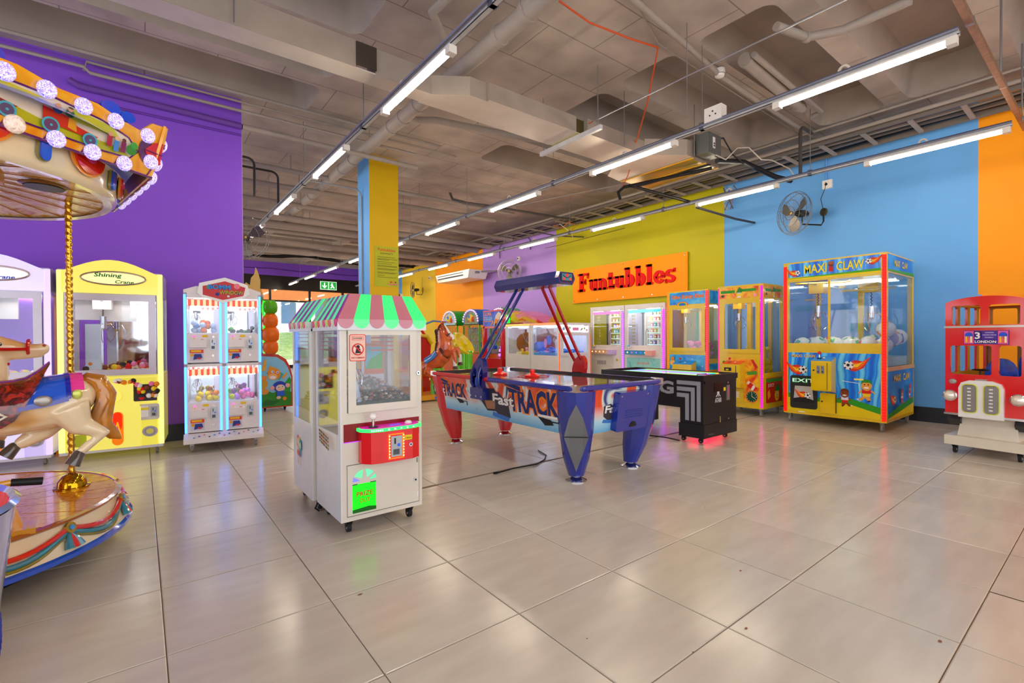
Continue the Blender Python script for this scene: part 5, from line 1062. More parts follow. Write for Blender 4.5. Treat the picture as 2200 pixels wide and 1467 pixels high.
# ================================================================ STRIPED CANDY CRANES (centre left)
CR = mat('#dbd3c6', .3, coat=.3, noise=.08, nscale=3); CW = mat('#dfe2e8', .3, coat=.3)
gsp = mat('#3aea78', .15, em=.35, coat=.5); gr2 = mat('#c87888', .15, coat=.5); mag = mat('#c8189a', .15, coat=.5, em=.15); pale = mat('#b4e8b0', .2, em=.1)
def booth(loc, label, front, W=.52, D=.49):
    r, F, R_, L_ = crane('claw_machine', label, loc, 0, W, D, 1.29, .085, .73, 1.24, CR, CR, post=.035, door=.045 if front else None, zs=.68, light=10, cas=BLACK, back=None if front else 'glass', header=True, casr=.03, group='striped roof candy cranes')
    # one smooth white side wall over the full height
    m = M(); L_.rect(m,0,.085,D,.6,0,.006,CW); L_.rect(m,0,.6,.03,1.24,0,.006,CW); L_.rect(m,D-.045,.6,D,1.24,0,.006,CW); m.build('side_panel', r, 0)
    m = M(); L_.rect(m,.03,.6,D-.045,1.24,0,.004,GL); m.build('side_pane', r, 0)
    zb, zt, i1 = 1.29, 1.45, .11; o = .025
    bx0, bx1, by0, by1 = -o, W+o, -o if front else 0, D+(0 if front else o)
    tx0, tx1, ty0, ty1 = bx0+i1, bx1-.05, (by0+i1 if front else by0), by1
    m = M()
    def slope(A, B, A2, B2, n, c, s_):
        for i in range(n):
            q0, q1 = i/n, (i+1)/n; P = [A.lerp(B,q0), A.lerp(B,q1), A2.lerp(B2,q1), A2.lerp(B2,q0)]
            dn = Vector((0,0,-.012)); m.prism(P, dn, c[i % len(c)])
    V3 = Vector
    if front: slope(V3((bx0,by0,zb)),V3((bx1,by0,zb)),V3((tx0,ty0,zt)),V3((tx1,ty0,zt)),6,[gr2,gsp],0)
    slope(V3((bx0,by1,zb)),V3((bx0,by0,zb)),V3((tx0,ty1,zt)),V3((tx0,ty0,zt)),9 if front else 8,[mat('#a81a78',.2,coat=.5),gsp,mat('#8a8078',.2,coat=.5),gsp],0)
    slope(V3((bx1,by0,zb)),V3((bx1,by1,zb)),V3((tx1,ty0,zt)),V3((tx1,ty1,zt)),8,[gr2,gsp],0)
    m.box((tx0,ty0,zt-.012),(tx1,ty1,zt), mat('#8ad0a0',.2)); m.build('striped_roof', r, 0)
    m = M(); m.box((bx0,by0,1.225),(bx1,by1,1.288), CW); m.build('valance', r, 0)
    n = 6
    if front:
        f = Face((bx0,by0,0),(1,0,0),(0,0,1)); m = M(); w_ = (bx1-bx0)/n
        for i in range(n): f.disc(m,(i+.5)*w_,1.29,w_*.5,.0,[gr2,gsp][i % 2],.055,12,.004,180,360)
        m.build('scallop', r, 0)
    f = Face((bx0,by1,0),(0,-1,0),(0,0,1)); n = 9 if front else 8; m = M(); w_ = (by1-by0)/n
    for i in range(n): f.disc(m,(i+.5)*w_,1.29,w_*.5,.0,[mat('#e01a7a',.2),mat('#c8e05a',.2),mat('#e8404a',.2),mat('#d8e8c8',.2)][i % 4],.045,10,.004,180,360)
    m.build('scallop', r, 0)
    return r, F, R_, L_
b1, F, R_, L_ = booth((.865,.65,0), 'front striped-roof claw machine with red lit control panel and shell prizes', True)
b2, F2, R2, L2 = booth((.845,1.17,0), 'rear striped-roof claw machine with balloon sticker on its side', False)
splash(L2, b2, 'balloon_sticker', [it for k, (u, c) in enumerate(((.13,'#e06a70'),(.17,'#e8c84a'),(.215,'#3aa0a8'))) for it in (('d',u,.43-.01*k,.03,mat(c),.045),('d',u,.43-.01*k,.016,WHITE,.022),('p',[(u-.02,.35),(u,.375),(u+.02,.35),(u+.01,.33),(u-.01,.33)],mat('#e8604a' if k < 2 else '#2a80c0')),('r',u-.0+.01*k,.27,u+.003+.01*k,.34,mat('#c85a5a')))], .007)
splash(L_, b1, 'sticker_sheet', [('r',.06,.5,.42,.595,mat('#efe9dc'))]+[('r',.075+i*.026,.505+j*.022,.087+i*.026,.52+j*.022,mat(['#8a3a1a','#c87a2a','#5a6a2a','#2a2a3a','#d8a050','#2a80a0'][(i*5+j*3) % 6])) for i in range(13) for j in range(4)], .007)
for rr, fl_, Dd in ((b1,L_,.49),(b2,L2,.49)):
    m = M()
    for k in range(5): fl_.rect(m,.04,1.1+k*.026,Dd-.05,1.108+k*.026,-.012,-.01,mat('#e85a30',.4))
    m.build('striped_band', rr, 0)
m = M()
for k in range(4): F.rect(m,.3,1.09+k*.028,.46,1.1+k*.028,-.3,-.298,mat('#e85a30'))
m.build('striped_band', b1, 0)
# printed circus backdrop and prize window graphic inside the front machine
splash(F, b1, 'backdrop', [('p',[(.07,.8),(.3,.8),(.3,1.12),(.16,1.18),(.07,1.18)],mat('#b8a89a')),('p',[(.07,.8),(.3,.8),(.3,.86),(.07,.84)],mat('#c8501a')),('p',[(.07,.84),(.3,.86),(.3,.92),(.07,.91)],mat('#f0b020')),('p',[(.07,.91),(.3,.92),(.3,.96),(.07,.97)],mat('#c8401a')),('p',[(.07,.97),(.3,.96),(.3,1.02),(.07,1.05)],mat('#f0b020')),('p',[(.07,1.05),(.3,1.02),(.3,1.06),(.07,1.12)],mat('#c8603a')),
   ('r',.31,.78,.46,1.14,mat('#e8885a')),('r',.325,.96,.45,1.12,mat('#6ad0e0')),('p',[(.325,.96),(.45,.96),(.45,1.08),(.4,1.05),(.36,1.03)],mat('#4ac040')),('r',.31,.93,.46,.95,mat('#f0701a')),('r',.31,.87,.46,.92,mat('#f2e6e8')),('r',.31,.84,.46,.86,mat('#e88a90')),('r',.31,.7,.46,.83,mat('#efe4da')),('r',.35,.76,.375,.84,STEEL),('r',.39,.76,.415,.84,STEEL)], -.47)
M().box((.29,.44,.68),(.305,.455,1.24), CW).build('inner_post', b1, 0)
st = [mat(c,.5) for c in ('#8a7a6a','#b89a80','#5a4a40','#d8c8b8','#6a7a6a','#a05a3a','#3a4a3a','#c8b4c0')]
heap(b1,'shell_pile',.035,.485,.04,.44,.7,.24,.015,st,520,11)
cd_ = [mat(c,.4) for c in ('#f0e020','#c8d030','#e8a020','#d84a6a','#f4f0d0')]
heap(b2,'candy_pile',.035,.485,.04,.45,.68,.14,.014,[mat(c,.4) for c in ('#3a6a4a','#c8503a','#e8e0c0','#4a4a8a','#e8b020','#8a3a2a')],260,12,False)
claw(b1,.14,.18,1.22,.93,.9,CW,W=.52,D=.49)
M().tube([(.05,.12,1.2),(.06,.16,1.1),(.08,.22,1.0),(.12,.3,.96),(.15,.35,1.02),(.17,.4,1.2)],.006,mat('#c8c8cc'),6).build('cord_loop', b1)
M().tube([(.1,.1,.95),(.12,.1,.8),(.16,.1,.7)],[.02,.035,.05],mat('#c8d0e8',.3),10).build('prize_chute', b1)
m = M(); m.cyl((.12,.3,.7),(.1,.1,1.2),.012,mat('#f0e830',.4),8); m.build('yellow_rod', b2)
for k, (x, y, z, h_) in enumerate(((.15,.35,.72,.24),(.3,.3,.72,.2),(.1,.15,.8,.16))): M().lathe([(0,0),(.05,0),(.055,h_*.8),(.05,h_),(0,h_)],(x,y,z),[mat('#e8e050',.2),mat('#e8d8c8',.2),mat('#f0a020',.2)][k],14).build('candy_jar', b2)
for k, (x, y, z, h_) in enumerate(((.1,.36,.72,.12),(.1,.24,.72,.11))): M().lathe([(0,0),(.045,0),(.05,h_*.8),(.04,h_),(0,h_)],(x,y,z),[mat('#e8e020',.2),mat('#e04a6a',.2)][k],14).build('candy_jar', b1)
# danger sticker
splash(F, b1, 'danger_sticker', [('p',rrect(.045,1.04,.145,1.2,.012),mat('#e8281a')),('p',rrect(.049,1.044,.141,1.196,.01),mat('#f6c8b8')),('r',.06,1.165,.13,1.188,mat('#e8281a')),('r',.062,1.167,.128,1.186,mat('#f6c8b8')),('t','DANGER',.095,1.171,.011,BLACK,.058),('d',.095,1.11,.036,mat('#d8281a')),('d',.095,1.11,.029,mat('#f8dcd0')),('d',.095,1.125,.011,BLACK),('p',[(.078,1.087),(.112,1.087),(.108,1.115),(.084,1.115)],BLACK),('p',[(.07,1.132),(.075,1.137),(.12,1.09),(.115,1.085)],mat('#d8281a')),('t','NO CLIMBING',.095,1.056,.009,mat('#b81a10'),.08)], .016)
lock(b1, F, .488, .95, .016, .012)
m = M(); F.rect(m,.012,.56,.5,.665,0,.003,mat('#8a0c18',.25)); F.rect(m,.012,.556,.5,.56,0,.004,mat('#a020e0',.3,em=1)); m.build('recess_panel', b1, 0)
RB = mat('#e00a12',.2,coat=.5); m = M()
P = [(.1,0),(.1,-.05),(.14,-.1),(.2,-.115),(.4,-.115),(.455,-.09),(.47,-.04),(.47,0)]
m.prism([(a,b,.43) for a, b in P],(0,0,.19),RB); cb = m.build('control_box', b1, 0)
m = M(); m.prism([(a+(0.012 if a > .3 else -.012),b-.01*(b < 0),.62) for a, b in P],(0,0,.018),mat('#3ad860',.3,em=.9,emcol='#20ff60')); m.build('light_rim', cb, 0)
m = M(); m.prism([(a,b,.638) for a, b in P],(0,0,.004),mat('#d018a0',.25,em=.25)); m.build('control_top', cb, 0)
m = M()
for i in range(26):
    q = i/25; L_q = [(.1,-.05),(.14,-.1),(.2,-.115),(.4,-.115),(.455,-.09),(.47,-.04)]; k = min(int(q*5), 4); t_ = q*5-k; a, b = L_q[k][0]*(1-t_)+L_q[k+1][0]*t_, L_q[k][1]*(1-t_)+L_q[k+1][1]*t_
    m.box((a-.004,b-.014,.625),(a+.004,b-.008,.634), mat('#ffffff',.3,em=1.6,emcol='#40ff80'))
m.build('bulb', cb, 0)
joystick(b1,.17,-.06,.642,mat('#f4ece8',.1,coat=1),1.3); button(b1,.4,-.055,.642,mat('#f0f0e8'),.022); M().box((.27,-.08,.642),(.34,-.05,.645),mat('#6a4ad8',.3,em=.4)).build('display', cb, 0)
f2 = Face((0,-.115,0),(1,0,0),(0,0,1)); coinmech(cb, f2,.255,.46,.07,.125,.003)
m = M(); f2.tube(m,[(.245,.45,.004),(.335,.45,.004),(.335,.595,.004),(.245,.595,.004)],.006,mat('#ff6a20',.3,em=1.4,emcol='#ff5a10'),6,True); m.build('coin_light', cb)
m = M()
for i in range(8):
    for u in (.245,.335): f2.rect(m,u-.003,.458+i*.018,u+.003,.464+i*.018,.009,.012,mat('#ffffff',.3,em=1.5,emcol='#ffc080'))
m.build('bulb', cb, 0)
m = M(); f2.rect(m,.345,.55,.395,.58,0,.002,mat('#e8c820')); f2.text(m,'2 tokens',.37,.558,.012,.003,BLACK,.04); m.build('price_sticker', cb, 0); lock(cb, f2,.385,.52,0,.012)
m = M(); F.rect(m,.03,.115,.497,.42,0,.004,CR); F.tube(m,[(.03,.115,.004),(.497,.115,.004),(.497,.42,.004),(.03,.42,.004)],.0018,BLACK,4,True); ad = m.build('access_door', b1, 0)
lock(ad, F,.47,.26,.004,.014); m = M(); F.rect(m,.48,.37,.488,.4,.004,.008,GREY); F.rect(m,.48,.15,.49,.18,.004,.008,WHITE); m.build('hinge', ad, 0)
m = M(); F.rect(m,.06,.13,.205,.3,.004,.006,mat('#12e020',.3,em=.75,emcol='#10e010')); pd = m.build('prize_door', b1, 0)
m = M(); F.poly(m,[(.06,.13),(.205,.13),(.205,.15),(.16,.158),(.06,.15)],.0065,mat('#0a6a12',.3)); F.rect(m,.06,.298,.09,.302,.006,.01,BLACK); F.rect(m,.17,.298,.205,.302,.006,.01,BLACK); m.build('flap', pd, 0)
m = M(); F.text(m,'PRIZE',.135,.225,.028,.007,mat('#c8281a'),.1,off=.02); F.text(m,'OUT',.135,.185,.026,.007,mat('#c8281a'),.065,off=.02); m.build('lettering', pd, 0)
m = M(); cs = [mat('#5ae0a0',.3,em=.4),mat('#6ae0b0',.3,em=.4),mat('#6ae0a0',.3,em=.4),mat('#7a80f0',.3,em=.4)]
for k, (a0, a1) in enumerate(((155,178),(97,150),(40,85),(5,28))):
    F.poly(m,[(.135+.03*math.cos(math.radians((a0+a1)/2)),.315+.02*math.sin(math.radians((a0+a1)/2)))]+[(.135+.073*math.cos(math.radians(a1+(a0-a1)*(1-i/5))),.315+.07*math.sin(math.radians(a1+(a0-a1)*(1-i/5)))) for i in range(6)],.005,cs[3-k],.002)
m.build('fan_light', b1, 0)
t = thing('power_cable', 'black cable looped on the floor under the striped cranes', 'cable', (.88,1.17,.01)); M().tube([(0,0,0),(-.03,-.02,.03),(-.02,-.04,.07),(.03,-.06,.06),(.05,-.06,.01),(.1,.0,.0),(.05,.1,0)],.006,BLACK,6).build('wire', t)

# ================================================================ FOUR-WINDOW MINI CRANE
qm = mat('#e0d6d4', .3, coat=.3)
q = thing('mini_claw_machine', 'white four-window mini claw machine with blue light strips by the purple wall end', 'claw machine', (.29,3.8,0), -5.7)
W, D, H = .71, .5, 1.66; F, R_, L_, T_ = faces(W, D)
M().box((-.01,-.05,.1),(W+.01,D,.15), qm).build('plinth', q, 0); M().hexa([(-.01,-.1,.1),(W+.01,-.1,.1),(W+.01,0,.1),(-.01,0,.1),(-.01,-.1,.14),(W+.01,-.1,.14),(W+.01,0,.19),(-.01,0,.19)], qm).build('sloped_step', q, 0)
splash(Face((0,-.1,.141),(1,0,0),Vector((0,.1,.05)).normalized()), q, 'step_print', [('d',.08+.045*k,.03+.02*(k % 3),.009,mat(['#3a9ae0','#5a3a9a','#e05a8a','#2a2a3a'][k % 4])) for k in range(14)], .001)
M().box((0,0,.19),(.03,D,H),qm).box((W-.03,0,.19),(W,D,H),qm).box((.335,0,.19),(.375,D,H),qm).box((0,D-.02,.15),(W,D,H),MIRROR).box((0,0,H-.05),(W,D,H),qm).box((0,0,.885),(W,D,.915),qm).build('cabinet', q, 0)
M().prism([(0,.0,H),(W,.0,H),(W,.0,H+.03),(.6,.0,H+.07),(.11,.0,H+.07),(0,.0,H+.03)],(0,.12,0),qm).build('header', q, 0)
m = M(); F.poly(m,[(.16,1.62),(.35,1.56),(.55,1.62),(.6,1.66),(.58,1.76),(.37,1.83),(.14,1.76),(.12,1.66)],.004,WHITE,.04); ts = m.build('title_sign', q, 0)
m = M(); F.poly(m,[(.17,1.64),(.35,1.59),(.54,1.64),(.56,1.73),(.37,1.79),(.17,1.73)],.045,mat('#c8141c',.2)); m.build('title_print', ts, 0)
splash(F, ts, 'title_shapes', [('d',.22,1.72,.018,mat('#3aa07a')),('d',.48,1.74,.03,mat('#f07a8a')),('d',.5,1.66,.015,mat('#6a4ac0')),('d',.3,1.65,.018,mat('#2a3a8a')),('d',.4,1.63,.012,mat('#e8e0e0'))], .047)
m = M(); F.text(m,'BOMM',.32,1.7,.05,.052,BLACK,.2,off=.07); F.text(m,'BOMM',.32,1.7,.05,.053,mat('#3a90e8'),.2,off=.03); F.text(m,'WINDOW',.43,1.65,.04,.054,BLACK,.22,off=.06); F.text(m,'WINDOW',.43,1.65,.04,.055,mat('#c8b820'),.22,off=.02); m.build('lettering', ts, 0)
BL = '#4a90ff'
for x in (.004,.318,.372,W-.018):
    led(q, (x,-.004,.2),(x+.012,-.004,.885),BL,.005,4.2,dots=False); led(q, (x,-.004,.92),(x+.012,-.004,H-.02),BL,.005,4.2,dots=False)
awn = [mat('#e8604a',.4,em=.3),mat('#f4e0b0',.4,em=.3)]
for ci, (cx, cz, pr, cols) in enumerate(((.03,.93,'top left',[('pale','#b8c8e8'),('orange','#f06a2a'),('blue','#3a8ad0')]),(.375,.93,'top right',[('green','#30c040'),('dark','#3a4048')]),(.03,.2,'bottom left',[('yellow','#f0d020'),('orange','#f08020')]),(.375,.2,'bottom right',[('pink','#f06ab0'),('lime','#c8e020'),('violet','#c880e8')]))):
    w_ = .305; zw0, zw1 = cz+.3, cz+.66
    M().box((cx,0,cz),(cx+w_,D-.02,zw0),qm).build('control_front', q, 0)
    m = M(); F.rect(m,cx,zw0,cx+w_,zw1,-.006,-.003,GL); m.build('window_pane', q, 0)
    m = M()
    for k in range(11): F.poly(m,[(cx+.01+k*.026,zw1-.06),(cx+.036+k*.026,zw1-.06),(cx+.036+k*.026,zw1),(cx+.01+k*.026,zw1)],0,awn[k % 2],.003)
    for k in range(11): F.disc(m,cx+.023+k*.026,zw1-.06,.013,0,awn[k % 2],.01,8,.003,180,360)
    m.build('awning', q, 0)
    M().box((cx+.03,.03,zw1-.075),(cx+w_-.03,.05,zw1-.065),mat('#f4f6ff',.4,em=16,emcol='#eef2ff')).build('lamp_tube', q, 0)
    claw(q, cx+.07,.2,zw1-.05,zw0+.17,.6,qm)
    m = M(); m.box((cx+.02,-.07,cz+.16),(cx+.17,0,cz+.24),qm); cb = m.build('control_box', q, 0); M().cyl((cx+.06,-.035,cz+.24),(cx+.06,-.035,cz+.27),.004,mat('#e8d020'),6).sph((cx+.06,-.035,cz+.275),.012,mat('#ff60b0',.3,em=.8),8).build('joystick', cb)
    M().cyl((cx+.13,-.04,cz+.24),(cx+.13,-.04,cz+.245),.012,RED,10).build('push_button', cb)
    m = M(); F.rect(m,cx+.13,cz+.265,cx+.18,cz+.29,0,.003,mat('#e8c020')); m.build('price_sticker', q, 0)
    coinmech(q, F, cx+.2,cz+.13,.055,.12,0); lock(q, F, cx+.23,cz+.27,0,.009); lock(q, F, cx+.225,cz+.07,0,.009)
    m = M(); F.rect(m,cx+.02,cz+.02,cx+.14,cz+.13,0,.004,mat('#c8c4d8',.3)); pd = m.build('prize_door', q, 0)
    splash(F, pd, 'door_print', [('r',cx+.02,cz+.1,cx+.14,cz+.135,mat('#e8402a')),('r',cx+.03,cz+.11,cx+.12,cz+.13,mat('#f4c020')),('p',[(cx+.05,cz+.03),(cx+.13,cz+.05),(cx+.12,cz+.09),(cx+.06,cz+.09)],mat('#2a3a8a')),('d',cx+.04,cz+.08,.015,mat('#f0a020')),('d',cx+.1,cz+.045,.02,mat('#c82a3a'),.01)], .005)
    M().box((cx+.01,.02,zw0),(cx+w_-.01,D-.03,zw0+.012),mat('#e8e4e8')).build('prize_tray', q, 0)
    M().box((cx+w_-.07,.3,zw0),(cx+w_-.02,.4,zw1-.08),mat('#f0f2ff',.3)).build('chute', q, 0)
    scatter(q, 11 if ci != 1 else 7, cx+.02,cx+w_-.02,.03,D-.2,zw0+.012,.03 if ci != 1 else .022,cols,'ball','capsule_toy','%s toy behind the '+pr+' window of the mini crane','toy','toys behind the '+pr+' mini crane window',20+ci,.1)
for x in (.06, W-.06):
    for y in (0., D-.06): caster(q, x, y, .1, .035, mat('#c8c4c8',.3))

# ================================================================ YELLOW and LAVENDER CRANES (left wall)
def bigcrane(loc, label, c1, c2, c3, tcol, words, ledc, emc, side):
    W, D = .8, .62; FM_ = mat('#c9c3d0', .25, .3)
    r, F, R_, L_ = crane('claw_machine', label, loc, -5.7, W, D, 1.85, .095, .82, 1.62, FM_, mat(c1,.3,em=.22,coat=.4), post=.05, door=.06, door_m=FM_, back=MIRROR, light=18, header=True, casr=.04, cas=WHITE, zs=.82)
    m = M(); arc_ = [(.03,1.63)]+[(W-.03,1.63),(W-.03,1.83)]+[(W-.03-(W-.06)*i/12, 1.83+.13*math.sin(PI*i/12)**1.1) for i in range(1, 12)]+[(.03,1.83)]
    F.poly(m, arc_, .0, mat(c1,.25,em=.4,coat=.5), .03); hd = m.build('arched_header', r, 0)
    m = M(); F.ring(m,.42,1.78,.25,.008,.033,mat('#a08a80',.2,.7),.065,28); F.disc(m,.42,1.78,.25,.031,mat(c2,.3,em=.5),.065,28,.001); m.build('oval_plate', hd)
    m = M(); F.text(m,words[0],.37,1.778,.052,.035,mat(tcol),.21,off=.025,slant=.2); F.text(m,words[1],.5,1.73,.034,.035,mat(tcol),.15,off=.025,slant=.2); m.build('lettering', hd, 0)
    led(r, (.008,-.004,.1),(.025,-.004,1.84),ledc,.014,emc,dots=False); led(r, (W-.025,-.004,.1),(W-.008,-.004,1.84),ledc,.014,emc,dots=False)
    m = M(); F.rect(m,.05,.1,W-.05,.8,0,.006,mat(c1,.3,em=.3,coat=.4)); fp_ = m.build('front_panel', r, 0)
    m = M(); F.rect(m,.05,.72,W-.05,.79,.006,.008,GL); F.rect(m,.05,.55,W-.05,.72,.006,.0065,mat('#3a3440')); m.build('lower_window', r, 0)
    P = [(.2,.1),(.62,.1),(.62,.5),(.56,.56),(.56,.74),(.5,.72),(.41,.75),(.32,.72),(.26,.74),(.26,.56),(.2,.5)]
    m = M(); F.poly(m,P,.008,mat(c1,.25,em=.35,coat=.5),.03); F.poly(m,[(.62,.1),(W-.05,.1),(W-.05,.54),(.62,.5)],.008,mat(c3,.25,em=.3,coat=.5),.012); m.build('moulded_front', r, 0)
    m = M(); F.disc(m,.42,.62,.045,.038,mat(c1,.2,em=.4,coat=.6),.05,20,.014); F.ring(m,.42,.62,.05,.006,.04,mat(c1,.2,em=.3),.055); m.build('boss', r)
    m = M(); F.poly(m,rrect(.39,.13,.48,.46,.044,5),.038,mat('#f07a10',.25,em=.3),.004); F.poly(m,rrect(.4,.28,.47,.455,.034,5),.043,mat('#ff2a08',.25,em=.5),.001); F.poly(m,[(.4,.2),(.43,.36),(.44,.36),(.47,.2),(.455,.2),(.435,.33),(.415,.2)],.045,mat('#f4b020',.3,em=.3),.001); m.build('lit_plate', r, 0)
    m = M(); F.poly(m,rrect(.6,.36,.77,.52,.02),.02,mat('#d2cec0',.3),.012); cf = m.build('coin_frame', r, 0); coinmech(cf,F,.7,.39,.05,.1,.032)
    m = M(); F.rect(m,.62,.39,.68,.5,.032,.035,WHITE); F.rect(m,.62,.46,.68,.485,.035,.037,mat('#e8d020')); m.build('token_cup', cf, 0)
    m = M(); F.disc(m,.69,.24,.065,.02,mat('#b9b0bc',.3),.055); F.disc(m,.69,.24,.03,.022,mat(c1,.3),.025); F.ring(m,.69,.24,.04,.003,.022,GREY); m.build('speaker', r)
    m = M(); F.disc(m,.15,.2,.1,.01,mat('#b8c030' if side else '#b090e0',.2),.06); m.build('oval_plate', r, 0)
    m = M(); F.rect(m,.1,.108,.2,.125,.007,.009,WHITE); F.text(m,'play',.15,.112,.009,.01,BLACK,.05); m.build('rating_sticker', r, 0)
    M().box((0,-.03,.075),(W,.06,.1),mat('#d4cfd6',.3)).build('bumper', r, 0)
    lock(r,F,.085,1.42,.016,.013); lock(r,F,.085,.96,.016,.013)
    claw(r,.3,.2,1.6,1.28,1.2,WHITE,W=W,D=D); M().box((.18,.08,.83),(.3,.2,1.33),mat('#dce6f4',.2)).build('prize_tower', r, 0)
    M().box((.06,.35,1.38),(.5,.38,1.6),WHITE).build('gantry_cover', r, 0)
    return r, F, R_, L_
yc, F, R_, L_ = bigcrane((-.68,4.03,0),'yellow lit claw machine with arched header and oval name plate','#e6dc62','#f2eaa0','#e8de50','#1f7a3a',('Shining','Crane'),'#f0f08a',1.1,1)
cols = [('red','#d81a1a'),('white','#f0ece4'),('yellow','#f0d020'),('black','#24242a'),('orange','#f08a20'),('brown','#7a3a1a'),('pink','#f07ab0')]
scatter(yc, 46, .1,.74,.05,.5,.82,.028,cols,'ball','plush_ball','small %s plush ball in the yellow claw machine','toy','plush balls in the yellow claw machine',31,.09)
for k in range(30):
    rn = random.Random(100+k); cn, cc = cols[k % 7]; u = .585+rn.random()*.17 if k < 18 else .27+rn.random()*.3; v = (.57+rn.random()*.17) if k < 18 else .74+rn.random()*.035
    prize(yc,(u,-.012,v),cc,.026,'ball','plush_ball','%s plush ball behind the lower window of the yellow machine, %s %s one there' % (cn, ORD[k//7], cn),'toy','plush balls behind the lower window')
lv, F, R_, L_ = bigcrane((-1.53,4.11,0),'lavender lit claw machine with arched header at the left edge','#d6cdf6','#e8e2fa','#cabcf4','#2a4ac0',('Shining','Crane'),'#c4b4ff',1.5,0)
scatter(lv, 24, .1,.74,.05,.5,.82,.035,[('yellow','#f0e040'),('pink','#f4a0c8'),('white','#f4f0f4')],'ball','plush_ball','%s plush ball in the lavender claw machine','toy','plush balls in the lavender claw machine',33,.05)
t = thing('orange_cabinet', 'narrow orange panel between the lavender and yellow claw machines', 'panel', (-.75,4.45,0)); M().box((0,0,0),(.07,.1,1.82),mat('#f08a10',.3)).build('panel', t, 0)

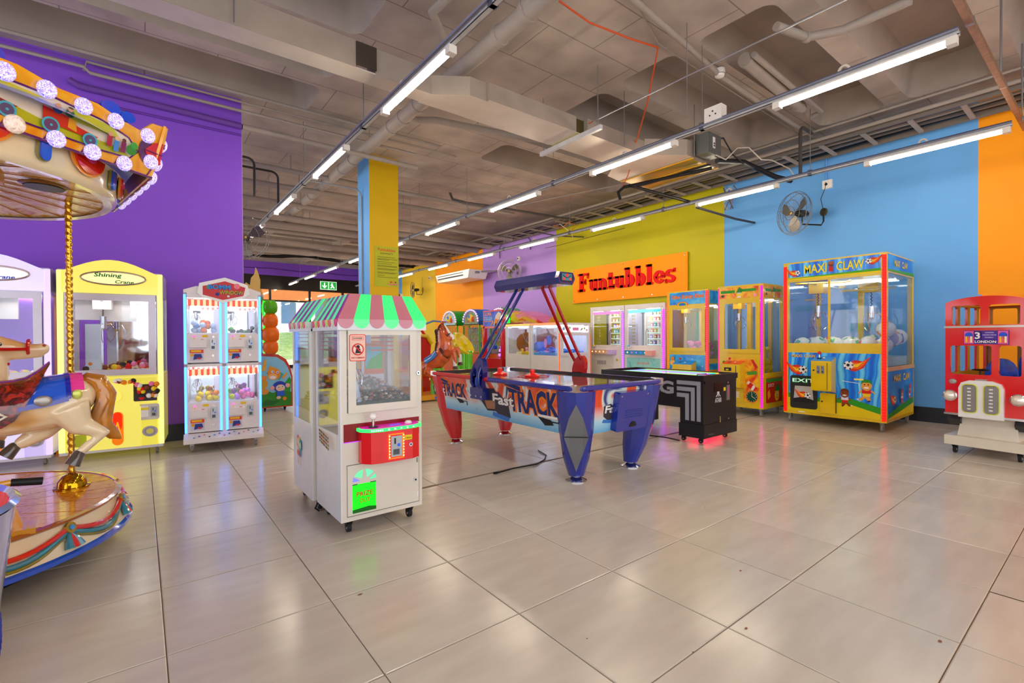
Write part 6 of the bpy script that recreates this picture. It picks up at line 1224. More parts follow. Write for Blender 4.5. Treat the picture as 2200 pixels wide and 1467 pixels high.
# ================================================================ HORSES
def fused(m, voxel, mt, name, par, smooth=80, mats=None):
    o = m.build('tmp', None, 0); md = o.modifiers.new('r', 'REMESH'); md.mode = 'VOXEL'; md.voxel_size = voxel; md.use_smooth_shade = True
    s = o.modifiers.new('s', 'SMOOTH'); s.factor = .6; s.iterations = 6
    dg = bpy.context.evaluated_depsgraph_get(); me = bpy.data.meshes.new_from_object(o.evaluated_get(dg)); bpy.data.objects.remove(o)
    me.materials.clear(); me.materials.append(mt); me.name = name
    me.polygons.foreach_set('use_smooth', [True]*len(me.polygons))
    r = bpy.data.objects.new(name, me); C.objects.link(r); r.parent = par; return r
def horse(par, k, coat, mane, hoof, legs, head_pitch=0, neck=((.2,0,.05,.12),(.27,0,.14,.1),(.32,0,.24,.075),(.35,0,.32,.062)), sockm=None, facem=None):
    """k scale; local x forwards; legs: list of joint paths [(x,y,z,r)...]"""
    S = lambda L: ([(a*k,b*k,c*k) for a,b,c,_ in L], [d*k for *_, d in L])
    m = M(); 
    def T(L, n=12, sy=1): p, r = S(L); m.tube(p, r, WHITE, n, False, sy)
    T([(-.36,0,.05,.03),(-.33,0,.045,.08),(-.27,0,.03,.125),(-.15,0,.0,.14),(0,0,-.02,.135),(.12,0,-.01,.145),(.22,0,.02,.125),(.3,0,.05,.07),(.32,0,.06,.03)], 16)
    T(list(neck), 14)
    hx, hy, hz, hr = neck[-1]; c, s = math.cos(head_pitch), math.sin(head_pitch)
    H = lambda u, w, r, y=0: (hx+u*c-w*s, hy+y, hz+u*s+w*c, r)
    T([H(-.04,.02,.05),H(.02,.02,.066),H(.09,.0,.06),H(.16,-.012,.044),H(.22,-.014,.036),H(.26,-.01,.038),H(.285,-.012,.024)], 12)
    T([H(.05,-.04,.04),H(.14,-.05,.03),H(.22,-.048,.022),H(.255,-.045,.018)], 10)
    for y in (-.035, .035): T([H(-.02,.07,.018,y),H(-.03,.105,.02,y*1.2),H(-.035,.14,.004,y*1.3)], 8)
    for L in legs: T(L[:-1], 10)
    body = fused(m, .0085*k/.9, coat, 'body', par)
    for L in legs:
        x, y, z, r = L[-1]; x2, y2, z2, r2 = L[-2]; d = Vector((x-x2,y-y2,z-z2)).normalized()
        a = Vector((x2,y2,z2))*k; b = Vector((x,y,z))*k
        M().tube([a-d*.01*k, a, b], [r2*k*.8, r2*k*1.12, r*k], hoof, 14).build('hoof', par)
        if sockm: M().tube([a-d*.13*k, a-d*.0*k], [r2*k*1.02, r2*k*1.1], sockm, 12).build('sock', par)
    # eyes, nostrils
    for y in (-1, 1):
        p = Vector(H(.07,.018,0,y*.052)[:3])*k; e_ = M().sph(p, .013*k, mat('#15100e',.08,coat=1), 10).sph(p+Vector((.003,y*.009,.004))*k, .004*k, WHITE, 6).build('eye', par)
        p = Vector(H(.262,.012,0,y*.024)[:3])*k; M().sph(p, .01*k, mat('#b8542a'), 8).build('nostril', par)
    # bridle
    BR = mat('#c8101a',.2,coat=.6) if not facem else mat('#4a1f12',.4)
    m = M()
    def loop(u, r, w_=.007, tilt=0): m.tube([tuple(Vector(H(u+tilt*math.sin(a),.0+r*math.sin(a),0,r*.95*math.cos(a))[:3])*k) for a in [2*PI*i/14 for i in range(14)]], w_*k, BR, 6, True)
    loop(.19,.046,.01); loop(-.005,.078,.011,-.02)
    for y in (-1, 1): m.tube([tuple(Vector(H(u,w_,0,y*q)[:3])*k) for u, w_, q in ((.19,-.01,.045),(.1,-.012,.064),(.0,-.01,.073))], .0105*k, BR, 6); m.tube([tuple(Vector(H(u,w_,0,y*q)[:3])*k) for u, w_, q in ((.0,-.01,.075),(.02,-.06,.06),(.06,-.1,.04),(.1,-.105,.01))], .012*k, BR, 6)
    m.build('bridle', par)
    if facem:
        m = M(); m.tube([tuple(Vector(H(u,w_,0,0)[:3])*k) for u, w_ in ((.03,.085),(.1,.06),(.18,.034),(.25,.026),(.29,.0))], [.012*k,.017*k,.024*k,.034*k,.024*k], facem, 10); m.build('blaze', par)
    # mane and forelock
    m = M(); rn = random.Random(5); pts = [Vector(n_[:3]) for n_ in neck]
    for i in range(16):
        q = i/15*(len(pts)-1); j = min(int(q), len(pts)-2); p = pts[j].lerp(pts[j+1], q-j); rr = neck[j][3]+(neck[j+1][3]-neck[j][3])*(q-j)
        t_ = (pts[j+1]-pts[j]).normalized(); nb = Vector((-t_.z,0,t_.x)); base = p+nb*rr*.9
        m.tube([tuple((base)*k), tuple((base+nb*.02-t_*.02+Vector((0,-.03,0)))*k), tuple((base-nb*.02-t_*.05+Vector((0,-.06-.01*(i % 2),0)))*k)], [.02*k,.022*k,.006*k], mane, 7)
        m.tube([tuple((base)*k), tuple((base+nb*.015-t_*.03+Vector((0,.03,0)))*k), tuple((base-nb*.02-t_*.06+Vector((0,.05,0)))*k)], [.02*k,.02*k,.006*k], mane, 7)
    for i in range(4): m.tube([tuple(Vector(H(-.03+.02*i,.075-.008*i,0,-.012+.008*(i % 3)))[:3] if 0 else Vector(H(-.03+.02*i,.075-.008*i,0,-.012+.008*(i % 3))[:3])*k), tuple(Vector(H(.03+.015*i,.07-.01*i,0,.0)[:3])*k)], [.018*k,.008*k], mane, 6)
    m.build('mane', par); return body
def drape(par, name, k, x0, x1, a0, a1, ofs, mt, lift=lambda x: 0, n=10, th=.006):
    """cloth-like shell over the barrel between x0..x1, angles from the top"""
    prof = [(-.27,.03,.125),(-.15,0,.14),(0,-.02,.135),(.12,-.01,.145),(.22,.02,.125)]
    def R(x):
        for a, b in zip(prof[:-1], prof[1:]):
            if a[0] <= x <= b[0]: q = (x-a[0])/(b[0]-a[0]); return a[1]+(b[1]-a[1])*q, a[2]+(b[2]-a[2])*q
        return (prof[0] if x < prof[0][0] else prof[-1])[1:]
    vs_, fs = [], []; nx = 8
    for L in (0, 1):
        for i in range(nx+1):
            x = x0+(x1-x0)*i/nx; cz, r = R(x); r += ofs+L*th
            aa0, aa1 = (a0(i/nx), a1(i/nx)) if callable(a0) else (a0, a1)
            for j in range(n+1):
                a = math.radians(aa0+(aa1-aa0)*j/n); vs_.append((x*k, r*math.sin(a)*k, (cz+r*math.cos(a)+lift(x)*max(0, math.cos(a)))*k))
    q = (nx+1)*(n+1)
    for i in range(nx):
        for j in range(n):
            a = i*(n+1)+j; b = a+n+1; fs += [(a,b,b+1,a+1), (q+a,q+a+1,q+b+1,q+b)]
    for i in range(nx):
        for j in (0, n): a = i*(n+1)+j; b = a+n+1; fs.append((a,q+a,q+b,b) if j == 0 else (a,b,q+b,q+a))
    for j in range(n):
        for i in (0, nx): a = i*(n+1)+j; fs.append((a,a+1,q+a+1,q+a) if i == 0 else (a,q+a,q+a+1,a+1))
    return M().add(vs_, fs, mt).build(name, par, 50)
def cream_coat():
    m = art(['#c98a4a','#e0b070','#f2dcb4','#f0d8b0'], 3.2, 'noise', rough=.16, dist=.5, coat=1); return m
CRM = cream_coat(); GLD = art(['#7a4404','#bc7408','#d88c0c'], 6, 'noise', rough=.2, dist=1, coat=1); HOOF = mat('#4a423c', .12, coat=1)

# ================================================================ CAROUSEL
CXc, CYc = -1.03, 1.51
cr = thing('carousel', 'small ornate carousel with lit bulb cornice, gold ceiling and round wooden platform', 'carousel', (CXc, CYc, 0))
wood = art(['#a85c10','#dc8418','#f0a838','#cc7418'], 7, 'noise', rough=.16, dist=4, coat=.4, stretch=(1,3,1)); CREAM = mat('#ead9b4', .16, coat=1, noise=.04)
M().lathe([(.55,0),(.62,.0),(.75,.13),(.0,.135)], (0,0,0), BLACK, 40).build('undercarriage', cr)
M().lathe([(.75,.13),(.905,.135),(.9,.16),(.875,.21),(.86,.285),(.84,.3)], (0,0,0), CREAM, 72).build('skirt', cr)
M().lathe([(.895,.122),(.918,.13),(.918,.15),(.897,.158)], (0,0,0), mat('#1454d0',.12,coat=1), 72).build('blue_rim', cr)
M().lathe([(.873,.206),(.88,.21),(.873,.214)], (0,0,0), CREAM, 72).build('bead', cr)
M().lathe([(.845,.285),(.868,.292),(.868,.302),(.845,.306),(.84,.3)], (0,0,0), mat('#a8561a',.12,coat=1), 72).build('platform_edge', cr)
for i in range(24):
    a0, a1 = 2*PI*i/24+.006, 2*PI*(i+1)/24-.006
    P = [(.2*math.cos(a0),.2*math.sin(a0),.285),(.845*math.cos(a0),.845*math.sin(a0),.285),(.845*math.cos((a0+a1)/2),.845*math.sin((a0+a1)/2),.285),(.845*math.cos(a1),.845*math.sin(a1),.285),(.2*math.cos(a1),.2*math.sin(a1),.285)]
    M().prism(P, (0,0,.016), wood).build('floor_panel', cr, 0)
def sk(a, z, o=.012):       # point on the skirt surface at azimuth a (deg), height z
    pr = [(.135,.905),(.16,.9),(.21,.875),(.285,.86)]
    for p, q in zip(pr[:-1], pr[1:]):
        if p[0] <= z <= q[0]: r = p[1]+(q[1]-p[1])*(z-p[0])/(q[0]-p[0])
    a = math.radians(a); return Vector(((r+o)*math.cos(a), (r+o)*math.sin(a), z+o*.4))
TEAL = mat('#2f8aa0',.15,coat=1); OLV = mat('#8a7a1a',.2,coat=1)
for i in range(12):
    a = -39+30*i; 
    m = M(); zz = lambda t, z0, dp: z0-dp*math.sin(PI*t)
    m.tube([sk(a+30*t, zz(t,.262,.05), .012) for t in [j/12 for j in range(13)]], .012, mat('#e01414',.12,coat=1), 8)
    sw = m.build('swag', cr); M().tube([sk(a+30*t, zz(t,.25,.065), .006) for t in [j/12 for j in range(13)]], .012, TEAL, 8).tube([sk(a+30*t, zz(t,.238,.07), .002) for t in [j/12 for j in range(13)]], .008, OLV, 8).build('swag_band', sw)
    p = sk(a, .26, .012); n_ = Vector((math.cos(math.radians(a)), math.sin(math.radians(a)), .3)).normalized()
    m = M(); m.cyl(p, p+n_*.014, .026, mat('#b8942a',.15,.5), 16); m.cyl(p+n_*.012, p+n_*.02, .012, mat('#3a90e0',.1,coat=1), 12); m.build('rosette', cr)
    m = M()
    for da, c_ in ((-1.6,TEAL),(0,mat('#e01414',.12,coat=1)),(1.6,TEAL)): m.tube([sk(a,.24,.01), sk(a+da*.8,.2,.018), sk(a+da*1.1,.168,.014)], [.008,.014,.02], c_, 8)
    m.build('tassel', cr)
# centre column, poles, canopy
M().lathe([(.0,.3),(.3,.3),(.3,.5),(.26,.55),(.26,1.8),(.34,2.02),(0,2.02)], (0,0,0), art(['#c83018','#e8a030','#f0d8a0'],4,'noise',coat=1), 24).build('centre_column', cr)
tw = mat('#d8a83a', .18, .95, noise=.1)
def pole(x, y, z0=.3, z1=2.03):
    m = M(); N = 260; P = []; n = 8
    for i in range(N+1):
        z = z0+(z1-z0)*i/N
        for k in range(n):
            a = 2*PI*k/n; r = .0155+.002*math.sin(a+i*1.05); P.append((x+r*math.cos(a), y+r*math.sin(a), z))
    m.add(P, [(i*n+k, i*n+(k+1) % n, (i+1)*n+(k+1) % n, (i+1)*n+k) for i in range(N) for k in range(n)], tw); p = m.build('twisted_pole', cr, 80)
    M().lathe([(.085,.302),(.085,.308),(.07,.31),(.066,.34),(.045,.372),(.018,.385)], (x,y,0), mat('#c89a1a',.08,1), 28).build('brass_dome', p)
pole(.635,.15); pole(-.4,-.5); pole(-.25,.58)
gold_in = art(['#d08a28','#f4c860','#fff0c8','#f0b048','#fff4d8'], 2.4, 'noise', rough=.2, dist=6, coat=.25)
m = M(); P = []
for i in range(24):
    a0, a1 = 2*PI*i/24, 2*PI*(i+1)/24
    m.prism([(.28*math.cos(a0),.28*math.sin(a0),2.04),(.82*math.cos(a0),.82*math.sin(a0),1.98),(.82*math.cos(a1),.82*math.sin(a1),1.98),(.28*math.cos(a1),.28*math.sin(a1),2.04)],(0,0,.012),gold_in)
    m.tube([(.3*math.cos(a0),.3*math.sin(a0),2.034),(.82*math.cos(a0),.82*math.sin(a0),1.976)],.003,mat('#c88a2a',.2,.3),5)
m.build('canopy_ceiling', cr, 30)
M().lathe([(.8,1.97),(.84,1.965),(.857,1.98),(.862,2.0),(.872,2.105),(.89,2.12)], (0,0,0), CREAM, 72).build('canopy_ring', cr)
for i in range(24):
    a = 15*i; r0, r1 = .862, .872; ca, sa = math.cos(math.radians(a)), math.sin(math.radians(a)); t_ = Vector((-sa,ca,0)); nrm = Vector((ca,sa,-.3)).normalized()
    B = lambda u, z: Vector(((r0+(r1-r0)*(z-2.0)/.11+.004)*ca,(r0+(r1-r0)*(z-2.0)/.11+.004)*sa,z))+t_*u
    if i % 2 == 0:
        g = M().prism([B(.115*math.cos(q),2.115-.1*math.sin(q)) for q in [PI*j/14 for j in range(15)]], nrm*.012, mat('#e88a1a',.15,coat=1)).build('red_fan', cr, 0)
        m = M(); m.prism([B(.1*math.cos(q),2.115-.086*math.sin(q)) for q in [PI*j/14 for j in range(15)]], nrm*.022, mat('#d80a12',.08,coat=1)); m.prism([B(.035*math.cos(q),2.115-.03*math.sin(q)) for q in [PI*j/8 for j in range(9)]], nrm*.026, mat('#e83aa0',.1,coat=1)); m.build('fan_inlay', g, 0)
    else:
        m = M(); Q = [B(.03*math.cos(q),2.04-.035*math.sin(q)) for q in [PI*j/8 for j in range(9)]]+[B(-.03,2.115),B(.03,2.115)]; m.prism(Q, nrm*.012, OLV); g = m.build('blue_drop', cr, 0)
        m = M(); Q = [B(.022*math.cos(q),2.04-.027*math.sin(q)) for q in [PI*j/8 for j in range(9)]]+[B(-.022,2.115),B(.022,2.115)]; m.prism(Q, nrm*.022, mat('#1a50d8',.1,coat=1)); m.build('drop_inlay', g, 0)
m = M(); a = math.radians(-18); m.lathe([(0,-.012),(.085,-.012),(.1,-.004),(.1,.0)], (.6*math.cos(a),.6*math.sin(a),1.995), mat('#8a5a1a',.2,.5), 24); m.lathe([(0,-.016),(.082,-.016),(.082,-.012)], (.6*math.cos(a),.6*math.sin(a),1.995), BLACK, 24); m.build('speaker', cr)
m = M(); a = math.radians(-55); m.box((.1,-.75,1.93),(.45,-.35,1.99),mat('#d8962a',.2)); m.box((.13,-.752,1.935),(.42,-.75,1.985),MIRROR); m.build('gear_box', cr, 0)
M().lathe([(0,2.6),(.3,2.55),(.75,2.4),(1.0,2.22)], (0,0,0), mat('#1f4fd8',.2,coat=.8), 48).build('canopy_roof', cr)
OR_ = art(['#f08a10','#f6b42a','#f09a18'], 5, 'noise', rough=.15, coat=.5); PUR = mat('#6a1a6a',.2,coat=1)
bulbm = art(['#7a58e8','#f4f0ff','#8a68f0','#f0e8ff','#7050e0'], 80, 'noise', rough=.1, em=.5, dist=0, coat=.5)
bulboff = art(['#d8b8a8','#f0e0d0','#c8a090'], 40, 'noise', rough=.1, em=.25, dist=1)
_bo = M().sph((0,0,0), .04, bulbm, 14, 1, 1, .6).build('x', None, 80); bulb = _bo.data; bpy.data.objects.remove(_bo)
for i in range(6):
    th = -49+60*i; a = math.radians(th); nv = Vector((math.cos(a), math.sin(a), 0)); uv = Vector((-math.sin(a), math.cos(a), 0))
    R0, R1, z0, z1 = 1.05, 1.14, 2.09, 2.45; c30 = math.cos(PI/6); up = (Vector((0,0,z1-z0))+nv*(R1-R0)*c30).normalized(); L0 = R0
    f = Face(nv*R0*c30-uv*L0/2+Vector((.03,.035,z0)), uv, up*.68)
    top = [(L0+.045,.26),(L0+.05,.44),(L0-.04,.425),(L0-.1,.33),(L0-.2,.345),(L0-.33,.385),(L0-.5,.37),(L0-.66,.4),(L0-.8,.385),(.1,.36),(.04,.425),(-.05,.44),(-.045,.26)]
    m = M(); f.poly(m,[(0,0),(L0,0)]+top,-.02,OR_,.02); pn = m.build('cornice_panel', cr, 0)
    m = M()
    f.tube(m,[(.14,.1,.003),(.1,.16,.003),(.14,.24,.003),(.3,.285,.003),(L0/2,.3,.003),(L0-.3,.285,.003),(L0-.16,.24,.003),(L0-.1,.16,.003),(L0-.14,.09,.003),(L0-.3,.07,.003),(.3,.07,.003)],.005,PUR,6,True)
    f.tube(m,[(0,.0,.003),(L0,.0,.003)],.007,PUR); f.tube(m,top[:1]+[(L0+.045,.3)],.003,PUR)
    for u in (.02,.2,.36,.52,.68,.84,1.02): f.tube(m,[(u,.008,.003),(u+.02,.07,.003)],.004,PUR); f.tube(m,[(u,.3,.003),(u-.015,.35,.003)],.004,PUR)
    m.build('outline', pn)
    if i in (0, 5, 1):
        C2 = lambda c: mat(c, .2, coat=.8)
        it = [('p',[(.14,.1),(.1,.16),(.14,.24),(.3,.285),(L0/2,.3),(L0-.3,.285),(L0-.16,.24),(L0-.1,.16),(L0-.14,.09),(L0-.3,.07),(.3,.07)],C2('#e8ddc8')),('p',[(.12,.12),(.3,.075),(L0-.3,.075),(L0-.14,.1),(L0-.2,.14),(.5,.13),(.3,.17),(.12,.15)],C2('#b8b820')),('p',[(.16,.22),(.4,.23),(.5,.27),(.3,.275)],C2('#d8d040')),('p',[(.6,.2),(.85,.2),(.8,.27),(.62,.28)],C2('#c8c828'))]
        for q, (u, rc) in enumerate(((.17,'#8a2030'),(.5,'#d01a1a'))):
            it += [('p',[(u,.13),(u+.2,.12),(u+.24,.15),(u+.14,.17),(u+.1,.21),(u-.01,.22)],C2(rc)),('p',[(u+.1,.14),(u+.14,.13),(u+.13,.2),(u+.1,.21)],C2('#e8a020')),('d',u+.05,.23,.02,C2('#3a5a9a')),('d',u+.05,.256,.011,C2('#e0a080')),('d',u+.1,.235,.02,C2('#2a6a3a')),('d',u+.1,.262,.011,C2('#e0a080')),('d',u+.1,.272,.012,C2('#2a3a2a'),.006),
                   ('d',u+.03,.115,.037,C2('#2ab0c8')),('d',u+.03,.115,.028,C2('#5a3a6a')),('d',u+.2,.11,.035,C2('#2ab0c8')),('d',u+.2,.11,.026,C2('#4a4a7a')),('d',u+.03,.115,.006,C2('#2ab0c8')),('d',u+.2,.11,.006,C2('#2ab0c8'))]
        it += [('r',.775,.12,.8,.2,C2('#b01a2a')),('d',.787,.21,.012,C2('#e0a080')),('r',.81,.1,.835,.18,C2('#3a8ad8')),('d',.822,.195,.012,C2('#e8b890')),('r',.845,.11,.87,.19,C2('#7a1a5a')),('d',.857,.2,.011,C2('#5a3020')),('d',.9,.15,.028,C2('#2a8a2a')),('d',.91,.19,.02,C2('#3aa03a'))]
        it = [q if q[0] != 'd' or len(q) > 5 else q+(q[3]*1.35,) for q in it]; splash(f, pn, 'scene_print', it, .002)
    m = M(); f.disc(m,L0-.0,.2,.1,.004,mat('#5a1a5a',.2,coat=1),.13,20,.004,110,250); f.poly(m,[(L0-.02,.1),(L0+.03,.12),(L0+.03,.3),(L0-.02,.28),(L0-.07,.2)],.008,mat('#d81018',.1,coat=1),.006); f.tube(m,[(L0-.07,.2,.015),(L0+.03,.2,.015)],.004,PUR); m.build('corner_scroll', pn, 0)
    m = M()
    for (u, v, r) in ((L0-.26,.4,.05),(L0-.17,.39,.04)): f.disc(m,u,v-.0,r,-.03,mat('#1a40d8',.1,coat=1),None,12,.02)
    m.build('blue_shell', pn, 0); m = M()
    for (u, v, r) in ((.3,.41,.05),(.2,.43,.04)): f.disc(m,u,v-.0,r,-.03,mat('#1a40d8',.1,coat=1),None,12,.02)
    m.build('blue_shell', pn, 0)
    bs = [(.03+.155*q+ (.02 if q > 5 else 0), .325-.012*abs(q-3)*.4) for q in range(7)]+[(.08+.16*q,.035) for q in range(6)]+[(L0-.03,.12),(.03,.14)]
    for q, (u, v) in enumerate(bs):
        if i not in (0, 1, 5) and q % 2: continue
        o = bpy.data.objects.new('bulb', bulb); C.objects.link(o); o.parent = cr; o.location = f.P(u, v, .022); o.rotation_euler = Vector((0,0,1)).rotation_difference(f.n).to_euler()
        if i == 0 and q == 9: o.data = bulb.copy(); o.data.materials[0] = bulboff
# handle bar seat post standing on the platform in front
YB2 = mat('#e8a020',.15,coat=1); m = M(); m.box((.42,-.66,.3),(.58,-.52,.325),YB2); m.tube([(.5,-.58,.32),(.48,-.6,.45),(.4,-.64,.53)],[.03,.022,.02],YB2,10); hb_ = m.build('handlebar_post', cr)
M().tube([(.3,-.68,.53),(.5,-.64,.54)],.014,YB2,10).build('handlebar', hb_); M().tube([(.5,-.64,.54),(.6,-.62,.525)],[.017,.018],BLACK,12).build('black_grip', hb_)
m = M(); m.hexa([(.16,-.62,.3),(.4,-.5,.3),(.38,-.44,.3),(.14,-.56,.3),(.2,-.6,.68),(.3,-.55,.68),(.29,-.53,.68),(.19,-.58,.68)],YB2); m.build('seat_fin', cr, 0)
# horses
h1 = thing('carousel_horse', 'glossy cream carousel horse with dark red saddle, blue blanket and golden tail', 'carousel horse', (-.6,1.22,.845), 190, 'carousel horses')
LG = [[(.16,-.07,-.08,.05),(.3,-.08,-.12,.036),(.33,-.08,-.24,.026),(.3,-.08,-.3,.024),(.29,-.08,-.34,.034)],
      [(.16,.07,-.08,.05),(.32,.08,-.06,.036),(.4,.08,-.16,.026),(.4,.08,-.23,.024),(.42,.08,-.27,.034)],
      [(-.24,.07,-.02,.1),(-.29,.08,-.13,.06),(-.385,.09,-.185,.036),(-.32,.09,-.235,.026),(-.28,.09,-.275,.024),(-.25,.09,-.335,.036)],
      [(-.22,-.07,-.04,.09),(-.14,-.08,-.16,.055),(-.06,-.08,-.21,.034),(-.04,-.08,-.22,.024),(-.0,-.08,-.27,.036)]]
horse(h1, .95, CRM, GLD, HOOF, LG, 0, ((.22,0,.05,.12),(.3,0,.15,.09),(.35,0,.26,.07),(.38,0,.33,.06)))
SAD = art(['#5a0c10','#9a1a1a','#3a0a12','#b02a1a'], 14, 'noise', rough=.1, dist=1, coat=1)
drape(h1,'saddle_blanket',.95,-.235,-.04,-88,88,.006,mat('#1a5ad8',.1,coat=1)); drape(h1,'blanket_trim',.95,-.245,-.225,-86,86,.01,mat('#1220a8',.1,coat=1)); drape(h1,'blanket_trim',.95,-.235,-.04,82,90,.01,mat('#1220a8',.1,coat=1)); drape(h1,'rump_strap',.95,-.3,-.24,-70,70,.006,mat('#f03a9a',.1,coat=1))
def a0f(t): return -(64+62*t)
def a1f(t): return (64+62*t)
drape(h1,'saddle',.95,-.17,.2,lambda t: -min(118,18+235*t),lambda t: min(118,18+235*t),.016,SAD,lambda x: .07*max(0,(-.06-x)/.11)**1.5)
for s in (-1, 1):
    m = M(); m.sph((-.135*.95,s*.158*.95,.03),.034,mat('#a8a29a',.3,.6),14,1,.25,.8); m.build('silver_medallion', h1); m = M(); m.sph((-.27*.95,s*.132*.95,.05),.026,mat('#c8d060',.2,.3),12,.8,.3,1); m.build('strap_medallion', h1)
    m = M(); m.tube([(.03,s*.15,.06),(.05,s*.155,.0),(.0,s*.14,-.03),(.06,s*.136,-.07),(.1,s*.14,-.02),(.09,s*.14,.05)],.011,mat('#f2ead8',.1,coat=1),8,True); m.tube([(.03,s*.143,-.05),(.06,s*.146,.02)],.009,mat('#1a40d8',.1,coat=1),8); m.build('saddle_scroll', h1)
m = M(); m.tube([(-.27,0,.1),(-.31,0,.125),(-.35,.0,.11),(-.385,0,.03),(-.375,0,-.08),(-.37,0,-.14),(-.42,0,-.2),(-.45,0,-.225)],[.02,.032,.045,.05,.042,.045,.03,.006],GLD,12); m.tube([(-.36,.02,.09),(-.37,.03,-.0),(-.33,.03,-.1),(-.36,.02,-.17)],[.02,.03,.03,.012],GLD,10); m.build('tail', h1)
h2 = thing('carousel_horse', 'cream carousel horse with red bridle whose head faces right at the left edge', 'carousel horse', (-1.0,1.85,.885), 2, 'carousel horses')
LG2 = [[(a,b,c,d) for a,b,c,d in L] for L in LG]
horse(h2, .95, CRM, GLD, HOOF, LG2, -.02, ((.18,0,.03,.13),(.24,0,.12,.11),(.25,0,.2,.085),(.235,0,.265,.07)))
drape(h2,'saddle',.95,-.12,.1,-70,70,.014,SAD)

# foreground ride car at the left edge
rc = thing('ride_car', 'silver and blue kiddie ride tub with red inside at the lower left edge', 'kiddie ride', (-.865,.12,0), 20)
SVB = mat('#b8bce8',.12,.3,coat=1)
m = M(); m.lathe([(.36,.03),(.4,.1),(.42,.3),(.46,.62)], (0,0,0), SVB, 36, sx=1); m.build('shell', rc)
M().lathe([(.455,.62),(.47,.63),(.455,.645),(.44,.63)], (0,0,0), mat('#9ab0f0',.08,.5), 36).build('rim', rc)
M().lathe([(.445,.63),(.38,.3),(.3,.22),(0,.22)], (0,0,0), mat('#e00c12',.12,coat=1), 36).build('red_lining', rc)
M().lathe([(0,.0),(.34,.0),(.36,.03)], (0,0,0), BLACK, 24).build('base', rc)
m = M()
for k in range(6): m.tube([(.41*math.cos(a),.41*math.sin(a),z) for a, z in ((-.35+k*.05,.12+k*.012),(-.2+k*.05,.2+k*.012))],.008,mat('#1a2aa0',.2,coat=1),6)
m.build('blue_stripe', rc)

# ================================================================ RED BUS RIDE
bs = thing('bus_ride', 'red double-decker bus kiddie ride on a cream rolling base at the right edge', 'kiddie ride', (6.32,-1.05,0), -97)
BR_ = mat('#d80c0e', .12, coat=1, noise=.02); INN = mat('#c88a10', .3, coat=.3); W, D = .58, 1.15
F, R_, L_, T_ = faces(W, D)
def framed(f, u0, v0, u1, v1, holes, th, mt, nm, par):
    """wall with rectangular window openings, rounded by corner fillets"""
    us = sorted({u0, u1, *[h[0] for h in holes], *[h[2] for h in holes]}); vs_ = sorted({v0, v1, *[h[1] for h in holes], *[h[3] for h in holes]}); m = M()
    for a, b in zip(us[:-1], us[1:]):
        for c, d in zip(vs_[:-1], vs_[1:]):
            mu, mv = (a+b)/2, (c+d)/2
            if not any(h[0] < mu < h[2] and h[1] < mv < h[3] for h in holes): f.rect(m,a,c,b,d,-th,0,mt)
    for h in holes:
        r = .02
        for cu, cv, su, sv in ((h[0],h[1],1,1),(h[2],h[1],-1,1),(h[2],h[3],-1,-1),(h[0],h[3],1,-1)):
            P = [(cu,cv)]+[(cu+su*r*(1-math.sin(PI/2*t/4)), cv+sv*r*(1-math.cos(PI/2*t/4))) for t in range(5)]
            f.poly(m, P if su*sv > 0 else P[::-1], -th, mt, th)
    return m.build(nm, par, 0)
for f, wd, hs in ((F, W, [(.05,1.27,.26,1.46),(.32,1.27,.53,1.46),(.04,.79,.34,1.07),(.39,.79,.54,1.07)]),):
    framed(f,0,.4,wd,1.49,hs,.025,BR_,'front_body',bs)
hs = [(.08+.27*i,1.27,.29+.27*i,1.46) for i in range(4)]+[(.08+.27*i,.8,.29+.27*i,1.07) for i in range(4)]
framed(L_,0,.4,D-.025,1.49,hs,.02,BR_,'side_body',bs); framed(R_,.025,.4,D,1.49,hs[:4]+[(.1,.62,.55,1.07),(.66,.8,.87,1.07)],.02,BR_,'side_body',bs)
bk = Face((W,D,0),(-1,0,0),(0,0,1)); framed(bk,0,.4,W,1.49,[(.06,1.27,.26,1.46),(.32,1.27,.52,1.46),(.06,.8,.26,1.07),(.32,.8,.52,1.07)],.02,BR_,'rear_body',bs)
framed(Face((W-.03,D-.03,0),(-1,0,0),(0,0,1)),0,.42,W-.06,1.48,[(.03,1.27,.23,1.46),(.29,1.27,.49,1.46),(.03,.8,.23,1.07),(.29,.8,.49,1.07)],.005,INN,'lining',bs)
framed(Face((.022,0.03,0),(0,1,0),(0,0,1)),0,.42,D-.06,1.48,[(D-.03-h[2]-.0,h[1],D-.03-h[0],h[3]) for h in hs],.003,INN,'lining',bs)
M().box((.02,.02,1.16),(W-.02,D-.02,1.2),INN).box((.02,.02,.42),(W-.02,D-.02,.46),INN).build('deck', bs, 0)
m = M(); N = 12; P = []
for j in range(7):
    y = D*j/6; dome = [.02,.055,.075,.08,.075,.055,.02][j]
    for i in range(N+1): t = i/N; P.append((W*t, y, 1.49+(.035+dome)*math.sin(PI*t)**.6 if 0 < i < N else 1.49))
m.add(P, [(a*(N+1)+i, a*(N+1)+i+1, (a+1)*(N+1)+i+1, (a+1)*(N+1)+i) for a in range(6) for i in range(N)], BR_)
m.prism([(W*i/N, 0, 1.49+.055*math.sin(PI*i/N)**.6) for i in range(N+1)],(0,.01,0),BR_); m.build('roof', bs, 40)
m = M(); F.rect(m,-.008,1.243,W+.008,1.262,0,.008,mat('#c9bfb4',.2,.5)); m.box((-.008,0,1.243),(0,D,1.262),mat('#c9bfb4',.2,.5)); m.box((W,0,1.243),(W+.008,D,1.262),mat('#c9bfb4',.2,.5)); m.build('silver_band', bs, 0)
m = M(); F.rect(m,.14,1.085,.46,1.215,0,.003,mat('#4a2a8a',.3)); dp = m.build('destination_sign', bs, 0)
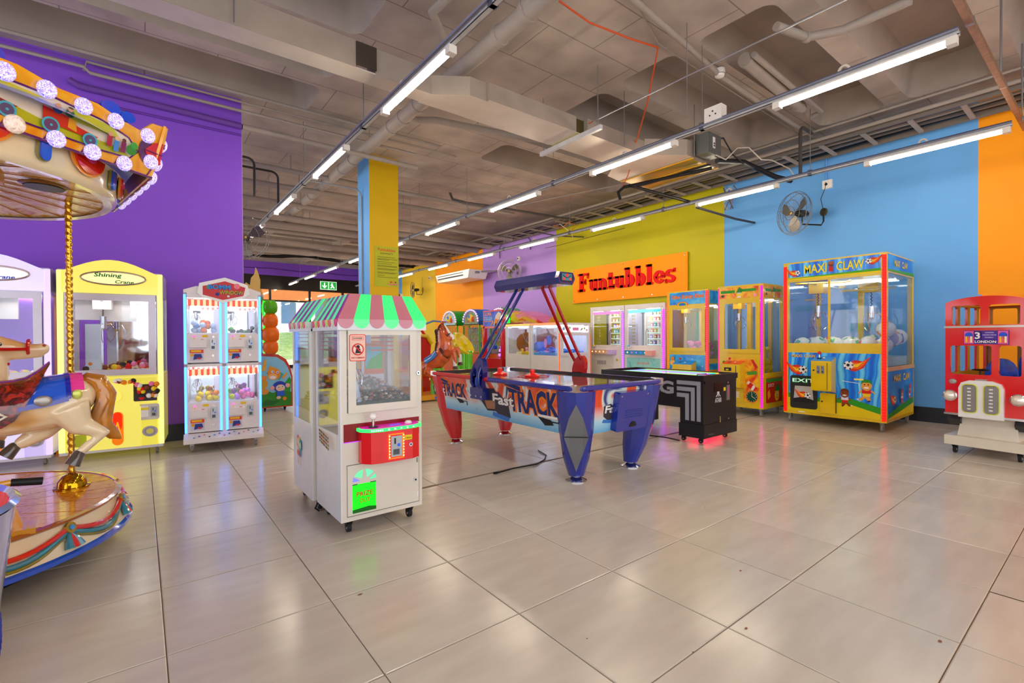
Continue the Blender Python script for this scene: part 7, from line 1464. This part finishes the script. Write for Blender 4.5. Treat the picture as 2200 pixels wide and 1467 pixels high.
splash(F, dp, 'sign_print', [('r',.145,1.09,.215,1.21,mat('#e85a9a')),('d',.18,1.17,.03,mat('#2a50c8')),('r',.155,1.1,.17,1.16,mat('#f0b020')),('r',.175,1.1,.185,1.16,mat('#f06a20')),('r',.19,1.1,.205,1.16,mat('#f0e0c0')),('r',.385,1.09,.455,1.21,mat('#e85a9a')),('d',.42,1.17,.03,mat('#2a50c8')),('r',.395,1.1,.41,1.16,mat('#f0b020')),('r',.415,1.1,.425,1.16,mat('#f06a20')),('r',.43,1.1,.445,1.16,mat('#f0e0c0')),
   ('r',.218,1.128,.27,1.21,mat('#3a1a7a')),('r',.274,1.128,.382,1.21,mat('#4a2a90')),('t','3',.244,1.135,.065,WHITE,.038),('t','LONDON',.3,1.097,.024,WHITE,.15),('t','LONDON',.328,1.19,.011,mat('#d8c8f0'),.06),('t','OXFORD CIRCUS',.328,1.168,.01,mat('#d8c8f0'),.095),('t','PICCADILLY',.328,1.145,.01,mat('#d8c8f0'),.06)], .003)
gp = [(.11,.375),(.43,.375),(.43,.66),(.41,.71),(.35,.735),(.19,.735),(.13,.71),(.11,.66)]
m = M(); F.poly(m, gp, 0, mat('#e6e4e0',.15,coat=.6), .03); gr = m.build('radiator_frame', bs, 0)
for u0 in (.135, .29):
    gg = rrect(u0,.42,u0+.12,.69,.03,4); gg[5:] and None
    m = M(); F.poly(m, rrect(u0,.42,u0+.115,.7,.035,5), .03, mat('#d8d820',.2,coat=.5), .004); F.poly(m, rrect(u0+.008,.428,u0+.107,.692,.03,5), .034, mat('#6f6d68',.3,.4), .002); g2 = m.build('grille', gr, 0)
    m = M()
    for i in range(10): F.rect(m,u0+.012+i*.0095,.435,u0+.0145+i*.0095,.685,.036,.038,mat('#b8b4ac',.3,.5))
    for j in range(24): F.rect(m,u0+.01,.435+j*.0104,u0+.105,.4375+j*.0104,.036,.038,mat('#b8b4ac',.3,.5))
    for j in range(7): F.disc(m,u0+.057,.46+j*.033,.016,.039,WHITE,.007,8,.002)
    m.build('grille_mesh', g2, 0)
for u in (.04,.52): M().lathe([(0,-.05),(.02,-.047),(.038,-.035),(.046,-.015),(.05,0),(.052,.01)], (u,-.0,.575), mat('#e8e2d4',.08,.3,coat=1), 24, 'y').build('headlamp', bs); M().lathe([(.046,-.012),(.055,-.008),(.055,.004)], (u,0,.575), CHROME, 24, 'y').build('lamp_ring', bs)
M().lathe([(0,-.008),(.022,-.006),(.025,0)], (.06,0,.715), mat('#a8a49c',.3,.5), 20, 'y', sx=1.2).build('side_badge', bs)
M().box((.23,-.02,.735),(.31,.0,.75),CHROME).build('bonnet_badge', bs); M().box((.0,-.012,.385),(W,.0,.405),CHROME).box((-.01,0,.385),(0,D,.4),CHROME).build('chrome_strip', bs, 0)
m = M(); m.prism([(0,.1,.4),(0,.06,.33),(0,.12,.27),(0,.3,.26),(0,.42,.3),(0,.46,.4)],(.1,0,0),mat('#3a3a3e',.3)); m.build('mudguard', bs, 0); m = M(); m.prism([(W-.1,.1,.4),(W-.1,.06,.33),(W-.1,.12,.27),(W-.1,.3,.26),(W-.1,.42,.3),(W-.1,.46,.4)],(.1,0,0),mat('#3a3a3e',.3)); m.build('mudguard', bs, 0)
M().lathe([(.06,-.006),(.068,0),(.06,.006),(.052,0),(.06,-.006)],(.22,.16,.83),BLACK,20).box((.165,.157,.827),(.275,.163,.833),BLACK).cyl((.22,.16,.83),(.22,.12,.6),.008,BLACK,8).build('steering_wheel', bs)
SB = art(['#0a1a6a','#1438b0','#3a80e8'], 9, 'voronoi', rough=.2, coat=.6); bl = art(['#0a2a9a','#1450c8','#0a1a70'], 7, 'noise', rough=.2, coat=.6)
m = M(); m.prism([(.3+.13*math.cos(PI*i/10)*.9,.42,.78+.16*math.sin(PI*i/10)) for i in range(11)]+[(.17,.42,.6),(.43,.42,.6)],(0,.05,0),bl); m.build('seat_back', bs, 30); M().box((.16,.3,.5),(.46,.46,.62),bl).build('seat', bs, 0)
m = M(); m.prism([(.42+.09*math.cos(PI*i/8),.85,.88+.12*math.sin(PI*i/8)) for i in range(9)]+[(.33,.85,.6),(.51,.85,.6)],(0,.05,0),bl); m.build('seat_back', bs, 30)
CB = mat('#d9d0bc', .3, coat=.2)
m = M(); m.hexa([(.07,.08,.17),(W-.07,.08,.17),(W-.07,D-.08,.17),(.07,D-.08,.17),(.1,.12,.4),(W-.1,.12,.4),(W-.1,D-.12,.4),(.1,D-.12,.4)],CB); m.build('pedestal', bs, 0)
M().box((0,-.02,.09),(W,D+.02,.18),CB).build('base_plate', bs, 0)
for x in (.06,W-.06):
    for y in (.06, D-.06): caster(bs,x,y,.09,.038,BLACK)

# ================================================================ MONKEY ARTWORK CABINET behind the striped cranes
mk = thing('redemption_game', 'children game cabinet with jungle artwork and puffy orange arch, behind the striped cranes', 'game cabinet', (1.42,6.3,0)); W = .5
F, R_, L_, T_ = faces(W, .9); SK = mat('#8ad0e8',.3)
pf_ = [(0,.06),(.5,.06),(.5,.55),(.46,.72),(.4,.84),(.28,.92),(0,.93)]
m = M(); F.poly(m,pf_,-.85,mat('#d0340e',.3),.85); m.build('cabinet', mk, 0)
m = M(); F.poly(m,[(0,.08),(.48,.08),(.48,.54),(.43,.7),(.37,.8),(.26,.88),(0,.9)],0,SK,.004); ap = m.build('side_art', mk, 0)
C2 = lambda c: mat(c,.3)
splash(F, ap, 'jungle_print', [('p',[(0,.08),(.48,.08),(.48,.3),(.3,.34),(.2,.3),(0,.4)],C2('#2f8a1a')),('p',[(.3,.35),(.45,.55),(.48,.5),(.46,.3)],C2('#2aa02a')),('p',[(0,.1),(.2,.1),(.3,.16),(.1,.2)],C2('#1f6a1a')),('p',[(.1,.62),(.22,.7),(.36,.6),(.3,.5)],C2('#30b0b0')),('d',.05,.45,.08,C2('#d8a020')),('d',.07,.33,.07,C2('#e89a30'),.05),
  ('d',.22,.6,.1,C2('#f09020'),.09),('p',[(.12,.64),(.16,.74),(.24,.7),(.3,.68)],C2('#f0a020')),('d',.2,.56,.07,C2('#f8c070'),.05),('d',.2,.55,.045,WHITE,.025),('d',.2,.64,.022,WHITE),('d',.27,.63,.02,WHITE),('d',.205,.638,.01,C2('#2a50d8')),('d',.27,.628,.01,C2('#2a50d8')),('p',[(.02,.6),(.12,.56),(.1,.5),(.02,.52)],C2('#f09020')),('p',[(.03,.66),(.08,.84),(.11,.84),(.09,.66)],C2('#f0b020')),('p',[(.33,.54),(.4,.62),(.42,.6),(.36,.52)],C2('#f0a020')),
  ('d',.3,.4,.1,C2('#2438b0'),.085),('d',.19,.38,.035,C2('#f0b0a0')),('d',.42,.41,.035,C2('#f0b0a0')),('d',.31,.375,.07,C2('#f4c8a0'),.055),('d',.28,.39,.02,WHITE),('d',.34,.4,.02,WHITE),('d',.282,.388,.011,C2('#2a9a5a')),('d',.342,.398,.011,C2('#2a9a5a')),('p',[(.25,.32),(.36,.33),(.38,.25),(.26,.24)],C2('#2a60d0')),('d',.37,.2,.03,C2('#f09020')),('d',.28,.22,.035,C2('#e8c8a0'),.025)], .005)
m = M(); F.rect(m,-.05,.93,.06,1.78,-.1,0,C2('#c8142a')); F.rect(m,-.05,.95,.06,1.3,0,.003,art(['#30a0d8','#58c8e8','#2a60c0'],8)); F.disc(m,.02,1.38,.04,.003,C2('#e83a5a')); m.build('screen_housing', mk, 0)
m = M(); F.tube(m,[(.075+.015*math.sin(i*1.3),.95+.083*i,.02) for i in range(11)],.016,mat('#20ff30',.3,em=1.3),8); m.build('green_light', mk)
zz = .95
for i, (r, c) in enumerate(((.115,'#f07010'),(.13,'#f07010'),(.115,'#f07010'),(.11,'#58b010'))):
    m = M(); z = 1.04+[0,.2,.42,.64][i]; m.tube([(.17,-.02,z-r),(.17,-.02,z-r*.6),(.17,-.02,z),(.17,-.02,z+r*.6),(.17,-.02,z+r)],[r*.55,r*.92,r,r*.92,r*.6],mat(c,.3),16,False); m.build('puffy_segment', mk, 60)
    m = M()
M().cyl((.03,.0,1.8),(.03,.03,1.84),.05,GREY,16).sph((.03,0,1.84),.05,mat('#8a8a90',.3),10).build('knob', mk)
for x in (.1,.4): caster(mk,x,.1,.06,.025,BLACK)
hd_ = thing('cutout_sign', 'tall wooden hand shaped cutout with black frame behind the mini crane', 'sign', (1.3,7.2,0))
m = M(); F = Face((0,0,0),(1,0,0),(0,0,1)); F.poly(m,[(0,.3),(.3,.3),(.34,1.7),(.35,1.95),(.32,2.05),(.3,1.85),(.31,2.2),(.27,2.35),(.24,2.42),(.22,2.3),(.17,2.24),(.15,2.1),(.09,2.15),(.06,2.12),(.03,1.9),(0,1.6)],0,mat('#d8b460',.5),.04); m.build('hand_shape', hd_, 0)
m = M(); F.tube(m,[(.04,1.7,.06),(.04,1.92,.06),(.22,1.95,.06),(.22,1.72,.06)],.018,BLACK,6,True); m.box((.24,-.08,0),(.3,-.02,1.7),BLACK); m.box((.05,-.0,0),(.25,.05,.3),BLACK); m.build('black_frame', hd_)

# ================================================================ RIDES behind the air hockey table
hr = thing('horse_ride', 'brown rearing horse kiddie ride with white blaze and blue saddle on a green post', 'kiddie ride', (4.3,6.0,0), 0)
hb2 = empty('horse', (.1,-.1,.76), 0, hr); hb2.rotation_euler = (0, math.radians(-40), math.radians(-50))
BRN = art(['#a83c0a','#d8560e','#e06818'], 4, 'noise', rough=.2, coat=.8); MNB = mat('#3a1810',.3)
LGB = [[(.18,-.08,-.02,.06),(.33,-.1,-.12,.045),(.26,-.1,-.23,.034),(.2,-.1,-.3,.03),(.17,-.1,-.34,.042)],[(.18,.08,-.02,.06),(.36,.1,-.08,.045),(.3,.1,-.2,.034),(.25,.1,-.27,.03),(.22,.1,-.31,.042)],
       [(-.24,.07,-.04,.1),(-.2,.08,-.2,.07),(-.3,.09,-.3,.04),(-.26,.09,-.4,.03),(-.24,.09,-.44,.04)],[(-.24,-.07,-.04,.1),(-.18,-.08,-.2,.07),(-.26,-.08,-.3,.04),(-.22,-.08,-.4,.03),(-.2,-.08,-.44,.04)]]
horse(hb2, 1.15, BRN, MNB, mat('#4a1a10',.2,coat=.5), LGB, -1.4, ((.2,0,.05,.13),(.29,0,.15,.11),(.35,0,.27,.09),(.38,0,.36,.072)), mat('#f0ece6',.3), mat('#f4f0ee',.3))
drape(hb2,'saddle',1.15,-.15,.1,-75,75,.014,mat('#1a7ac8',.15,coat=.8)); drape(hb2,'chest_strap',1.15,.17,.215,-150,150,.008,mat('#5a2414',.3))
GRM = mat('#5ac814',.2,coat=.6); m = M()
def fluted(m, x, y, z0, z1, r, mt, n=12):
    P = []
    for z in (z0, z1):
        for k in range(n*4): a = 2*PI*k/(n*4); q = r*(1-.08*(math.cos(a*n) < 0)); P.append((x+q*math.cos(a), y+q*math.sin(a), z))
    N = n*4; m.add(P, [(k,(k+1) % N,N+(k+1) % N,N+k) for k in range(N)]+[tuple(range(N-1,-1,-1)),tuple(range(N,2*N))], mt)
fluted(m, .1, -.1, .1, .6, .13, GRM); m.build('green_post', hr, 30); M().box((-.35,-.3,.03),(.4,.3,.12),mat('#e8a010',.3,coat=.4)).build('base', hr, 0)
M().box((-.5,-.25,.4),(-.3,-.1,.75),mat('#f0b010',.3)).box((-.5,-.25,.3),(-.3,-.1,.4),GREY).build('coin_box', hr, 0)
bw = thing('dish_ride', 'tilted yellow dish on a fluted green column beside the brown horse', 'kiddie ride', (5.22,6.3,0))
m = M(); fluted(m,0,0,.1,.9,.2,GRM,14); m.build('green_column', bw, 30)
ds_ = empty('dish', (.03,0,1.05), 0, bw); ds_.rotation_euler = (math.radians(50), math.radians(22), math.radians(10)); ds_.scale = (.85,.85,.85)
YD = mat('#e8cc10',.15,coat=.8); o = M().lathe([(0,.05),(.07,.05),(.09,-.02),(.2,-.04),(.24,-.02),(.29,.03),(.32,.03),(.34,0),(.33,-.08),(.28,-.12),(0,-.14)],(0,0,0),YD,36).build('bowl', ds_)
m = M()
for k in range(8): a = PI*k/4; m.sph((.345*math.cos(a),.345*math.sin(a),-.03),.018,mat([ '#e04040','#40a0e0','#e8e8f0','#40c060'][k % 4],.1,em=.4),8)
m.build('light_stud', ds_); M().box((-.35,-.3,.03),(.35,.3,.12),mat('#e8a010',.3)).build('base', bw, 0)
# red seat ride left of the horse, seen over the striped crane
t = thing('seat_ride', 'red and yellow ride seat with blue grab bar behind the brown horse', 'kiddie ride', (4.2,6.9,0))
M().box((-.2,-.25,.05),(.5,.35,.3),RED).build('base', t, 0); M().prism([(-.15,-.2,.3),(.45,-.2,.3),(.5,-.2,1.05),(.35,-.2,1.2),(.0,-.2,1.2),(-.15,-.2,1.1)],(0,.5,0),RED).build('seat_shell', t, 0); M().tube([(-.15,-.22,1.15),(.1,-.22,1.25),(.4,-.22,1.2),(.5,-.22,1.05)],.04,YEL,10).build('yellow_rim', t); M().tube([(0,-.2,1.2),(.2,-.25,1.4),(.5,-.3,1.52),(.8,-.3,1.5)],.018,mat('#5a80b8',.3),8).build('grab_bar', t)
M().box((-.4,-.6,.12),(.1,-.3,.55),mat('#e88a10',.3)).box((-.35,-.62,.25),(.05,-.6,.45),mat('#d8c8b0')).build('front_step', t, 0)
t = thing('red_frame_game', 'red slanted frame game with lights left of the horse, mostly hidden', 'game cabinet', (4.7,8.3,0))
M().tube([(-.3,0,1.95),(.1,0,2.0),(.5,0,1.5),(.75,0,1.15)],.035,RED,8).build('frame', t); M().box((-.4,.1,.05),(.7,.8,1.2),mat('#c81a1a',.3)).build('cabinet', t, 0); M().tube([(.2,-.05,1.75),(.62,-.05,1.2)],.015,mat('#f0f0f0',.3,em=.5),6).build('light', t)
# three arch-top mesh play games with bulbs
def archgame(loc, label, topc, artc, first):
    r = thing('play_game', label, 'game cabinet', loc, -90, 'arch top bulb games'); F, R_, L_, T_ = faces(.8, .9)
    M().box((0,0,.0),(.8,.9,.75),mat('#d85a1a',.3)).build('cabinet', r, 0)
    m = M(); P = [(.06,1.5)]+[(.4-.36*math.cos(PI*i/12),1.62+.3*math.sin(PI*i/12)) for i in range(13)]+[(.74,1.5)]
    F.poly(m,P[::-1],-.5,mat(topc,.3,coat=.4),.5); m.build('arch_hood', r, 0)
    m = M(); P = [(.1,1.52)]+[(.4-.31*math.cos(PI*i/12),1.6+.25*math.sin(PI*i/12)) for i in range(13)]+[(.7,1.52)]
    F.poly(m,P[::-1],0,art(artc,7,em=.15),.006); m.build('marquee_art', r, 0)
    splash(F, r, 'marquee_print', [('d',.4,1.68,.14,mat('#f0d020'),.1),('d',.32,1.72,.05,mat('#3a90d8')),('d',.5,1.66,.06,mat('#e84a20')),('t','FUN TIME',.4,1.57,.06,mat('#e8481a'),.36)], .008)
    m = M()
    for i in range(15): a = PI*i/14; m.sph((.4-.35*math.cos(a),-.02,1.6+.29*math.sin(a)),.026,mat('#f4d8e8',.2,em=.35,emcol='#f8c8f0'),8)
    m.build('bulb', r)
    m = M()
    for x in (0,.77):
        for y in (0,.87): m.box((x,y,.75),(x+.03,y+.03,1.52),mat('#5ab81a',.3))
    m.box((0,0,1.49),(.8,.03,1.52),mat('#e8b010',.3)); m.build('corner_post', r, 0)
    m = M(); g = mat('#8a8a50',.4,.4)
    for i in range(17): F.rect(m,.03+i*.045,.75,.034+i*.045,1.49,-.006,-.002,g)
    for j in range(17): F.rect(m,.03,.77+j*.044,.77,.774+j*.044,-.006,-.002,g); L_.rect(m,.03,.77+j*.044,.87,.774+j*.044,-.006,-.002,g)
    for i in range(19): L_.rect(m,.03+i*.045,.75,.034+i*.045,1.49,-.006,-.002,g)
    m.build('mesh_panel', r, 0, kind='stuff')
    M().box((.05,.82,.78),(.75,.84,1.46),art(['#3a5ad0','#f08a20','#4ab03a','#8ad0e8','#d84a3a'],7,'noise',const=True)).build('back_print', r, 0)
archgame((6.7,9.75,0),'mesh sided play game with green arched hood and yellow sign','#1f9a1f',['#f0d020','#30b0d8','#f08a20'],1)
archgame((6.75,8.75,0),'mesh sided play game with blue arched hood, middle of the three','#2060c0',['#c83a20','#3a8a3a','#5a2a7a'],0)
archgame((7.0,7.85,0),'mesh sided play game with green arched hood behind the digger sign','#1f9a1f',['#f07a20','#3aa04a','#f0d020'],0)
# digger cabinet
dg_ = thing('digger_game', 'red digger game cabinet with blue and orange sign board', 'game cabinet', (6.18,6.95,0), -90); F, R_, L_, T_ = faces(.72, .6)
m = M(); m.box((0,0,.05),(.72,.6,.7),mat('#c01414',.3)).box((0,.5,.7),(.72,.6,1.5),mat('#a01010',.3)).box((0,0,.7),(.05,.08,1.42),RED).box((.67,0,.7),(.72,.08,1.42),RED); m.build('cabinet', dg_, 0)
m = M(); F.rect(m,0,1.38,.74,1.78,-.1,0,RED); F.rect(m,.03,1.43,.71,1.75,0,.004,art(['#1a40c0','#2a60e0','#1838a8'],3)); sb_ = m.build('sign_board', dg_, 0)
splash(F, sb_, 'digger_print', [('p',[(.42,1.45),(.68,1.46),(.7,1.7),(.6,1.74),(.5,1.66)],mat('#e8d8c0')),('p',[(.45,1.45),(.62,1.45),(.6,1.56),(.5,1.6),(.46,1.54)],mat('#f08a10')),('d',.5,1.46,.03,BLACK),('d',.6,1.46,.03,BLACK),('t','SUPER',.22,1.66,.07,mat('#f8a070'),.26),('t','DIGGER',.22,1.56,.08,mat('#a8d8f8'),.32),('r',.08,1.53,.4,1.545,mat('#f0a020')),('p',[(.3,1.43),(.42,1.5),(.42,1.55),(.36,1.5)],mat('#f4a020'))], .005)
for z, c in ((1.3,'#d81818'),(.95,'#1a40c8')): M().cyl((.36,.1,z),(.36,.06,z),.045,mat(c,.2),16).build('light_button', dg_)
# flame car with purple lit wheel
fc = thing('flame_car_game', 'flame painted racing car game with purple lit wheel behind the white cranes', 'game cabinet', (7.05,7.1,0), -90); F, R_, L_, T_ = faces(1.25, .7)
m = M(); P = [(0,.4),(1.2,.4),(1.25,1.5),(1.1,1.56),(.8,1.68),(.4,1.8),(.12,1.82),(0,1.78)]; F.poly(m,P,-.6,mat('#d8380c',.15,coat=.8),.6); m.build('car_shell', fc, 0)
splash(F, fc, 'flame_print', [('p',[(.05,1.6),(.3,1.52),(.6,1.55),(.95,1.5),(1.15,1.46),(.9,1.58),(.6,1.66),(.35,1.62),(.2,1.72),(.5,1.74),(.3,1.78),(.1,1.76)],mat('#e8c020')),('p',[(.3,1.56),(.5,1.58),(.7,1.55),(.5,1.62)],mat('#e85a10'))], .003)
m = M()
for k in range(12):
    a = 2*PI*k/12; m.sph((.1+.15*math.cos(a),-.25,.75+.22*math.sin(a)),.042,mat('#c890ff',.2,em=1.0,emcol='#b070ff'),8)
m.build('wheel_light', fc); M().lathe([(.05,-.02),(.2,-.02),(.22,0),(.2,.04),(.05,.04)],(.1,-.22,.75),BLACK,24,'y').build('tyre', fc); M().sph((.4,-.25,.62),.08,mat('#8a5af0',.2,em=.6),12).build('hub_light', fc)
M().box((-.05,-.2,.0),(.3,-.03,.45),mat('#e85a20',.3)).box((0,-.03,.0),(1.2,.6,.4),BLACK).build('base', fc, 0)
m = M(); m.box((-.1,-.12,1.5),(.06,-.02,1.72),mat('#20e040',.3,em=.9)); m.cyl((-.02,-.07,1.72),(-.02,-.07,1.95),.03,GREY,10); m.build('beacon', fc)
